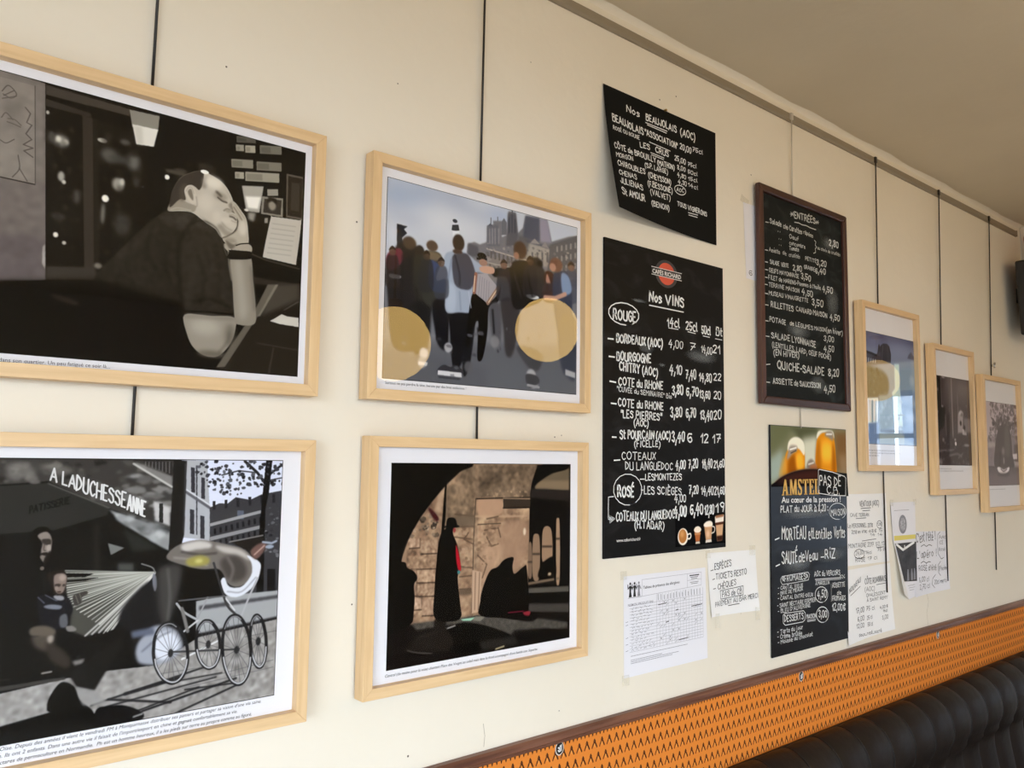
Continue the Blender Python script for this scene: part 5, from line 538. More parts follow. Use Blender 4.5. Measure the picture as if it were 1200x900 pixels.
TEXTS['beaujolais'] = [[['Nos', 1346.8, 2391.7, 1390.7, 2392.8, 14.7, 1.0]], [['BEAUJOLAIS', 1415.2, 2391.9, 1528.3, 2393.3, 15.7, 1.0], ['', [1412.5, 2384.9, 1492.0, 2386.2], 2.1], ['', [1418.2, 2381.0, 1489.4, 2380.8], 2.1]], [['(AOC)', 1544.5, 2392.6, 1600.9, 2392.7, 16.9, 1.0]], [['BEAUJOLAIS', 1294.6, 2354.3, 1402.0, 2351.1, 15.8, 1.0]], [['"ASSOCIATION"', 1408.3, 2353.9, 1530.6, 2352.4, 13.9, 1.0], ['', [1422.4, 2340.0, 1501.4, 2339.2], 1.85]], [['20,00', 1540.6, 2356.1, 1584.7, 2355.7, 13.1, 1.0]], [['75cl', 1590.8, 2363.2, 1631.8, 2365.4, 10.4, 1.0]], [['ROSÉ OU ROUGE', 1293.6, 2333.9, 1385.9, 2335.2, 8.8, 1.0]], [['LES', 1386.9, 2317.1, 1422.1, 2321.0, 13.0, 1.0]], [['CRUS', 1444.1, 2320.9, 1493.9, 2322.6, 13.9, 1.0], ['', [1425.4, 2314.7, 1475.6, 2315.1], 1.85], ['', [1427.3, 2310.1, 1473.6, 2310.4], 1.85]], [['25,00', 1518.4, 2321.3, 1560.8, 2321.9, 12.1, 1.0]], [['75cl', 1570.9, 2320.8, 1605.0, 2323.1, 9.4, 1.0]], [['CÔTE de BROUILLY', 1290.6, 2287.9, 1443.3, 2295.0, 12.6, 1.0]], [['(MATHON)', 1449.4, 2291.5, 1515.2, 2296.0, 12.1, 1.0]], [['8,00', 1528.1, 2301.9, 1559.2, 2302.5, 10.3, 1.0]], [['50cl', 1570.2, 2301.6, 1608.8, 2304.3, 9.4, 1.0]], [['MORGON', 1292.5, 2267.5, 1354.2, 2275.4, 10.3, 1.0]], [['(S.P. LARGE)', 1399.3, 2272.8, 1487.5, 2278.4, 11.1, 1.0]], [['4,80', 1527.0, 2283.3, 1560.9, 2284.5, 10.3, 1.0]], [['15cl', 1571.2, 2283.9, 1608.3, 2287.7, 9.4, 1.0]], [['CHIROUBLES', 1293.7, 2247.9, 1396.9, 2254.4, 12.1, 1.0]], [['(CHEYSSON)', 1410.0, 2250.3, 1498.2, 2255.3, 12.5, 1.0]], [['4,30', 1528.5, 2265.4, 1562.8, 2267.6, 10.2, 1.0]], [['14cl', 1570.5, 2267.9, 1609.6, 2269.9, 9.3, 1.0]], [['CHENAS', 1294.2, 2225.7, 1361.2, 2232.1, 11.2, 1.0]], [['(F.BESSONE)', 1405.5, 2228.9, 1502.6, 2234.6, 12.5, 1.0]], [['AOC', 1521.3, 2244.9, 1550.6, 2247.9, 9.3, 1.0], ['', [1548.2, 2241.6, 1539.6, 2239.4, 1530.5, 2239.0, 1522.3, 2240.3, 1516.3, 2243.1, 1513.2, 2247.1, 1513.7, 2251.7, 1517.6, 2256.1, 1524.3, 2259.6, 1532.7, 2261.8, 1541.7, 2262.3, 1549.9, 2261.0, 1556.1, 2258.1, 1559.2, 2254.1, 1558.8, 2249.5, 1554.9, 2245.1, 1548.2, 2241.6, 1539.6, 2239.4], 1.85]], [['JULIENAS', 1294.2, 2205.9, 1382.2, 2211.6, 13.0, 1.0]], [['(VALVET)', 1412.9, 2210.6, 1492.3, 2214.1, 12.0, 1.0]], [['St AMOUR', 1294.7, 2179.0, 1386.3, 2186.1, 14.9, 1.0]], [['(BENON)', 1413.9, 2183.1, 1485.6, 2187.9, 12.0, 1.0]], [['TOUS VIGNERONS', 1522.3, 2209.4, 1646.0, 2209.3, 11.1, 1.0], ['', [1567.5, 2201.6, 1607.6, 2204.2], 1.85], ['', [1569.0, 2196.2, 1605.6, 2197.9], 1.85]]]
TEXTS['wines'] = [[['Nos VINS', 1425.1, 1963.9, 1549.9, 1966.6, 23.0, 1.1], ['', [1425.1, 1955.0, 1549.8, 1954.6], 2.65]], [['ROUGE', 1304.2, 1908.2, 1377.9, 1909.8, 21.9, 1.1], ['', [1365.3, 1903.5, 1347.0, 1899.6, 1327.5, 1899.5, 1309.9, 1903.1, 1296.7, 1909.7, 1289.8, 1918.4, 1290.1, 1927.9, 1297.7, 1936.8, 1311.3, 1943.8, 1329.3, 1947.9, 1348.8, 1948.4, 1366.9, 1945.0, 1380.8, 1938.4, 1388.1, 1929.5, 1387.7, 1919.6, 1379.7, 1910.5, 1365.3, 1903.5, 1347.0, 1899.6], 2.58]], [['14cl', 1489.3, 1914.1, 1533.6, 1915.6, 19.8, 1.0], ['', [1494.1, 1910.2, 1529.3, 1910.6], 1.8]], [['25cl', 1558.8, 1913.9, 1602.2, 1914.2, 20.2, 1.0], ['', [1566.0, 1909.2, 1595.4, 1907.9], 1.84]], [['50cl', 1620.9, 1911.6, 1655.3, 1911.6, 19.7, 1.0], ['', [1625.4, 1905.5, 1652.1, 1904.7], 1.88]], [['Bt', 1678.7, 1914.2, 1703.2, 1913.5, 20.1, 1.0], ['', [1675.4, 1903.8, 1703.0, 1903.4], 1.91]], [['', [1287.4, 1863.2, 1304.3, 1863.7], 3.33]], [['BORDEAUX (AOC)', 1314.7, 1858.9, 1470.4, 1861.7, 19.3, 1.1]], [['4,00', 1494.5, 1866.3, 1545.3, 1866.8, 17.0, 0.8]], [['7', 1572.1, 1867.1, 1592.7, 1866.8, 16.6, 0.8]], [['14,00', 1618.8, 1864.7, 1660.7, 1864.0, 16.8, 0.8]], [['21', 1664.7, 1867.6, 1693.6, 1868.0, 19.9, 1.0]], [['', [1291.1, 1824.4, 1308.1, 1824.3], 3.32]], [['BOURGOGNE', 1315.4, 1818.7, 1429.2, 1821.8, 19.3, 1.1]], [['CHITRY (AOC)', 1324.6, 1796.9, 1452.4, 1792.7, 18.5, 1.1]], [['4,10', 1496.8, 1804.0, 1541.1, 1804.3, 20.1, 1.0]], [['7,40', 1557.5, 1797.4, 1595.5, 1797.1, 20.5, 1.0]], [['14,80', 1608.8, 1794.3, 1658.1, 1794.6, 19.4, 1.0]], [['22', 1667.5, 1800.9, 1696.4, 1800.6, 17.9, 1.0]], [['', [1293.7, 1770.4, 1312.4, 1769.2], 3.31]], [['COTE du RHONE', 1321.6, 1764.5, 1471.1, 1763.3, 16.7, 1.1]], [['"CUVÉE du SEMINAIRE" Bio', 1316.7, 1750.4, 1503.3, 1744.5, 10.8, 0.85]], [['3,80', 1505.4, 1754.4, 1545.6, 1758.2, 20.5, 1.1]], [['6,70', 1558.5, 1755.4, 1604.6, 1756.3, 20.8, 1.0]], [['13,60', 1609.8, 1753.0, 1651.3, 1753.1, 18.4, 1.0]], [['20', 1666.7, 1753.9, 1695.6, 1754.2, 17.8, 1.0]], [['', [1297.9, 1722.7, 1313.9, 1722.1], 3.17]], [['COTE du RHONE', 1320.6, 1717.5, 1472.7, 1716.2, 16.5, 1.1]], [['"LES PIERRES"', 1329.3, 1693.7, 1467.4, 1692.4, 16.0, 1.1]], [['(AOC)', 1372.5, 1677.4, 1419.8, 1676.3, 14.8, 1.1]], [['3,80', 1499.7, 1701.0, 1541.4, 1704.7, 21.4, 1.0]], [['6,70', 1557.1, 1702.4, 1593.9, 1706.0, 21.8, 1.0]], [['13,40', 1611.8, 1702.3, 1659.2, 1702.7, 21.2, 1.0]], [['20', 1666.0, 1704.0, 1696.0, 1706.3, 20.5, 1.0]], [['', [1301.4, 1649.6, 1314.0, 1649.5], 3.15]], [['St POURÇAIN (AOC)', 1326.0, 1647.1, 1497.1, 1649.1, 17.3, 1.15]], [['(FICELLE)', 1373.8, 1629.9, 1461.1, 1631.6, 13.8, 1.0]], [['3,40', 1504.6, 1644.5, 1549.4, 1647.0, 22.3, 1.0]], [['6', 1562.8, 1644.9, 1578.7, 1645.7, 21.7, 1.0]], [['12', 1612.7, 1645.0, 1641.6, 1646.7, 20.1, 1.0]], [['17', 1660.8, 1645.1, 1692.4, 1646.8, 19.4, 1.0]], [['', [1307.5, 1599.4, 1326.1, 1600.4], 2.69]], [['COTEAUX', 1332.8, 1601.8, 1444.8, 1602.9, 16.3, 0.8]], [['DU LANGUEDOC', 1344.3, 1579.2, 1505.6, 1579.4, 16.4, 0.8]], [['4,00', 1517.1, 1580.9, 1552.7, 1582.9, 19.3, 1.0]], [['7,20', 1566.1, 1584.4, 1600.5, 1585.5, 19.6, 1.0]], [['14,40', 1618.4, 1584.6, 1657.4, 1586.2, 19.0, 1.0]], [['21,60', 1664.1, 1584.7, 1706.9, 1586.4, 18.3, 1.0]], [['ROSÉ', 1319.5, 1520.9, 1370.2, 1520.8, 22.4, 1.15], ['', [1376.2, 1506.9, 1359.3, 1502.5, 1341.3, 1503.2, 1325.0, 1508.9, 1312.8, 1518.6, 1306.3, 1530.8, 1306.6, 1543.9, 1313.6, 1555.8, 1326.3, 1564.8, 1342.9, 1569.6, 1361.0, 1569.3, 1377.7, 1563.9, 1390.5, 1554.2, 1397.3, 1541.6, 1396.9, 1528.1, 1389.5, 1515.9, 1376.2, 1506.9, 1359.3, 1502.5], 1.82]], [['', [1392.5, 1558.5, 1407.3, 1558.4], 2.3]], [['LESMONTEZES', 1410.1, 1555.6, 1538.4, 1556.2, 14.4, 1.0]], [['-LES SCIÈGES', 1395.9, 1526.3, 1536.5, 1521.4, 16.6, 0.9]], [['4,00', 1512.6, 1505.1, 1553.4, 1505.0, 15.3, 1.0]], [['7,20', 1567.0, 1523.2, 1601.3, 1524.1, 18.6, 1.0]], [['14,40', 1613.4, 1520.9, 1660.5, 1521.1, 18.8, 0.9]], [['21,60', 1665.6, 1520.0, 1707.4, 1520.8, 18.2, 1.0]], [['', [1306.3, 1522.0, 1290.0, 1521.0, 1289.4, 1495.9, 1290.1, 1473.8, 1305.1, 1474.6], 1.78], ['', [1293.4, 1481.6, 1309.0, 1474.4, 1294.7, 1467.0, 1296.0, 1474.5, 1293.4, 1481.6, 1305.1, 1474.6, 1294.7, 1469.2], 3.09]], [['COTEAUX DU LANGUEDOC', 1314.3, 1469.8, 1510.8, 1467.4, 18.7, 0.9]], [['4,00', 1510.8, 1472.7, 1554.7, 1473.5, 23.8, 1.1]], [['6,40', 1570.4, 1474.5, 1618.5, 1475.3, 23.4, 1.0]], [['12,80', 1626.6, 1472.5, 1662.3, 1473.8, 21.8, 0.9]], [['19', 1670.7, 1476.1, 1703.1, 1477.6, 22.1, 1.0]], [['(H.TABAR)', 1374.9, 1451.6, 1473.2, 1444.9, 16.3, 1.0]]]
TEXTS['entrees'] = [[['ENTRÉES', 2040.9, 2284.5, 2151.0, 2290.2, 17.4, 1.1], ['', [2040.4, 2272.1, 2064.4, 2274.5, 2079.3, 2272.5, 2102.2, 2274.6, 2125.3, 2272.5, 2155.0, 2272.8], 2.47], ['', [2022.2, 2296.9, 2035.1, 2289.0], 2.05], ['', [2035.5, 2300.5, 2021.8, 2285.4], 2.06], ['', [2019.0, 2291.0, 2038.3, 2294.6], 2.05], ['', [2156.1, 2299.6, 2168.5, 2292.8], 2.13], ['', [2168.9, 2302.2, 2155.7, 2290.3], 2.14], ['', [2152.7, 2294.3, 2171.9, 2297.7], 2.13]], [['', [1894.9, 2243.6, 1908.6, 2244.8], 2.36]], [['Salade', 1915.5, 2244.6, 1972.2, 2246.3, 13.3, 1.0]], [['de', 1982.8, 2244.4, 2005.8, 2244.1, 12.1, 1.0]], [['Carottes', 2013.1, 2244.3, 2078.3, 2244.7, 13.6, 1.0]], [['râpées', 2087.5, 2248.5, 2137.5, 2246.4, 10.3, 1.0]], [['"', 1956.6, 2224.1, 1966.5, 2224.5, 6.3, 1.0]], [['"', 1957.4, 2204.4, 1967.3, 2204.7, 6.3, 1.0]], [['"', 1959.7, 2187.4, 1969.6, 2187.6, 6.3, 1.0]], [['Oeuf', 2012.3, 2221.9, 2058.7, 2221.7, 11.4, 1.0]], [['concombre', 2011.7, 2203.6, 2094.3, 2206.4, 10.0, 1.0]], [['Tomate', 2011.2, 2187.4, 2059.9, 2192.0, 10.7, 1.0]], [['', [2145.8, 2239.5, 2153.5, 2236.8, 2149.9, 2225.6, 2157.7, 2222.0, 2149.5, 2215.9, 2150.7, 2204.8, 2139.5, 2200.7], 2.11]], [['2,80', 2229.2, 2240.1, 2281.6, 2242.2, 18.3, 1.1]], [['au choix de crudités', 2162.2, 2216.5, 2291.4, 2217.9, 9.0, 0.9]], [['', [1891.4, 2166.4, 1903.7, 2167.1], 2.34]], [['Assiette', 1910.5, 2165.9, 1962.6, 2168.1, 10.4, 0.85]], [['de', 1976.8, 2169.3, 1994.7, 2169.7, 9.9, 0.85]], [['crudités', 2009.1, 2169.0, 2064.4, 2172.4, 9.9, 0.85]], [['PETITE', 2094.6, 2173.5, 2152.6, 2174.6, 10.2, 1.0]], [['3,20', 2154.7, 2169.1, 2208.2, 2172.0, 15.6, 1.1]], [['GRANDE', 2086.0, 2147.4, 2143.7, 2148.5, 10.9, 1.0]], [['6,40', 2147.5, 2144.9, 2203.2, 2148.3, 15.5, 1.1]], [['', [1890.5, 2133.7, 1902.7, 2134.2], 2.34]], [['SALADE', 1913.6, 2132.9, 1958.0, 2134.0, 11.0, 1.0]], [['VERTE', 1968.6, 2134.2, 2004.4, 2136.1, 10.6, 1.0]], [['2,80', 2028.3, 2134.0, 2072.8, 2135.9, 15.0, 1.1]], [['', [1889.9, 2112.7, 1902.1, 2113.1], 2.33]], [['OEUFS MAYONNAISE', 1908.8, 2108.8, 2057.1, 2114.3, 11.0, 1.0]], [['3,50', 2069.8, 2116.3, 2119.1, 2115.6, 15.8, 1.1]], [['', [1889.4, 2091.7, 1900.2, 2091.9], 2.33]], [["FILET de HARENG-Pommes à l'huile", 1905.5, 2088.8, 2174.7, 2099.0, 11.0, 1.0]], [['4,50', 2184.9, 2096.3, 2241.6, 2097.3, 16.4, 1.1]], [['', [1887.5, 2072.2, 1899.6, 2072.5], 2.32]], [['TERRINE MAISON', 1905.0, 2069.4, 2057.1, 2073.8, 10.9, 1.0]], [['4,50', 2071.9, 2071.9, 2128.9, 2070.5, 15.8, 1.1]], [['', [1887.3, 2047.8, 1900.3, 2048.0], 2.47]], [['MUSEAU VINAIGRETTE', 1906.0, 2046.3, 2103.4, 2051.6, 10.9, 1.0]], [['3,50', 2125.3, 2048.0, 2184.7, 2049.2, 17.1, 1.1]], [['', [1886.5, 2017.0, 1901.6, 2017.4], 2.46]], [['RILLETTES', 1915.3, 2014.6, 2025.1, 2016.3, 14.6, 1.05]], [['CANARD', 2040.0, 2019.5, 2122.5, 2019.2, 13.2, 1.0]], [['MAISON', 2130.8, 2020.2, 2206.5, 2020.8, 14.0, 1.0]], [['4,50', 2223.6, 2018.4, 2278.2, 2019.6, 16.7, 1.1]], [['', [1886.0, 1974.1, 1900.4, 1974.2], 2.45]], [['POTAGE', 1907.6, 1973.8, 1985.4, 1974.7, 13.0, 1.0]], [['de LEGUMES', 2007.5, 1976.5, 2126.5, 1976.0, 11.2, 1.0]], [['MAISON', 2134.8, 1977.0, 2196.1, 1978.6, 10.8, 1.0]], [['(en hiver)', 2202.0, 1977.9, 2294.2, 1979.0, 14.2, 1.0]], [['3,00', 2186.4, 1950.9, 2242.5, 1954.1, 14.9, 1.0]], [['', [1887.7, 1932.8, 1904.2, 1933.0], 2.44]], [['SALADE', 1913.6, 1930.7, 2004.4, 1930.7, 15.1, 1.05]], [['LYONNAISE', 2016.0, 1930.6, 2139.4, 1927.3, 16.4, 1.05]], [['4,50', 2185.1, 1920.8, 2241.1, 1923.9, 16.4, 1.0]], [['(LENTILLES, LARD, OEUF POCHÉ)', 1918.0, 1907.4, 2222.6, 1899.9, 13.0, 1.0]], [['(EN HIVER)', 1924.6, 1885.6, 2049.4, 1888.7, 15.1, 1.05]], [['', [1887.7, 1856.7, 1905.7, 1859.1], 2.43]], [['QUICHE-SALADE', 1940.4, 1850.1, 2182.1, 1850.2, 20.2, 1.05]], [['8,20', 2207.5, 1849.9, 2265.9, 1853.0, 20.2, 1.05]], [['', [1884.3, 1810.2, 1902.9, 1810.3], 2.41]], [['ASSIETTE de SAUCISSON', 1918.7, 1809.0, 2161.2, 1811.6, 14.3, 1.05]], [['4,50', 2181.6, 1801.2, 2242.6, 1805.9, 18.5, 1.05]]]
TEXTS['beerboard'] = [[['PAS DE', 2156.2, 1537.5, 2273.4, 1534.1, 26.4, 0.9]], [['C.B.', 2195.0, 1512.2, 2263.4, 1508.8, 22.3, 0.9], ['', [2150.5, 1578.8, 2156.4, 1581.4, 2227.5, 1573.7, 2296.8, 1561.2, 2303.6, 1555.9, 2301.1, 1504.6, 2224.5, 1506.9, 2153.6, 1514.2, 2148.0, 1517.2, 2150.5, 1578.8], 2.13]], [['PLAT du JOUR à 8,20 :', 1954.3, 1467.6, 2197.1, 1464.1, 17.6, 1.05]], [['MAISON', 2215.0, 1448.6, 2293.1, 1450.2, 17.2, 0.9], ['', [2277.9, 1440.5, 2260.0, 1437.8, 2241.1, 1438.7, 2224.2, 1442.9, 2211.6, 1449.9, 2205.2, 1458.5, 2206.0, 1467.5, 2213.7, 1475.6, 2227.4, 1481.5, 2245.0, 1484.4, 2263.9, 1483.8, 2281.3, 1479.7, 2294.3, 1472.6, 2301.0, 1463.8, 2300.2, 1454.6, 2292.0, 1446.4, 2277.9, 1440.5, 2260.0, 1437.8], 1.74]], [['', [1925.3, 1397.2, 1944.9, 1400.9], 3.14]], [['MORTEAU', 1957.9, 1395.9, 2076.5, 1391.6, 31.0, 0.8]], [['et', 2092.2, 1390.8, 2112.1, 1390.6, 28.9, 0.8]], [['Lentilles', 2116.1, 1390.3, 2214.8, 1386.9, 27.4, 0.8]], [['Vertes', 2229.2, 1386.1, 2290.0, 1385.6, 28.3, 0.8]], [['', [1926.9, 1328.7, 1944.9, 1332.1], 3.12]], [['SAUTÉ', 1955.9, 1332.5, 2031.8, 1332.2, 30.8, 0.8]], [['de', 2039.5, 1331.7, 2068.8, 1331.3, 25.9, 0.8]], [['Veau', 2072.7, 1331.4, 2135.4, 1331.2, 26.1, 0.8]], [['', [2154.4, 1337.0, 2170.8, 1336.7], 2.92]], [['RiZ', 2177.2, 1332.5, 2231.8, 1331.0, 24.4, 0.9]], [['«FROMAGES»', 1957.3, 1286.3, 2082.6, 1283.7, 14.9, 1.0], ['', [1948.8, 1293.7, 1956.3, 1300.1, 2015.6, 1300.9, 2084.8, 1301.1, 2092.4, 1293.9, 2085.6, 1280.2, 2022.3, 1278.7, 1955.6, 1279.0, 1948.6, 1287.8, 1948.8, 1293.7], 1.57]], [['AOC du VERCORS', 2117.5, 1287.0, 2256.9, 1280.7, 13.2, 1.0], ['', [2121.2, 1278.4, 2256.5, 1272.2], 2.05], ['', [2123.4, 1274.5, 2254.6, 1268.1], 1.23]], [['4,50', 2131.2, 1228.1, 2178.4, 1225.5, 18.9, 1.0], ['', [2170.2, 1214.3, 2157.6, 1212.5, 2144.4, 1214.0, 2132.4, 1218.6, 2123.6, 1225.5, 2119.1, 1233.7, 2119.7, 1241.9, 2125.2, 1249.1, 2134.9, 1254.0, 2147.4, 1256.0, 2160.7, 1254.6, 2172.8, 1250.1, 2181.9, 1243.2, 2186.5, 1234.9, 2185.9, 1226.4, 2180.2, 1219.2, 2170.2, 1214.3, 2157.6, 1212.5], 2.07]], [['À MARCELLIN', 2123.0, 1262.6, 2196.5, 1259.5, 9.0, 0.8]], [['- CANTAL VIEUX', 1935.0, 1266.7, 2056.2, 1263.7, 9.3, 1.0]], [['- BRIE DE MEAUX', 1934.6, 1252.7, 2055.8, 1254.8, 9.3, 1.0]], [['- CANTAL ENTRE-DEUX', 1934.2, 1240.3, 2107.5, 1234.5, 9.3, 1.0]], [['- SAINT NECTAIRE FERMIER', 1930.7, 1221.3, 2121.2, 1218.8, 10.1, 1.0]], [["- BLEU D'AUVERGNE", 1933.2, 1207.0, 2093.0, 1207.4, 10.0, 1.0]], [['DESSERTS', 1963.4, 1181.8, 2055.4, 1179.2, 16.3, 1.0], ['', [1956.7, 1199.0, 1964.1, 1203.6, 2057.7, 1200.6, 2066.7, 1192.8, 2062.9, 1175.1, 2052.8, 1171.4, 1966.8, 1172.9, 1957.5, 1179.4, 1956.7, 1199.0], 1.75]], [['MAISON', 2072.3, 1177.2, 2121.0, 1175.8, 11.2, 1.0], ['', [2075.2, 1172.9, 2119.3, 1171.1], 1.2], ['', [2076.6, 1169.5, 2117.5, 1168.0], 1.2]], [['3,00', 2135.4, 1174.1, 2178.5, 1171.4, 18.0, 1.0], ['', [2172.7, 1159.2, 2160.7, 1157.6, 2148.1, 1159.2, 2136.7, 1163.8, 2128.3, 1170.8, 2124.1, 1179.0, 2124.6, 1187.3, 2129.9, 1194.3, 2139.2, 1199.1, 2151.0, 1200.9, 2163.7, 1199.5, 2175.2, 1194.9, 2183.9, 1187.9, 2188.2, 1179.5, 2187.6, 1171.1, 2182.2, 1164.0, 2172.7, 1159.2, 2160.7, 1157.6], 2.06]], [['ASSIETTE', 2212.7, 1247.5, 2283.1, 1245.4, 12.6, 1.0]], [['de', 2238.9, 1226.0, 2261.3, 1226.0, 11.0, 1.0]], [['FROMAGES', 2211.1, 1211.8, 2284.7, 1206.6, 12.6, 1.0]], [['12,00€', 2209.9, 1184.6, 2283.3, 1178.8, 18.4, 1.0]], [['5%', 2256.3, 1267.9, 2284.2, 1269.1, 10.2, 1.0], ['', [2206.5, 1258.6, 2206.0, 1209.8], 0.84]], [['- Tarte du jour', 1928.7, 1153.9, 2052.1, 1153.5, 10.8, 1.0]], [['- Crème brûlée', 1928.3, 1141.6, 2047.7, 1138.1, 10.7, 1.0]], [['- Mousse au chocolat', 1930.7, 1127.8, 2101.7, 1129.2, 10.0, 1.0]]]
TEXTS['payment'] = [[['', [1652.3, 1337.6, 1663.2, 1338.8], 1.61]], [['ESPÈCES', 1668.0, 1338.4, 1736.7, 1342.7, 14.6, 1.0]], [['', [1658.8, 1316.0, 1667.7, 1317.3], 1.61]], [['TICKETS RESTO', 1672.4, 1314.9, 1801.1, 1318.0, 13.8, 1.0]], [['', [1660.5, 1293.7, 1670.7, 1294.4], 1.61]], [['CHÈQUES', 1679.6, 1290.7, 1755.1, 1295.4, 13.0, 1.0]], [['PAS de CB', 1697.9, 1270.7, 1778.6, 1272.4, 13.4, 1.0], ['', [1689.2, 1287.0, 1785.7, 1290.2, 1785.2, 1268.5, 1690.9, 1266.9, 1689.2, 1287.0], 1.42]], [['PAIEMENT AU BAR MERCI', 1666.6, 1250.8, 1845.6, 1256.3, 11.3, 1.0], ['', [1722.0, 1248.2, 1768.6, 1248.8], 1.64]]]
TEXTS['ventoux'] = [[['VENTOUX (AOC)', 2394.7, 1471.2, 2516.4, 1470.2, 15.2, 1.0], ['', [2401.4, 1464.2, 2463.3, 1464.7], 1.98], ['', [2411.6, 1457.1, 2456.9, 1457.4], 1.98]], [['CAVE TERRAN', 2336.8, 1441.6, 2449.9, 1439.9, 9.4, 1.0], ['', [2369.6, 1435.4, 2431.7, 1435.4], 1.68]], [['Le PERSONNEL 2018', 2320.6, 1410.2, 2472.1, 1406.9, 11.6, 1.0]], [['12€', 2502.9, 1409.1, 2530.2, 1409.1, 9.2, 1.0], ['', [2525.5, 1401.8, 2519.0, 1400.4, 2512.3, 1400.8, 2506.2, 1402.9, 2501.7, 1406.3, 2499.5, 1410.6, 2499.9, 1415.1, 2502.8, 1419.2, 2507.9, 1422.1, 2514.3, 1423.5, 2521.0, 1423.2, 2527.2, 1421.1, 2531.7, 1417.7, 2533.9, 1413.3, 2533.5, 1408.8, 2530.6, 1404.8, 2525.5, 1401.8, 2519.0, 1400.4], 1.74]], [['2018 en vrac', 2342.2, 1391.5, 2435.2, 1391.5, 9.9, 1.0]], [['48€ 15', 2447.1, 1390.9, 2532.7, 1389.2, 9.1, 1.0]], [['14 14', 2456.0, 1379.1, 2533.3, 1377.5, 8.0, 1.0], ['', [2404.3, 1367.6, 2491.9, 1369.2], 1.68]], [['MONTAGNE 2017', 2321.0, 1351.3, 2474.8, 1348.4, 12.0, 1.0]], [['50,13', 2490.6, 1347.5, 2546.5, 1347.1, 11.4, 1.0], ['', [2494.0, 1342.7, 2543.6, 1342.0], 1.72]], [['24,00', 2362.8, 1328.3, 2409.2, 1328.6, 11.1, 1.0], ['', [2401.1, 1317.4, 2389.6, 1316.1, 2377.5, 1317.1, 2366.5, 1320.0, 2358.4, 1324.4, 2354.3, 1329.7, 2354.8, 1335.1, 2359.8, 1339.7, 2368.7, 1342.9, 2380.0, 1344.2, 2392.2, 1343.4, 2403.3, 1340.5, 2411.6, 1336.0, 2415.9, 1330.7, 2415.3, 1325.2, 2410.1, 1320.5, 2401.1, 1317.4, 2389.6, 1316.1], 1.95]], [['"14cl', 2416.2, 1327.0, 2461.4, 1326.4, 10.1, 1.0]], [['ROSÉ', 2360.7, 1308.5, 2418.6, 1306.6, 12.1, 1.0]], [['17 cl', 2436.5, 1308.8, 2496.8, 1308.0, 10.1, 1.0]], [['75 cl', 2500.7, 1330.8, 2550.5, 1331.1, 9.2, 1.0]]]
TEXTS['roannaise'] = [[['NOUVEAU', 2318.8, 1219.9, 2388.5, 1248.7, 13.0, 1.0], ['', [2325.2, 1213.8, 2385.5, 1235.7], 1.89]], [['CÔTE ROANNAISE', 2414.8, 1238.6, 2557.3, 1237.7, 16.7, 1.0], ['', [2486.2, 1231.2, 2548.1, 1231.6], 1.7]], [['(AOC)', 2413.6, 1217.5, 2473.1, 1215.4, 12.2, 1.0]], [['OPALESCENT', 2420.9, 1200.1, 2542.3, 1198.6, 9.4, 1.0]], [['À SAINT REMY', 2423.6, 1185.9, 2553.9, 1183.7, 8.9, 1.0]], [['17,00', 2355.1, 1159.5, 2404.6, 1159.6, 14.1, 1.0]], [['75 cl', 2418.7, 1161.4, 2471.0, 1159.1, 12.2, 1.0]], [['4,00 €', 2503.8, 1157.9, 2552.2, 1157.4, 7.9, 1.0]], [['14cl', 2521.6, 1145.7, 2549.0, 1145.1, 7.9, 1.0]], [['6,00', 2362.9, 1135.7, 2403.2, 1135.4, 13.0, 1.0]], [['25 cl', 2421.9, 1134.4, 2455.1, 1133.9, 11.0, 1.0]], [['3,00', 2515.3, 1123.7, 2550.2, 1124.3, 11.3, 1.0]], [['12,00', 2354.0, 1116.6, 2402.2, 1115.7, 11.9, 1.0]], [['50 cl', 2425.5, 1114.0, 2456.3, 1113.7, 11.0, 1.0]], [['doux_rosé_sucré', 2368.6, 1091.3, 2508.2, 1088.2, 9.8, 1.0]]]
TEXTS['summer'] = [[["C'est l'été !", 2768.4, 1341.7, 2914.1, 1344.4, 28.2, 0.9], ['', [2802.8, 1328.0, 2824.7, 1333.0, 2843.0, 1325.7, 2863.9, 1330.7, 2885.7, 1325.7], 2.16]], [["L'apéro !", 2768.9, 1291.9, 2917.2, 1289.5, 23.2, 0.9], ['', [2795.9, 1274.1, 2816.2, 1278.8, 2838.8, 1271.0, 2856.5, 1274.7, 2871.1, 1272.5], 2.15]], [["ROSÉ d'été", 2778.4, 1249.6, 2913.5, 1244.1, 17.1, 1.0]], [['5,00 cl', 2777.2, 1214.2, 2854.6, 1212.5, 14.6, 1.0]], [['2,70 cl', 2778.2, 1189.6, 2860.1, 1189.6, 14.6, 1.0]], [['Avec', 2944.5, 1345.4, 2995.5, 1345.3, 12.8, 1.0]], [['ICE', 2942.9, 1326.2, 2975.2, 1326.3, 12.8, 1.0]], [['Rosé', 2941.1, 1304.6, 2988.9, 1304.2, 11.5, 1.0], ['', [2954.1, 1368.7, 2935.0, 1360.0, 2929.4, 1328.3, 2932.8, 1296.2, 2955.6, 1276.7, 2974.4, 1280.6], 1.92]], [['(Piscine)', 2934.3, 1240.0, 2999.0, 1240.2, 12.6, 1.0], ['', [2948.9, 1269.5, 2929.7, 1258.2, 2930.6, 1232.7, 2944.9, 1222.0], 1.91]], [['20cl merci', 2897.7, 1197.5, 2986.0, 1197.5, 13.7, 1.0], ['', [2906.2, 1228.3, 2884.4, 1217.5, 2877.1, 1199.3, 2896.7, 1185.0], 1.88]]]

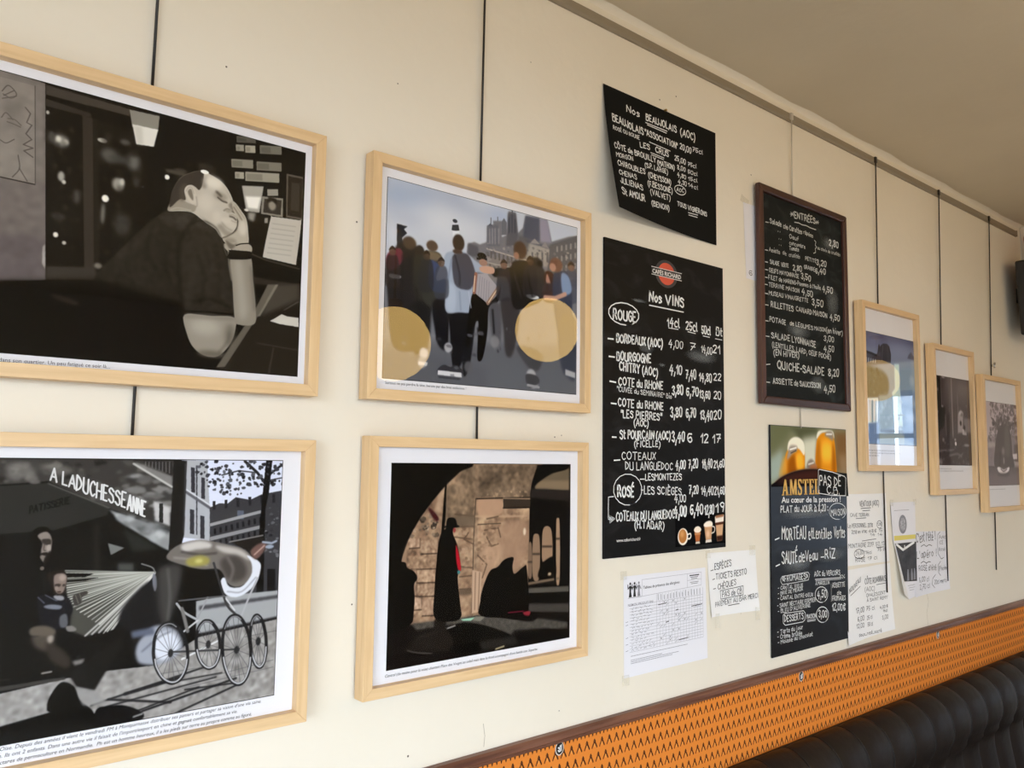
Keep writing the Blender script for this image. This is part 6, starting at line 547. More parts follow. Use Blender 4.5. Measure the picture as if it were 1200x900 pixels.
# ------------------------------------------------------------------ the room
CEIL = 2.622
def wall_with_opening(name, axis, c, lo, hi, span=None, z0=0, z1=0, t=.12, mat=None):
    mb = MB()
    def blk(a, b, za, zb):
        if axis == 'x': mb.box(min(c, c + t), max(c, c + t), a, b, za, zb)
        else: mb.box(a, b, min(c, c + t), max(c, c + t), za, zb)
    if span:
        blk(lo, span[0], 0, CEIL); blk(span[1], hi, 0, CEIL); blk(span[0], span[1], 0, z0); blk(span[0], span[1], z1, CEIL)
    else: blk(lo, hi, 0, CEIL)
    return struct(mb.build(name, mat or M['plainwall']))
wb = struct(MB().box(-2.62, 9.12, 0, .15, 0, CEIL).build('wall_back', M['wall'])); wb['base'] = [0, 0, 0]
for x, z, r in NAILS: MB().disc(x, z, -.0003, r, r, 10).build('nail_hole', M['dirt'], wb)
for pts in CRACKS:
    g = MB(); g.ribbon(pts, .0006, lambda a, b: -.0003); g.build('hairline_crack', M['dirt_pale'], wb)
struct(MB().box(-2.62, 9.12, -4.72, .15, -.1, 0).build('floor', M['floor']))
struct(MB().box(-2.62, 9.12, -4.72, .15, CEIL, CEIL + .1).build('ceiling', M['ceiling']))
wall_with_opening('wall_left', 'x', -2.50, -4.72, 0, WINDOWS[0][2], WINDOWS[0][3], WINDOWS[0][4], -.12)
wall_with_opening('wall_front', 'y', -4.60, -2.50, 9.0, WINDOWS[1][2], WINDOWS[1][3], WINDOWS[1][4], -.12)
wall_with_opening('wall_right', 'x', 9.00, -4.72, 0, WINDOWS[2][2], WINDOWS[2][3], WINDOWS[2][4], .12)
struct(MB().box(3.865, 4.25, -.36, 0, 0, CEIL).build('wall_pier', M['plainwall']))
# plaster fillet where the wall meets the ceiling: slightly uneven, as brushed by hand
mb = MB(); rr = random.Random(4); N_ = 120
for i in range(N_):
    x = -1.7 + 5.56 * i / (N_ - 1); d = .010 + .0022 * math.sin(i * .7) + rr.uniform(-.0012, .0012)
    mb.v += [(x, 0, CEIL - d), (x, -d * .45, CEIL - d * .4), (x, -d * 1.3, CEIL)]; mb.uv += [(0, 0)] * 3
mb.f += [(3 * i + j, 3 * i + j + 1, 3 * i + j + 4, 3 * i + j + 3) for i in range(N_ - 1) for j in (0, 1)]
struct(mb.build('trim_1', M['wall'], smooth=True))
def window(n, axis, c, span, z0, z1, bars):
    fr = MB(); t = .06
    def blk(mb, a, b, za, zb, d=.035):
        if axis == 'x': mb.box(c - d, c + d, a, b, za, zb)
        else: mb.box(a, b, c - d, c + d, za, zb)
    root = MB(); blk(root, span[0], span[1], z0 - .03, z0, .09)
    r = struct(root.build('window_%d' % n, M['window_frame'])); r['base'] = [0, 0, 0]
    blk(fr, span[0], span[0] + t, z0, z1); blk(fr, span[1] - t, span[1], z0, z1); blk(fr, span[0] + t, span[1] - t, z0, z0 + t); blk(fr, span[0] + t, span[1] - t, z1 - t, z1)
    fr.build('window_frame', M['window_frame'], r)
    st = (span[1] - span[0]) / bars
    for k in range(1, bars):
        m = span[0] + st * k; b = MB(); blk(b, m - .025, m + .025, z0 + t, z1 - t); b.build('mullion', M['window_frame'], r)
    b = MB(); blk(b, span[0] + t, span[1] - t, z1 - .52, z1 - .47, .03); b.build('transom', M['window_frame'], r)
    for k in range(bars):
        a, e = span[0] + st * k + (t if k == 0 else .025), span[0] + st * (k + 1) - (t if k == bars - 1 else .025)
        p = MB()
        if axis == 'x': p.quad((c, a, z0 + t), (c, e, z0 + t), (c, e, z1 - t), (c, a, z1 - t))
        else: p.quad((a, c, z0 + t), (e, c, z0 + t), (e, c, z1 - t), (a, c, z1 - t))
        p.build('pane', M['window_glass'], r)
window(1, *WINDOWS[0], 3); window(2, *WINDOWS[1], 2); window(3, *WINDOWS[2], 3)

# wooden chair rail over the fabric band
prof = [(0, 1.066), (-.012, 1.066), (-.0175, 1.061), (-.018, 1.054), (-.012, 1.049), (-.012, 1.0455), (-.007, 1.042), (0, 1.042)]
mb = MB(); xs_ = (-1.7, 3.865)
mb.add([(x, y, z) for x in xs_ for y, z in prof], [(i, i + 1, i + 9, i + 8) for i in range(7)] + [tuple(range(8)), tuple(range(15, 7, -1))])
struct(mb.build('trim_2', M['oak_dark']))

# ------------------------------------------------------------------ fabric band and its stickers
def fabric_tex():
    # one repeat of the print across (22 mm) and the whole band from bottom to top (0.866 .. 1.046)
    H, W = 900, 110; k = 5000.0; C = Canvas(W, H); C.a[:] = (216, 128, 50)
    def X(x, z, o): return ((x + o) * k, (1.046 - z) * k)
    for r in range(7):
        zc = 1.0195 - r * .0276; off = 0 if r % 2 == 0 else .011
        for rep in (-.022, 0, .022, .044):
            o = rep + off
            def L(a, b, wd, c, al=1): C.line([X(a[0] / 1000, zc + a[1] / 1000, o), X(b[0] / 1000, zc + b[1] / 1000, o)], wd * 5, c, .9, al)
            dk = (66, 36, 20); md = (112, 62, 30)
            L((0, 9), (0, 4.0), 4.0, dk); L((-2.2, 6.4), (0, 3.2), 2.8, md); L((2.2, 6.4), (0, 3.2), 2.8, dk)
            for s, c in ((-1, md), (1, dk)):
                for t in (0, 1, 2):
                    x = 2.6 + t * 1.9; z = 2.0 - t * 3.6
                    L((s * (x - .5), z + 1.5), (s * (x + .4), z - 1.2), 3.1, c if t != 1 else dk)
                    L((s * (x + 1.0), z + .9), (s * (x + 1.5), z - .6), 1.1, md, .9)
            L((0, 0), (0, -4.5), 1.6, (226, 176, 96), .9)
    for rep in range(-1, 4):
        o = rep * .011
        C.poly([X(.002, 1.046, o), X(.009, 1.046, o), X(.0062, 1.0365, o), X(.0045, 1.0365, o)], (70, 40, 26), .9, 1)
    return C.a
ft = np.clip(fabric_tex() / 255 + np.random.RandomState(2).normal(size=(900, 110, 1)) * .012, 0, 1)
M['fabric'] = picture_mat('orange_printed_cloth', ft, .8, 'REPEAT', .15)
def fabric(x0, x1, y, label):
    t = thing('fabric_panel', label, 'wall panel', ((x0 + x1) / 2, 0, .862))
    z0, z1 = .866, 1.046; u0, u1 = (x0 - 1.2496) / .022 , (x1 - 1.2496) / .022
    mb = MB(); mb.add([(x0, y, z0), (x1, y, z0), (x1, y, z1), (x0, y, z1)], [(0, 1, 2, 3)], [(u0, 0), (u1, 0), (u1, 1), (u0, 1)])
    mb.build('cloth', M['fabric'], t)
    MB().box(x0, x1, y + .0005, -.0002, z0 - .004, z1).build('backing_board', M['base'], t)
fabric(-1.65, 2.8235, -.0060, 'orange cloth wall band with rows of brown leaf sprigs, long near length under the papers')
fabric(2.8245, 3.862, -.0050, 'orange leaf-print cloth band beyond the vertical joint, at the right edge of the frame')
for i, (x, z, lab) in enumerate(((1.150, 1.0325, 'round black and white sticker on orange band below the arcade picture, nearest of three'), (2.041, 1.0305, 'round black and white sticker on orange band under the beer board'), (2.900, 1.0315, 'round black and white sticker just past the joint of the orange band, farthest of three'))):
    y = -.0062 if x < 2.8 else -.0052
    t = thing('round_sticker', lab, 'sticker', (x, y, z), 'round stickers on the orange band')
    MB().disc(x, z, y - .0004, .0118, .0135, 24).build('rim', M['sign_white'], t)
    MB().disc(x, z, y - .0008, .0098, .0114, 24).build('face', M['pen'], t)
    g = MB()
    for s in ([(-.004, -.003), (-.002, -.0055), (.004, -.0045), (.0045, .006)], [(-.004, .002), (-.0015, .0005), (.001, .002)], [(.0005, .0045), (.004, .0045)], [(-.001, -.002), (.003, -.0015)]):
        g.ribbon([(x + a, z + b) for a, b in s], .0013, lambda a, b: y - .0011)
    g.build('emblem', M['white_print'], t)

# ------------------------------------------------------------------ banquette
bt = thing('banquette', 'dark brown leather banquette with channel-stitched rolled back along the orange band', 'bench', (2.2, -.3, 0))
PR = [(-.0066, .866), (-.020, .871), (-.045, .868), (-.074, .852), (-.096, .824), (-.108, .786), (-.106, .748), (-.092, .716), (-.078, .690), (-.076, .655), (-.084, .60), (-.094, .54), (-.102, .47)]
PR = catmull(PR, False, 3)
def channel(x0, x1):
    mb = MB(); nx = 12; m = len(PR); nr = []
    for j in range(m):
        a = Vector(PR[max(0, j - 1)]); b = Vector(PR[min(m - 1, j + 1)]); d = (b - a).normalized(); nr.append((d.y, -d.x))
    for i in range(nx + 1):
        t = -1 + 2 * i / nx; bul = 1 - abs(t) ** 2.6
        for j in range(m):
            amp = .0085 * min(1, j / 5) + (.008 if j > m * .55 else 0)
            y, z = PR[j]; ny, nz = nr[j]; s = 1 if ny < 0 else -1
            if j < 4: s = 1; ny, nz = 0, 1
            mb.v.append(((x0 + x1) / 2 + (x1 - x0) / 2 * t, y + s * ny * amp * bul, z + s * nz * amp * bul)); mb.uv.append((0, 0))
    mb.f += [(i * m + j, i * m + j + 1, (i + 1) * m + j + 1, (i + 1) * m + j) for i in range(nx) for j in range(m - 1)]
    return mb
PIT = .1345; first = channel(.46, .46 + PIT).build('back_channel', M['leather'], bt, smooth=True)
for k in range(1, 25):
    o = first.copy(); COL.objects.link(o); o.parent = bt; o.location = (PIT * k, 0, 0)
    st = MB()
for k in range(26 - 1 + 1):
    x = .46 + PIT * k; s = MB()
    for a, b in zip(PR[2:-1], PR[3:]): s.rod((x, a[0] - .0012, a[1] + .0006), (x, b[0] - .0012, b[1] + .0006), .0016, 5)
    if k == 0: seam0 = s.build('seam_welt', M['piping'], bt)
    else:
        o = seam0.copy(); COL.objects.link(o); o.parent = bt; o.location = (PIT * k, 0, 0)
MB().rod((.46, -.0125, .869), (3.85, -.0125, .869), .0050, 8).build('back_piping', M['piping'], bt, smooth=True)
MB().box(.46, 3.83, -.585, -.08, .36, .47).build('seat_cushion', M['leather'], bt, bevel=.03)
MB().box(.46, 3.83, -.55, -.001, 0, .36).build('plinth', M['base'], bt)
MB().box(.46, 3.83, -.068, -.001, .36, .855).build('back_board', M['base'], bt)

# ------------------------------------------------------------------ hanging rail and cables
t = thing('hanging_rail', 'long painted metal picture rail high along the cream wall', 'rail', (1.0, 0, 2.566))
RP = [(-.0004, 2.590), (-.007, 2.590), (-.010, 2.587), (-.010, 2.571), (-.006, 2.567), (-.0004, 2.567)]
mb = MB(); mb.add([(x, y, z) for x in (-1.69, 3.800) for y, z in RP], [(i, (i + 1) % 6, (i + 1) % 6 + 6, i + 6) for i in range(6)] + [tuple(range(6)), tuple(range(11, 5, -1))])
mb.build('track', M['rail'], t)
MB().box(3.800, 3.806, -.0105, -.0004, 2.566, 2.591).build('end_cap', M['rail'], t)
def cable(x0, x1, z0, zt, label, m='cable', r=.0022, clip=None, group='hanging cables'):
    t = thing('hanging_cable', label, 'cable', (x0, -.008, z0), group)
    xm = x0 + (x1 - x0) * (2.585 - zt) / (2.585 - z0)
    MB().rod((x0, -.0125, 2.585), (xm, -.0052, zt), r, 8).rod((xm, -.0052, zt), (x1, -.0052, z0), r, 8).build('line', M[m], t, smooth=True)
    MB().box(x0 - .005, x0 + .005, -.0155, -.0102, 2.569, 2.588).build('slider', M[m], t)
    if clip:
        f = (2.585 - clip) / (2.585 - z0); x = x0 + (x1 - x0) * f; y = -.006
        c = MB(); c.rod((x, y - .003, clip), (x + .017, y - .006, clip + .004), .0042, 8); c.rod((x + .015, y - .006, clip - .008), (x + .018, y - .006, clip + .013), .0035, 8)
        c.build('clip', M['steel'], t, smooth=True)
cable(.3285, .3265, 1.42, 2.124, 'black cable holding the sleeping-man picture and the pram picture')
cable(.9285, .9325, 1.42, 2.124, 'black cable holding the skaters picture and the arcade picture')
cable(2.537, 2.547, 1.203, 2.101, 'black cable behind the tower picture, running down over two white papers')
cable(3.017, 2.996, 1.200, 2.020, 'black cable behind the middle one of the three small far pictures')
cable(3.487, 3.436, 1.204, 1.946, 'black cable with small steel clip behind the farthest picture', clip=1.987)
cable(2.036, 2.066, 1.695, 2.350, 'pale nylon line behind the brown-framed slate and down to the beer board', 'nylon', .0019)

# ------------------------------------------------------------------ picture frames
def frame(key, x0, x1, z0, z1, label, photo, side_face=.018, gain=(1, 1, 1), lift=0.0, key_line=True, vert=True):
    t = thing('picture_frame', label, 'picture', ((x0 + x1) / 2, 0, z0), 'birch picture frames')
    f, yb, yf = side_face, -.0075, -.0340
    a, b, c, d = x0 + f, x1 - f, z0 + f, z1 - f
    MB().prism([(x0, z1), (a, d), (b, d), (x1, z1)], yf, yb).build('top_rail', M['birch_h'], t, bevel=.0007)
    MB().prism([(x0, z0), (x1, z0), (b, c), (a, c)], yf, yb).build('bottom_rail', M['birch_h'], t, bevel=.0007)
    MB().prism([(x0, z0), (a, c), (a, d), (x0, z1)], yf, yb).build('side_rail', M['birch_v'], t, bevel=.0007)
    MB().prism([(x1, z0), (x1, z1), (b, d), (b, c)], yf, yb).build('side_rail', M['birch_v'], t, bevel=.0007)
    MB().box(a - .004, b + .004, -.0165, -.012, c - .004, d + .004).build('backing_board', M['base'], t)
    MB().quad((a, -.0190, c), (b, -.0190, c), (b, -.0190, d), (a, -.0190, d)).build('print_sheet', M['mat'], t)
    p0, p1, q0, q1 = photo; k = .0011
    if key_line: MB().quad((p0 - k, -.0193, q0 - k), (p1 + k, -.0193, q0 - k), (p1 + k, -.0193, q1 + k), (p0 - k, -.0193, q1 + k)).build('keyline', M['keyline'], t)
    img = paint(PICS[key], int(round((p1 - p0) * 2000)), int(round((q1 - q0) * 2000)), gain, lift)
    MB().quad((p0, -.0196, q0), (p1, -.0196, q0), (p1, -.0196, q1), (p0, -.0196, q1)).build('photograph', picture_mat('photo_' + key, img), t)
    MB().quad((a, -.0222, c), (b, -.0222, c), (b, -.0222, d), (a, -.0222, d)).build('glass', M['glass'], t)
    return t
def scribble_caption(t, x0, x1, z, h, seed):
    r = random.Random(seed); mb = MB(); x = x0
    while x < x1:
        wd = r.uniform(.006, .016); n = int(wd / .0016)
        mb.ribbon([(min(x + i * .0016, x1), z + (h * .5 if i % 2 else -h * .5) * r.uniform(.4, 1)) for i in range(n + 1)], .00045, lambda a, b: -.0197)
        x += wd + .004
    mb.build('caption', M['grey_ink'], t)
G1 = (GAIN_NEAR,) * 3
f1 = frame('sleeper', .0655, .5915, 1.694, 2.119, 'birch framed black and white photo of man in dark shirt asleep on his hand', (.1035, .5615, 1.725, 2.0865), gain=G1, lift=LIFT_NEAR)
f2 = frame('skaters', .6790, 1.2060, 1.696, 2.119, 'birch framed colour photo of skaters and accordion player under a cloudy sky', (.7165, 1.177, 1.734, 2.084), gain=G1, lift=LIFT_NEAR)
f3 = frame('pram', .0700, .5915, 1.197, 1.625, 'birch framed black and white photo of an old pram beside a hammock', (.119, .543, 1.242, 1.592), gain=G1, lift=LIFT_NEAR)
f4 = frame('arcade', .6875, 1.2010, 1.208, 1.635, 'birch framed photo of a dark hatted figure against a sunlit stone arcade', (.740, 1.162, 1.2475, 1.5895), gain=G1, lift=LIFT_NEAR)
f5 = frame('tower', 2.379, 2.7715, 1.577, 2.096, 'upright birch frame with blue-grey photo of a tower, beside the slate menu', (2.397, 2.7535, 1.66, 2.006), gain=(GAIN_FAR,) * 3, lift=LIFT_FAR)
f6 = frame('lane', 2.872, 3.2225, 1.496, 2.014, 'upright birch frame with dark brown-black street photo, middle of the far three', (2.89, 3.2045, 1.598, 1.907), gain=(GAIN_FAR,) * 3, lift=LIFT_FAR)
f7 = frame('tree', 3.300, 3.690, 1.424, 1.940, 'upright birch frame with grey photo of a tree trunk, farthest right', (3.318, 3.672, 1.523, 1.841), gain=(GAIN_FAR,) * 3, lift=LIFT_FAR)
for fr, rows in CAPTIONS:
    for txt, x0, z0, x1, z1, sh in rows: printed({'f1': f1, 'f2': f2, 'f3': f3, 'f4': f4}[fr], 'caption', txt, x0, z0, x1, z1, -.0197, M['print_ink'], sh, 0.0)
scribble_caption(f5, 2.412, 2.60, 1.640, .004, 1); scribble_caption(f5, 2.412, 2.63, 1.632, .004, 2); scribble_caption(f5, 2.412, 2.49, 1.624, .004, 3)
scribble_caption(f6, 2.905, 3.02, 1.585, .004, 4); scribble_caption(f6, 2.905, 3.12, 1.577, .004, 5)
scribble_caption(f7, 3.335, 3.52, 1.508, .004, 6)

# ------------------------------------------------------------------ boards
# curled black card
t = thing('menu_sheet', 'curling black card of Beaujolais wines in white chalk pen, lower left corner lifting off', 'menu', (1.48, 0, 2.143))
def sheet_off(x, z):
    u = min(max((x - 1.276) / .414, 0), 1); v = min(max((2.438 - z) / .294, 0), 1)
    return .003 + .048 * (1 - u) ** 1.7 * v ** 1.35
def card(x0, x1, z0, z1, off, nx=24, nz=20, thick=.0007):
    mb = MB()
    for s in (0, 1):
        for j in range(nz + 1):
            for i in range(nx + 1):
                x = x0 + (x1 - x0) * i / nx; z = z0 + (z1 - z0) * j / nz; o = off(x, z)
                mb.v.append((x, -o + s * thick, z)); mb.uv.append((i / nx, j / nz))
    n = (nx + 1) * (nz + 1); e = nx + 1
    mb.f += [(j * e + i, j * e + i + 1, (j + 1) * e + i + 1, (j + 1) * e + i) for j in range(nz) for i in range(nx)]
    mb.f += [(n + (j + 1) * e + i, n + (j + 1) * e + i + 1, n + j * e + i + 1, n + j * e + i) for j in range(nz) for i in range(nx)]
    return mb
card(1.2735, 1.688, 2.1435, 2.4365, sheet_off).build('sheet', M['card'], t, smooth=True)
write(t, TEXTS['beaujolais'], M['chalk'], 0, .085, yf=lambda x, z: -sheet_off(x, z) - .0009)
MB().rod((1.4875, -.008, 2.437), (1.4875, -.0005, 2.437), .003, 8).build('drawing_pin', M['brass'], t)

# wine list board
t = thing('menu_board', 'tall black wine list board with red round coffee emblem and circled headings', 'menu', (1.49, 0, 1.391), 'menu boards on the wall')
MB().box(1.276, 1.7105, -.0052, -.0004, 1.391, 2.0875).build('board', M['wine_board'], t, bevel=.0008)
write(t, TEXTS['wines'], M['chalk'], -.0056, .082)
for x0, x1, z0, z1 in ((1.385, 1.445, 1.842, 1.866), (1.55, 1.69, 1.836, 1.872), (1.455, 1.485, 1.815, 1.826), (1.36, 1.42, 1.955, 1.965)):
    MB().quad((x0, -.0055, z0), (x1, -.0055, z0), (x1, -.0055, z1), (x0, -.0055, z1)).build('chalk_smudge', M['smudge'], t)
em = MB().disc(1.4872, 2.0375, -.0054, .041, .033, 40).build('emblem_ring', M['board_edge'], t)
sub(em, MB().disc(1.4872, 2.0375, -.0056, .0305, .0262, 40).build('red_disc', M['red_print'], t))
sub(em, MB().quad((1.433, -.0058, 2.0295), (1.543, -.0058, 2.0295), (1.543, -.0058, 2.0470), (1.433, -.0058, 2.0470)).build('name_band', M['dark_print'], t))
g = MB()
for z in (2.0293, 2.0472): g.ribbon([(1.433, z), (1.543, z)], .0007, lambda a, b: -.0060)
sub(em, g.build('band_line', M['white_print'], t))
sub(em, printed(t, 'emblem_letters', 'CAFÉS RICHARD', 1.436, 2.0325, 1.540, 2.0325, -.0060, M['white_print'], 0, .022, h=.0105))
printed(t, 'web_address', 'www.cafesrichard.fr', 1.3155, 1.4245, 1.3935, 1.4245, -.0056, M['white_print'], 0, .012)
MB().quad((1.515, -.0055, 1.402), (1.7085, -.0055, 1.402), (1.7085, -.0055, 1.475), (1.515, -.0055, 1.475)).build('printed_cups', picture_mat('coffee_cups_print', paint(PICS['cups'], 484, 182, G1, 0, 0), .45), t)

# slate in a brown frame
t = thing('chalkboard', 'slate of starters in a brown wooden frame, chalked by hand', 'menu', (2.088, 0, 1.752), 'menu boards on the wall')
x0, x1, z0, z1, f = 1.8545, 2.3215, 1.752, 2.3435, .021
a, b, c, d = x0 + f, x1 - f, z0 + f, z1 - f
MB().prism([(x0, z1), (a, d), (b, d), (x1, z1)], -.0215, -.0072).build('top_rail', M['brown_h'], t, bevel=.003)
MB().prism([(x0, z0), (x1, z0), (b, c), (a, c)], -.0215, -.0072).build('bottom_rail', M['brown_h'], t, bevel=.003)
MB().prism([(x0, z0), (a, c), (a, d), (x0, z1)], -.0215, -.0072).build('side_rail', M['brown_v'], t, bevel=.003)
MB().prism([(x1, z0), (x1, z1), (b, d), (b, c)], -.0215, -.0072).build('side_rail', M['brown_v'], t, bevel=.003)
MB().box(a - .004, b + .004, -.0125, -.0075, c - .004, d + .004).build('slate', M['slate'], t)
write(t, TEXTS['entrees'], M['chalk_soft'], -.0129, .085)
for q in ((2.10, 2.20, 1.79, 1.85), (2.18, 2.27, 2.22, 2.27), (1.98, 2.12, 1.94, 1.99), (2.2, 2.28, 2.02, 2.12)):
    MB().quad((q[0], -.0128, q[2]), (q[1], -.0128, q[2]), (q[1], -.0128, q[3]), (q[0], -.0128, q[3])).build('chalk_smudge', M['smudge'], t)

# beer board
t = thing('menu_board', 'glossy black dish-of-the-day board with two beer glasses printed across its top', 'menu', (2.11, 0, 1.095), 'menu boards on the wall')
MB().prism([(1.905, 1.0965), (2.302, 1.0965), (2.314, 1.699), (1.9105, 1.699)], -.0062, -.0022).build('board', M['beer_board'], t, bevel=.001)
MB().quad((1.9125, -.0064, 1.535), (2.3110, -.0064, 1.535), (2.3125, -.0064, 1.6975), (1.9135, -.0064, 1.6975)).build('beer_picture', picture_mat('beer_print', paint(PICS['beer'], 1000, 409, (1.25,) * 3, 0, 0), .3), t)
def serif_word(t, rows, x0, z0, x1, h, mat, y):
    mb = MB(); n = sum(r[0] for r in rows) + .18 * (len(rows) - 1); k = (x1 - x0) / n; x = x0
    for wd, polys in rows:
        for p in polys:
            for dx in (-.035, .035): mb.add([(x + (a + dx) * k, y - dx * .002, z0 + b * h) for a, b in p], [tuple(range(len(p)))])
        x += (wd + .18) * k
    mb.build('brand_letters', mat, t)
def bar(x0, z0, x1, z1): return [(x0, z0), (x1, z0), (x1, z1), (x0, z1)]
LT = {'A': (1.05, [[(.08, 0), (.2, 0), (.56, 1.0), (.46, 1.0)], [(.68, 0), (.95, 0), (.62, 1.0), (.46, 1.0)], bar(.25, .27, .75, .36), bar(0, 0, .3, .07), bar(.6, 0, 1.05, .07)]),
 'M': (1.2, [bar(.1, 0, .22, 1), bar(.9, 0, 1.12, 1), [(.1, 1), (.34, 1), (.66, 0), (.52, 0)], [(.52, 0), (.66, 0), (1.0, 1), (.9, 1)], bar(0, 0, .34, .07), bar(.82, 0, 1.2, .07)]),
 'S': (.66, [[(.6, .97), (.6, .7), (.5, .86), (.3, .92), (.14, .84), (.04, .7), (.1, .98), (.36, 1.02)], [(.04, .7), (.14, .84), (.24, .7), (.6, .44), (.64, .26), (.5, .3), (.16, .48)], [(.64, .26), (.5, .3), (.44, .12), (.3, .08), (.14, .16), (.02, .36), (.02, .02), (.3, -.02), (.56, .04)]]),
 'T': (.9, [bar(.34, 0, .56, 1), bar(0, .9, .9, 1), bar(0, .74, .07, 1), bar(.83, .74, .9, 1), bar(.22, 0, .68, .07)]),
 'E': (.78, [bar(.1, 0, .32, 1), bar(0, .92, .74, 1), bar(0, 0, .78, .08), bar(.3, .47, .58, .54), bar(.67, .74, .74, 1), bar(.71, 0, .78, .28), bar(.52, .38, .58, .64)]),
 'L': (.76, [bar(.1, 0, .32, 1), bar(0, .93, .44, 1), bar(0, 0, .76, .08), bar(.69, 0, .76, .3)])}
serif_word(t, [LT[c_] for c_ in 'AMSTEL'], 1.9635, 1.5115, 2.1530, .043, M['gold_print'], -.0067)
printed(t, 'slogan', 'Au cœur de la pression !', 1.9600, 1.4925, 2.2720, 1.4880, -.0066, M['white_print'], 0, .018, h=.0165)
g = MB().prism([(2.160, 1.507), (2.318, 1.503), (2.3125, 1.570), (2.158, 1.5785)], -.0068, -.0066).build('overwritten_patch', M['card'], t)
write(t, TEXTS['beerboard'], M['chalk'], -.0072, .072)
for q in ((1.955, 2.22, 1.445, 1.475), (1.955, 2.11, 1.302, 1.350), (2.12, 2.30, 1.318, 1.362)):
    MB().quad((q[0], -.0067, q[2]), (q[1], -.0067, q[2]), (q[1], -.0067, q[3]), (q[0], -.0067, q[3])).build('chalk_smudge', M['smudge'], t)

# ------------------------------------------------------------------ papers
def sheet(t, name, pts, y, mat, bow=0.0, n=12, thick=.0003):
    "a sheet of paper from its four corners (x, z): lower left, lower right, upper right, upper left"
    mb = MB(); P = [Vector(p) for p in pts]
    for s in (0, 1):
        for j in range(n + 1):
            for i in range(n + 1):
                u, v = i / n, j / n; p = (P[0] * (1 - u) + P[1] * u) * (1 - v) + (P[3] * (1 - u) + P[2] * u) * v
                o = bow * ((u * 2 - 1) ** 2) * (1 - v) ** 2
                mb.v.append((p.x, y - o + s * thick, p.y)); mb.uv.append((u, v))
    e = n + 1; k = e * e
    mb.f += [(j * e + i, j * e + i + 1, (j + 1) * e + i + 1, (j + 1) * e + i) for j in range(n) for i in range(n)]
    mb.f += [(k + (j + 1) * e + i, k + (j + 1) * e + i + 1, k + j * e + i + 1, k + j * e + i) for j in range(n) for i in range(n)]
    return mb.build(name, mat, t, smooth=True)
def at(y):
    return lambda a, b: y
# allergen table
t = thing('notice_sheet', 'printed white allergen table sheet taped up below the wine list', 'notice', (1.49, 0, 1.134), 'papers taped to the wall')
sheet(t, 'sheet', [(1.3445, 1.134), (1.6385, 1.135), (1.6325, 1.347), (1.3430, 1.349)], -.0012, M['paper2'])
y = -.0016
g = MB()
for i in range(17):
    u = i / 16; x = 1.452 + .169 * u; g.ribbon([(x + .001, 1.186), (x, 1.302)], .00025, at(y))
for j in range(16):
    z = 1.186 + .0066 * j; g.ribbon([(1.362, z), (1.6215, z)], .00025, at(y))
g.ribbon([(1.403, 1.3375), (1.403, 1.3015), (1.615, 1.3075)], .0003, at(y)); g.ribbon([(1.403, 1.3375), (1.563, 1.3375), (1.563, 1.306)], .0003, at(y))
g.ribbon([(1.563, 1.3375), (1.616, 1.3375), (1.616, 1.307)], .0003, at(y)); g.ribbon([(1.563, 1.322), (1.616, 1.322)], .0003, at(y)); g.ribbon([(1.357, 1.3015), (1.402, 1.3015)], .0005, at(y))
g.build('table_grid', M['grey_ink'], t)
for k, (x, mt) in enumerate(((1.364, 'pen'), (1.378, 'pen'), (1.392, 'grey_ink'))):
    g = MB(); g.disc(x, 1.3318, y - .0001, .0028, .0030, 14)
    g.add([(x + a, y - .0001, 1.303 + b) for a, b in ((-.0048, 0), (.0048, 0), (.0026, .012), (.0034, .0245), (-.0034, .0245), (-.0026, .012))], [(0, 1, 2, 3, 4, 5)])
    g.ribbon([(x - .003, 1.325), (x - .0075, 1.321), (x - .008, 1.330)], .0011, at(y - .0001)); g.ribbon([(x + .003, 1.325), (x + .0065, 1.319)], .0011, at(y - .0001))
    g.build('pictogram', M[mt], t)
printed(t, 'title', 'Tableau de présence des allergènes', 1.407, 1.3170, 1.534, 1.3185, y, M['print_ink'], 0, .006)
printed(t, 'column_heading', 'NOM DU PRODUIT FINI', 1.3565, 1.2835, 1.4400, 1.2840, y, M['grey_ink'], 0, .006)
g = MB()
for z, xa, xb, wd in ((1.3325, 1.572, 1.607, .0012), (1.3285, 1.575, 1.603, .0006), (1.3250, 1.578, 1.600, .0006), (1.3170, 1.573, 1.605, .0005), (1.3135, 1.577, 1.602, .0005)):
    g.ribbon([(xa, z), (xb, z)], wd, at(y))
g.build('box_text', M['print_ink'], t)
g = MB(); rr = random.Random(8)
for i in range(15):
    x = 1.4575 + i * .0109; g.ribbon([(x, 1.288), (x + rr.uniform(-.001, .001), 1.288 + rr.uniform(.008, .013))], .0009, at(y))
g.build('column_titles', M['grey_ink'], t)
g = MB()
for r in range(14):
    z = 1.278 - r * .0068; x = 1.368; xe = 1.368 + rr.uniform(.045, .078)
    while x < xe:
        n = rr.randint(3, 6); g.ribbon([(x + i * .0022, z + rr.uniform(-.0022, .0024)) for i in range(n)], .0004, at(y)); x += n * .0022 + .003
    if r in (4, 5, 9, 11, 13): g.ribbon([(1.350, z), (1.357, z + .001)], .0005, at(y))
g.build('handwritten_list', M['grey_ink'], t)
g = MB()
for q in range(46):
    i, j = rr.randint(0, 7) if rr.random() < .75 else rr.randint(8, 15), rr.randint(0, 14)
    x = 1.4573 + i * .01056; z = 1.1893 + j * .0066; g.ribbon([(x - .002, z - .0015), (x + .003, z + .002)], .0004, at(y))
    if rr.random() < .4: g.ribbon([(x - .002, z + .002), (x + .002, z - .0015)], .0004, at(y))
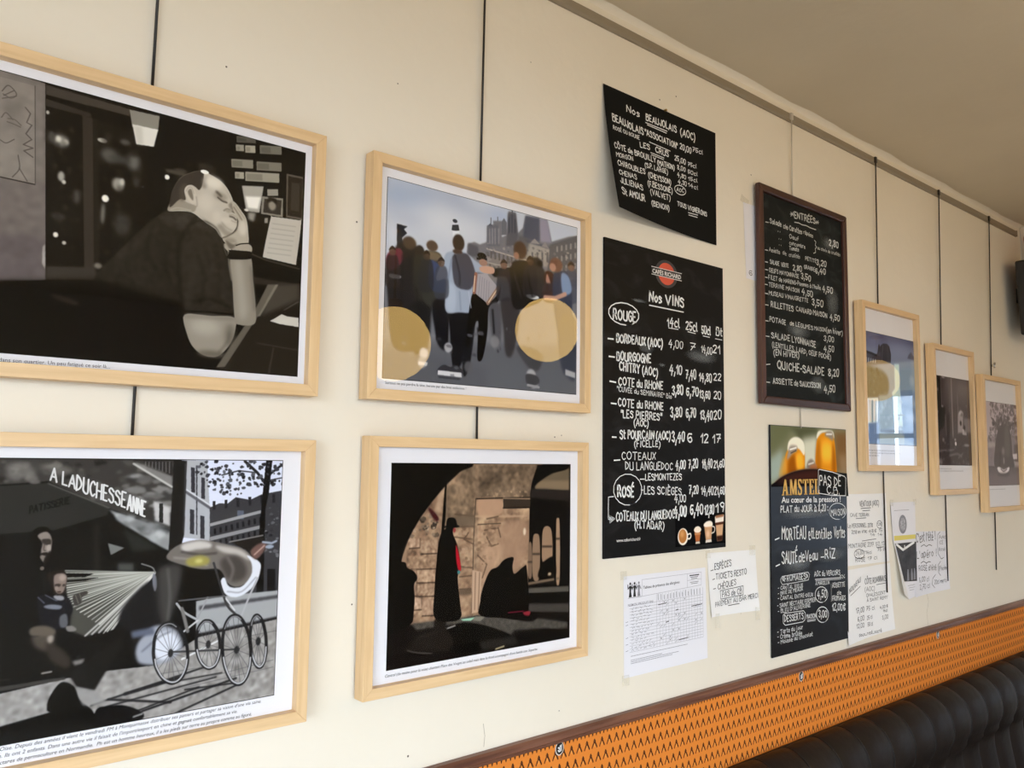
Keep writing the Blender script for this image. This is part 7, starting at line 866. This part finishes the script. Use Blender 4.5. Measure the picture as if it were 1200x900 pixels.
g.ribbon([(1.458, 1.2775), (1.486, 1.2785)], .0009, at(y)); g.ribbon([(1.578, 1.262), (1.618, 1.263)], .0009, at(y)); g.ribbon([(1.52, 1.259), (1.528, 1.260)], .001, at(y)); g.ribbon([(1.485, 1.236), (1.494, 1.237)], .001, at(y))
g.ribbon([(1.53, 1.191), (1.565, 1.192)], .0008, at(y))
g.build('check_marks', M['print_ink'], t)
g = MB()
for z, xe in ((1.1775, 1.560), (1.1690, 1.470), (1.1655, 1.530), (1.1620, 1.500)):
    x = 1.366
    while x < xe: l_ = rr.uniform(.004, .011); g.ribbon([(x, z), (x + l_, z)], .00055, at(y)); x += l_ + .0014
g.build('small_print', M['grey_ink'], t)
def tape(t, x0, x1, z0, z1, y, tilt=0.0):
    MB().quad((x0, y, z0), (x1, y, z0 + tilt), (x1, y, z1 + tilt), (x0, y, z1)).build('tape', M['tape'], t)
tape(t, 1.332, 1.352, 1.342, 1.360, -.0018); tape(t, 1.338, 1.360, 1.118, 1.140, -.0018)
# payment note
t = thing('notice_sheet', 'small handwritten white payment note with boxed line, held by yellowed tape', 'notice', (1.745, 0, 1.224), 'papers taped to the wall')
sheet(t, 'sheet', [(1.6490, 1.229), (1.8510, 1.2235), (1.8430, 1.3765), (1.6405, 1.3800)], -.0012, M['paper'], .006)
write(t, TEXTS['payment'], M['pen'], -.0085, .062, 'ink_writing', yf=lambda x, z: -.0019 - .006 * ((x - 1.745) / .1) ** 2 * max(0, min(1, (1.378 - z) / .152)) ** 0 * ((1.378 - z) / .152) ** 2 if z < 1.378 else -.0019)
tape(t, 1.815, 1.841, 1.364, 1.3885, -.0020, -.001); tape(t, 1.661, 1.677, 1.202, 1.236, -.0088); tape(t, 1.828, 1.846, 1.203, 1.234, -.0090, -.002); tape(t, 1.632, 1.652, 1.368, 1.386, -.0020)
# two white wine sheets
t = thing('notice_sheet', 'white sheet headed Ventoux in black felt pen, upper right of the beer board', 'notice', (2.44, 0, 1.297), 'papers taped to the wall')
sheet(t, 'sheet', [(2.298, 1.2995), (2.5775, 1.2955), (2.5655, 1.5070), (2.298, 1.5085)], -.0010, M['paper'])
write(t, TEXTS['ventoux'], M['pen'], -.0015, .062, 'ink_writing')
t = thing('notice_sheet', 'white sheet headed Nouveau in black felt pen, lower right of the beer board', 'notice', (2.44, 0, 1.08), 'papers taped to the wall')
sheet(t, 'sheet', [(2.296, 1.0760), (2.5865, 1.0880), (2.5800, 1.2910), (2.296, 1.2880)], -.0010, M['paper'], .008)
write(t, TEXTS['roannaise'], M['pen'], -.0015, .062, 'ink_writing', yf=lambda x, z: -.0015 - .008 * ((x - 2.441) / .1453) ** 2 * (max(0, min(1, (1.289 - z) / .207))) ** 2)
# flyer with a turned-up corner
t = thing('flyer', 'small printed leaflet with oval emblem and dark photo, its lower left corner folded up', 'leaflet', (2.68, 0, 1.168), 'papers taped to the wall')
fy = -.0040
MB().prism([(2.698, 1.167), (2.757, 1.173), (2.763, 1.477), (2.588, 1.478), (2.602, 1.356)], fy, fy + .0003).build('sheet', M['paper2'], t)
fl = MB(); fl.add([(2.602, fy - .0003, 1.356), (2.698, fy - .0003, 1.167), (2.626, -.022, 1.192), (2.612, -.016, 1.27)], [(0, 3, 2, 1)]); fl.build('turned_up_corner', M['paper'], t)
e1 = MB().disc(2.669, 1.4065, fy - .0004, .0275, .030, 32).build('oval_emblem', M['grey_ink'], t)
sub(e1, MB().disc(2.669, 1.4065, fy - .0007, .019, .021, 28).build('emblem_centre', plain('emblem_grey', (.42, .42, .46), .7, vary=.5, scale=160), t))
MB().quad((2.6065, fy - .0004, 1.3575), (2.7580, fy - .0004, 1.3565), (2.7585, fy - .0004, 1.3700), (2.6050, fy - .0004, 1.3725)).build('yellow_band', M['yellow'], t)
MB().prism([(2.668, 1.2255), (2.7590, 1.2200), (2.7610, 1.3465), (2.6120, 1.3480)], fy - .0006, fy - .0004).build('printed_photo', plain('dark_flyer_photo', (.030, .026, .026), .5, vary=.9, scale=55), t)
g = MB(); g.ribbon([(2.620, 1.3455), (2.664, 1.3260), (2.745, 1.3455)], .004, at(fy - .0009)); g.ribbon([(2.676, 1.338), (2.676, 1.327)], .003, at(fy - .0009)); g.build('white_chevron', M['paper'], t)
for x in (2.695, 2.722, 2.742): MB().prism([(x - .0075, 1.226), (x + .0075, 1.226), (x + .0065, 1.246), (x + .003, 1.262), (x - .003, 1.262), (x - .0065, 1.246)], fy - .0008, fy - .0006).build('pictured_bottle', M['grey_ink'], t)
g = MB()
for z, xa, xb in ((1.4515, 2.612, 2.712), (1.2100, 2.693, 2.752), (1.2025, 2.698, 2.742), (1.1950, 2.702, 2.735)):
    x = xa
    while x < xb: l_ = rr.uniform(.004, .012); g.ribbon([(x, z), (x + l_, z)], .0006, at(fy - .0004)); x += l_ + .0016
g.build('small_print', M['grey_ink'], t)
tape(t, 2.586, 2.606, 1.466, 1.486, fy - .0006); tape(t, 2.748, 2.768, 1.466, 1.484, fy - .0006)
# summer sheet
t = thing('notice_sheet', 'white handwritten summer drinks sheet tucked behind the leaflet', 'notice', (2.88, 0, 1.171), 'papers taped to the wall')
sheet(t, 'sheet', [(2.740, 1.1690), (3.0080, 1.1720), (3.0110, 1.3690), (2.752, 1.3790)], -.0012, M['paper2'], .006)
write(t, TEXTS['summer'], M['pen'], -.0019, .056, 'ink_writing', yf=lambda x, z: -.0018 - .0065 * ((x - 2.876) / .134) ** 2 * (max(0, min(1, (1.375 - z) / .204))) ** 2)
# sheet half hidden behind the slate
t = thing('notice_sheet', 'plain white sheet mostly hidden behind the brown-framed slate', 'notice', (1.93, 0, 2.08), 'papers taped to the wall')
sheet(t, 'sheet', [(1.8195, 2.080), (2.03, 2.078), (2.03, 2.286), (1.8100, 2.2825)], -.0012, M['paper2'])
write(t, [[['6', 1832, 2091, 1845, 2091, 14, 1]]], M['pen'], -.0017, .062, 'ink_writing')
MB().quad((1.797, -.0008, 2.285), (1.83, -.0008, 2.275), (1.838, -.0008, 2.292), (1.803, -.0008, 2.303)).build('tape', M['tape'], t)

# ------------------------------------------------------------------ things by the pier
t = thing('wall_speaker', 'black loudspeaker hung high by the pier at the right edge', 'speaker', (3.70, -.12, 2.08))
R_ = Matrix.Rotation(math.radians(-7), 4, 'Y')
def tilt(mb, c):
    mb.v = [tuple(R_ @ (Vector(p) - Vector(c)) + Vector(c)) for p in mb.v]; return mb
cc = (3.75, -.12, 2.28)
tilt(MB().box(3.628, 3.850, -.20, -.055, 2.135, 2.435), cc).build('cabinet', M['speaker'], t, bevel=.008)
tilt(MB().box(3.643, 3.836, -.206, -.199, 2.150, 2.420), cc).build('grille', M['grille'], t, bevel=.003)
MB().box(3.79, 3.83, -.062, -.0005, 2.28, 2.34).build('bracket', M['speaker'], t)
t = thing('wall_sign', 'dark red enamel sign with pale border near the ceiling corner', 'sign', (3.855, -.15, 2.42))
def yz(mb, x, pts):
    n = len(pts); return mb.add([(x, a, b) for a, b in pts] + [(x + .004, a, b) for a, b in pts], [tuple(range(n)), tuple(reversed(range(n, 2 * n)))] + [(i, (i + 1) % n, (i + 1) % n + n, i + n) for i in range(n)])
def rrect(y0, y1, z0, z1, r, sk=0.0):
    o = []
    for cy, cz, a0 in ((y0 + r, z0 + r, 180), (y1 - r, z0 + r, 270), (y1 - r, z1 - r, 0), (y0 + r, z1 - r, 90)):
        for k in range(6): a = math.radians(a0 + 18 * k); z = cz + r * math.sin(a); o.append((cy + r * math.cos(a) - sk * (z1 - z), z))
    return o
yz(MB(), 3.858, rrect(-.300, -.004, 2.380, 2.612, .006, .10)).build('border', M['sign_white'], t)
yz(MB(), 3.853, rrect(-.288, -.0125, 2.394, 2.602, .045, .10)).build('panel', M['sign_red'], t)

# ------------------------------------------------------------------ globe lamps of the room (seen mirrored in the glass)
for x, z, gm, lab in ((1.897, 2.10, 'globe', 'amber glass globe pendant lamp, first of the row behind the viewer'), (2.817, 2.266, 'globe', 'amber glass globe pendant lamp, second of the row'), (6.42, 2.262, 'globe_dim', 'amber glass globe pendant lamp, last of the row by the far window')):
    t = thing('globe_pendant', lab, 'lamp', (x, -1.9, z - .165), 'globe pendants')
    r = .165
    MB().lathe([(max(.0005, r * math.sin(math.pi * i / 20)), z - r * math.cos(math.pi * i / 20)) for i in range(20)] + [(.03, z + r * .985)], x, -1.9, 32).build('globe', M[gm], t, smooth=True)
    MB().lathe([(.001, z + r + .04), (.034, z + r + .03), (.036, z + r - .006)], x, -1.9, 20).build('lamp_holder', M['brass'], t, smooth=True)
    MB().rod((x, -1.9, z + r + .035), (x, -1.9, CEIL - .004), .006, 8).build('stem', M['brass'], t)
    MB().lathe([(.001, CEIL - .03), (.05, CEIL - .022), (.055, CEIL - .0005)], x, -1.9, 20).build('ceiling_rose', M['brass'], t, smooth=True)

# ------------------------------------------------------------------ across the street, seen mirrored in the picture glass through window 3
def house(label, y0, y1, h, col):
    t = thing('town_house', label, 'building', (15.4, (y0 + y1) / 2, -.1), 'houses across the street')
    fm = plain(label.split()[0] + '_render', col, .8, vary=.12, scale=2)
    MB().box(15.0, 15.6, y0, y1, -.1, h).build('facade', fm, t)
    MB().box(14.9, 15.0, y0, y1, h - .25, h).build('cornice', fm, t)
    n = max(1, int((y1 - y0) / 1.5)); st = (y1 - y0) / n
    for k in range(n):
        for z in (.5, 3.4, 6.1):
            if z + 1.9 < h: MB().box(14.97, 15.0, y0 + st * (k + .5) - .45, y0 + st * (k + .5) + .45, z, z + 1.9).build('window', M['speaker'], t)
house('grey rendered town house across the street, tall', -14.0, -5.98, 9.0, (.46, .51, .56))
house('pale rendered town house across the street, right of the gap', -5.64, 3.0, 8.0, (.50, .56, .62))
struct(MB().box(9.2, 30, -20, 10, -.2, -.1).build('street', plain('asphalt', (.12, .12, .13), .9, vary=.2, scale=3)))
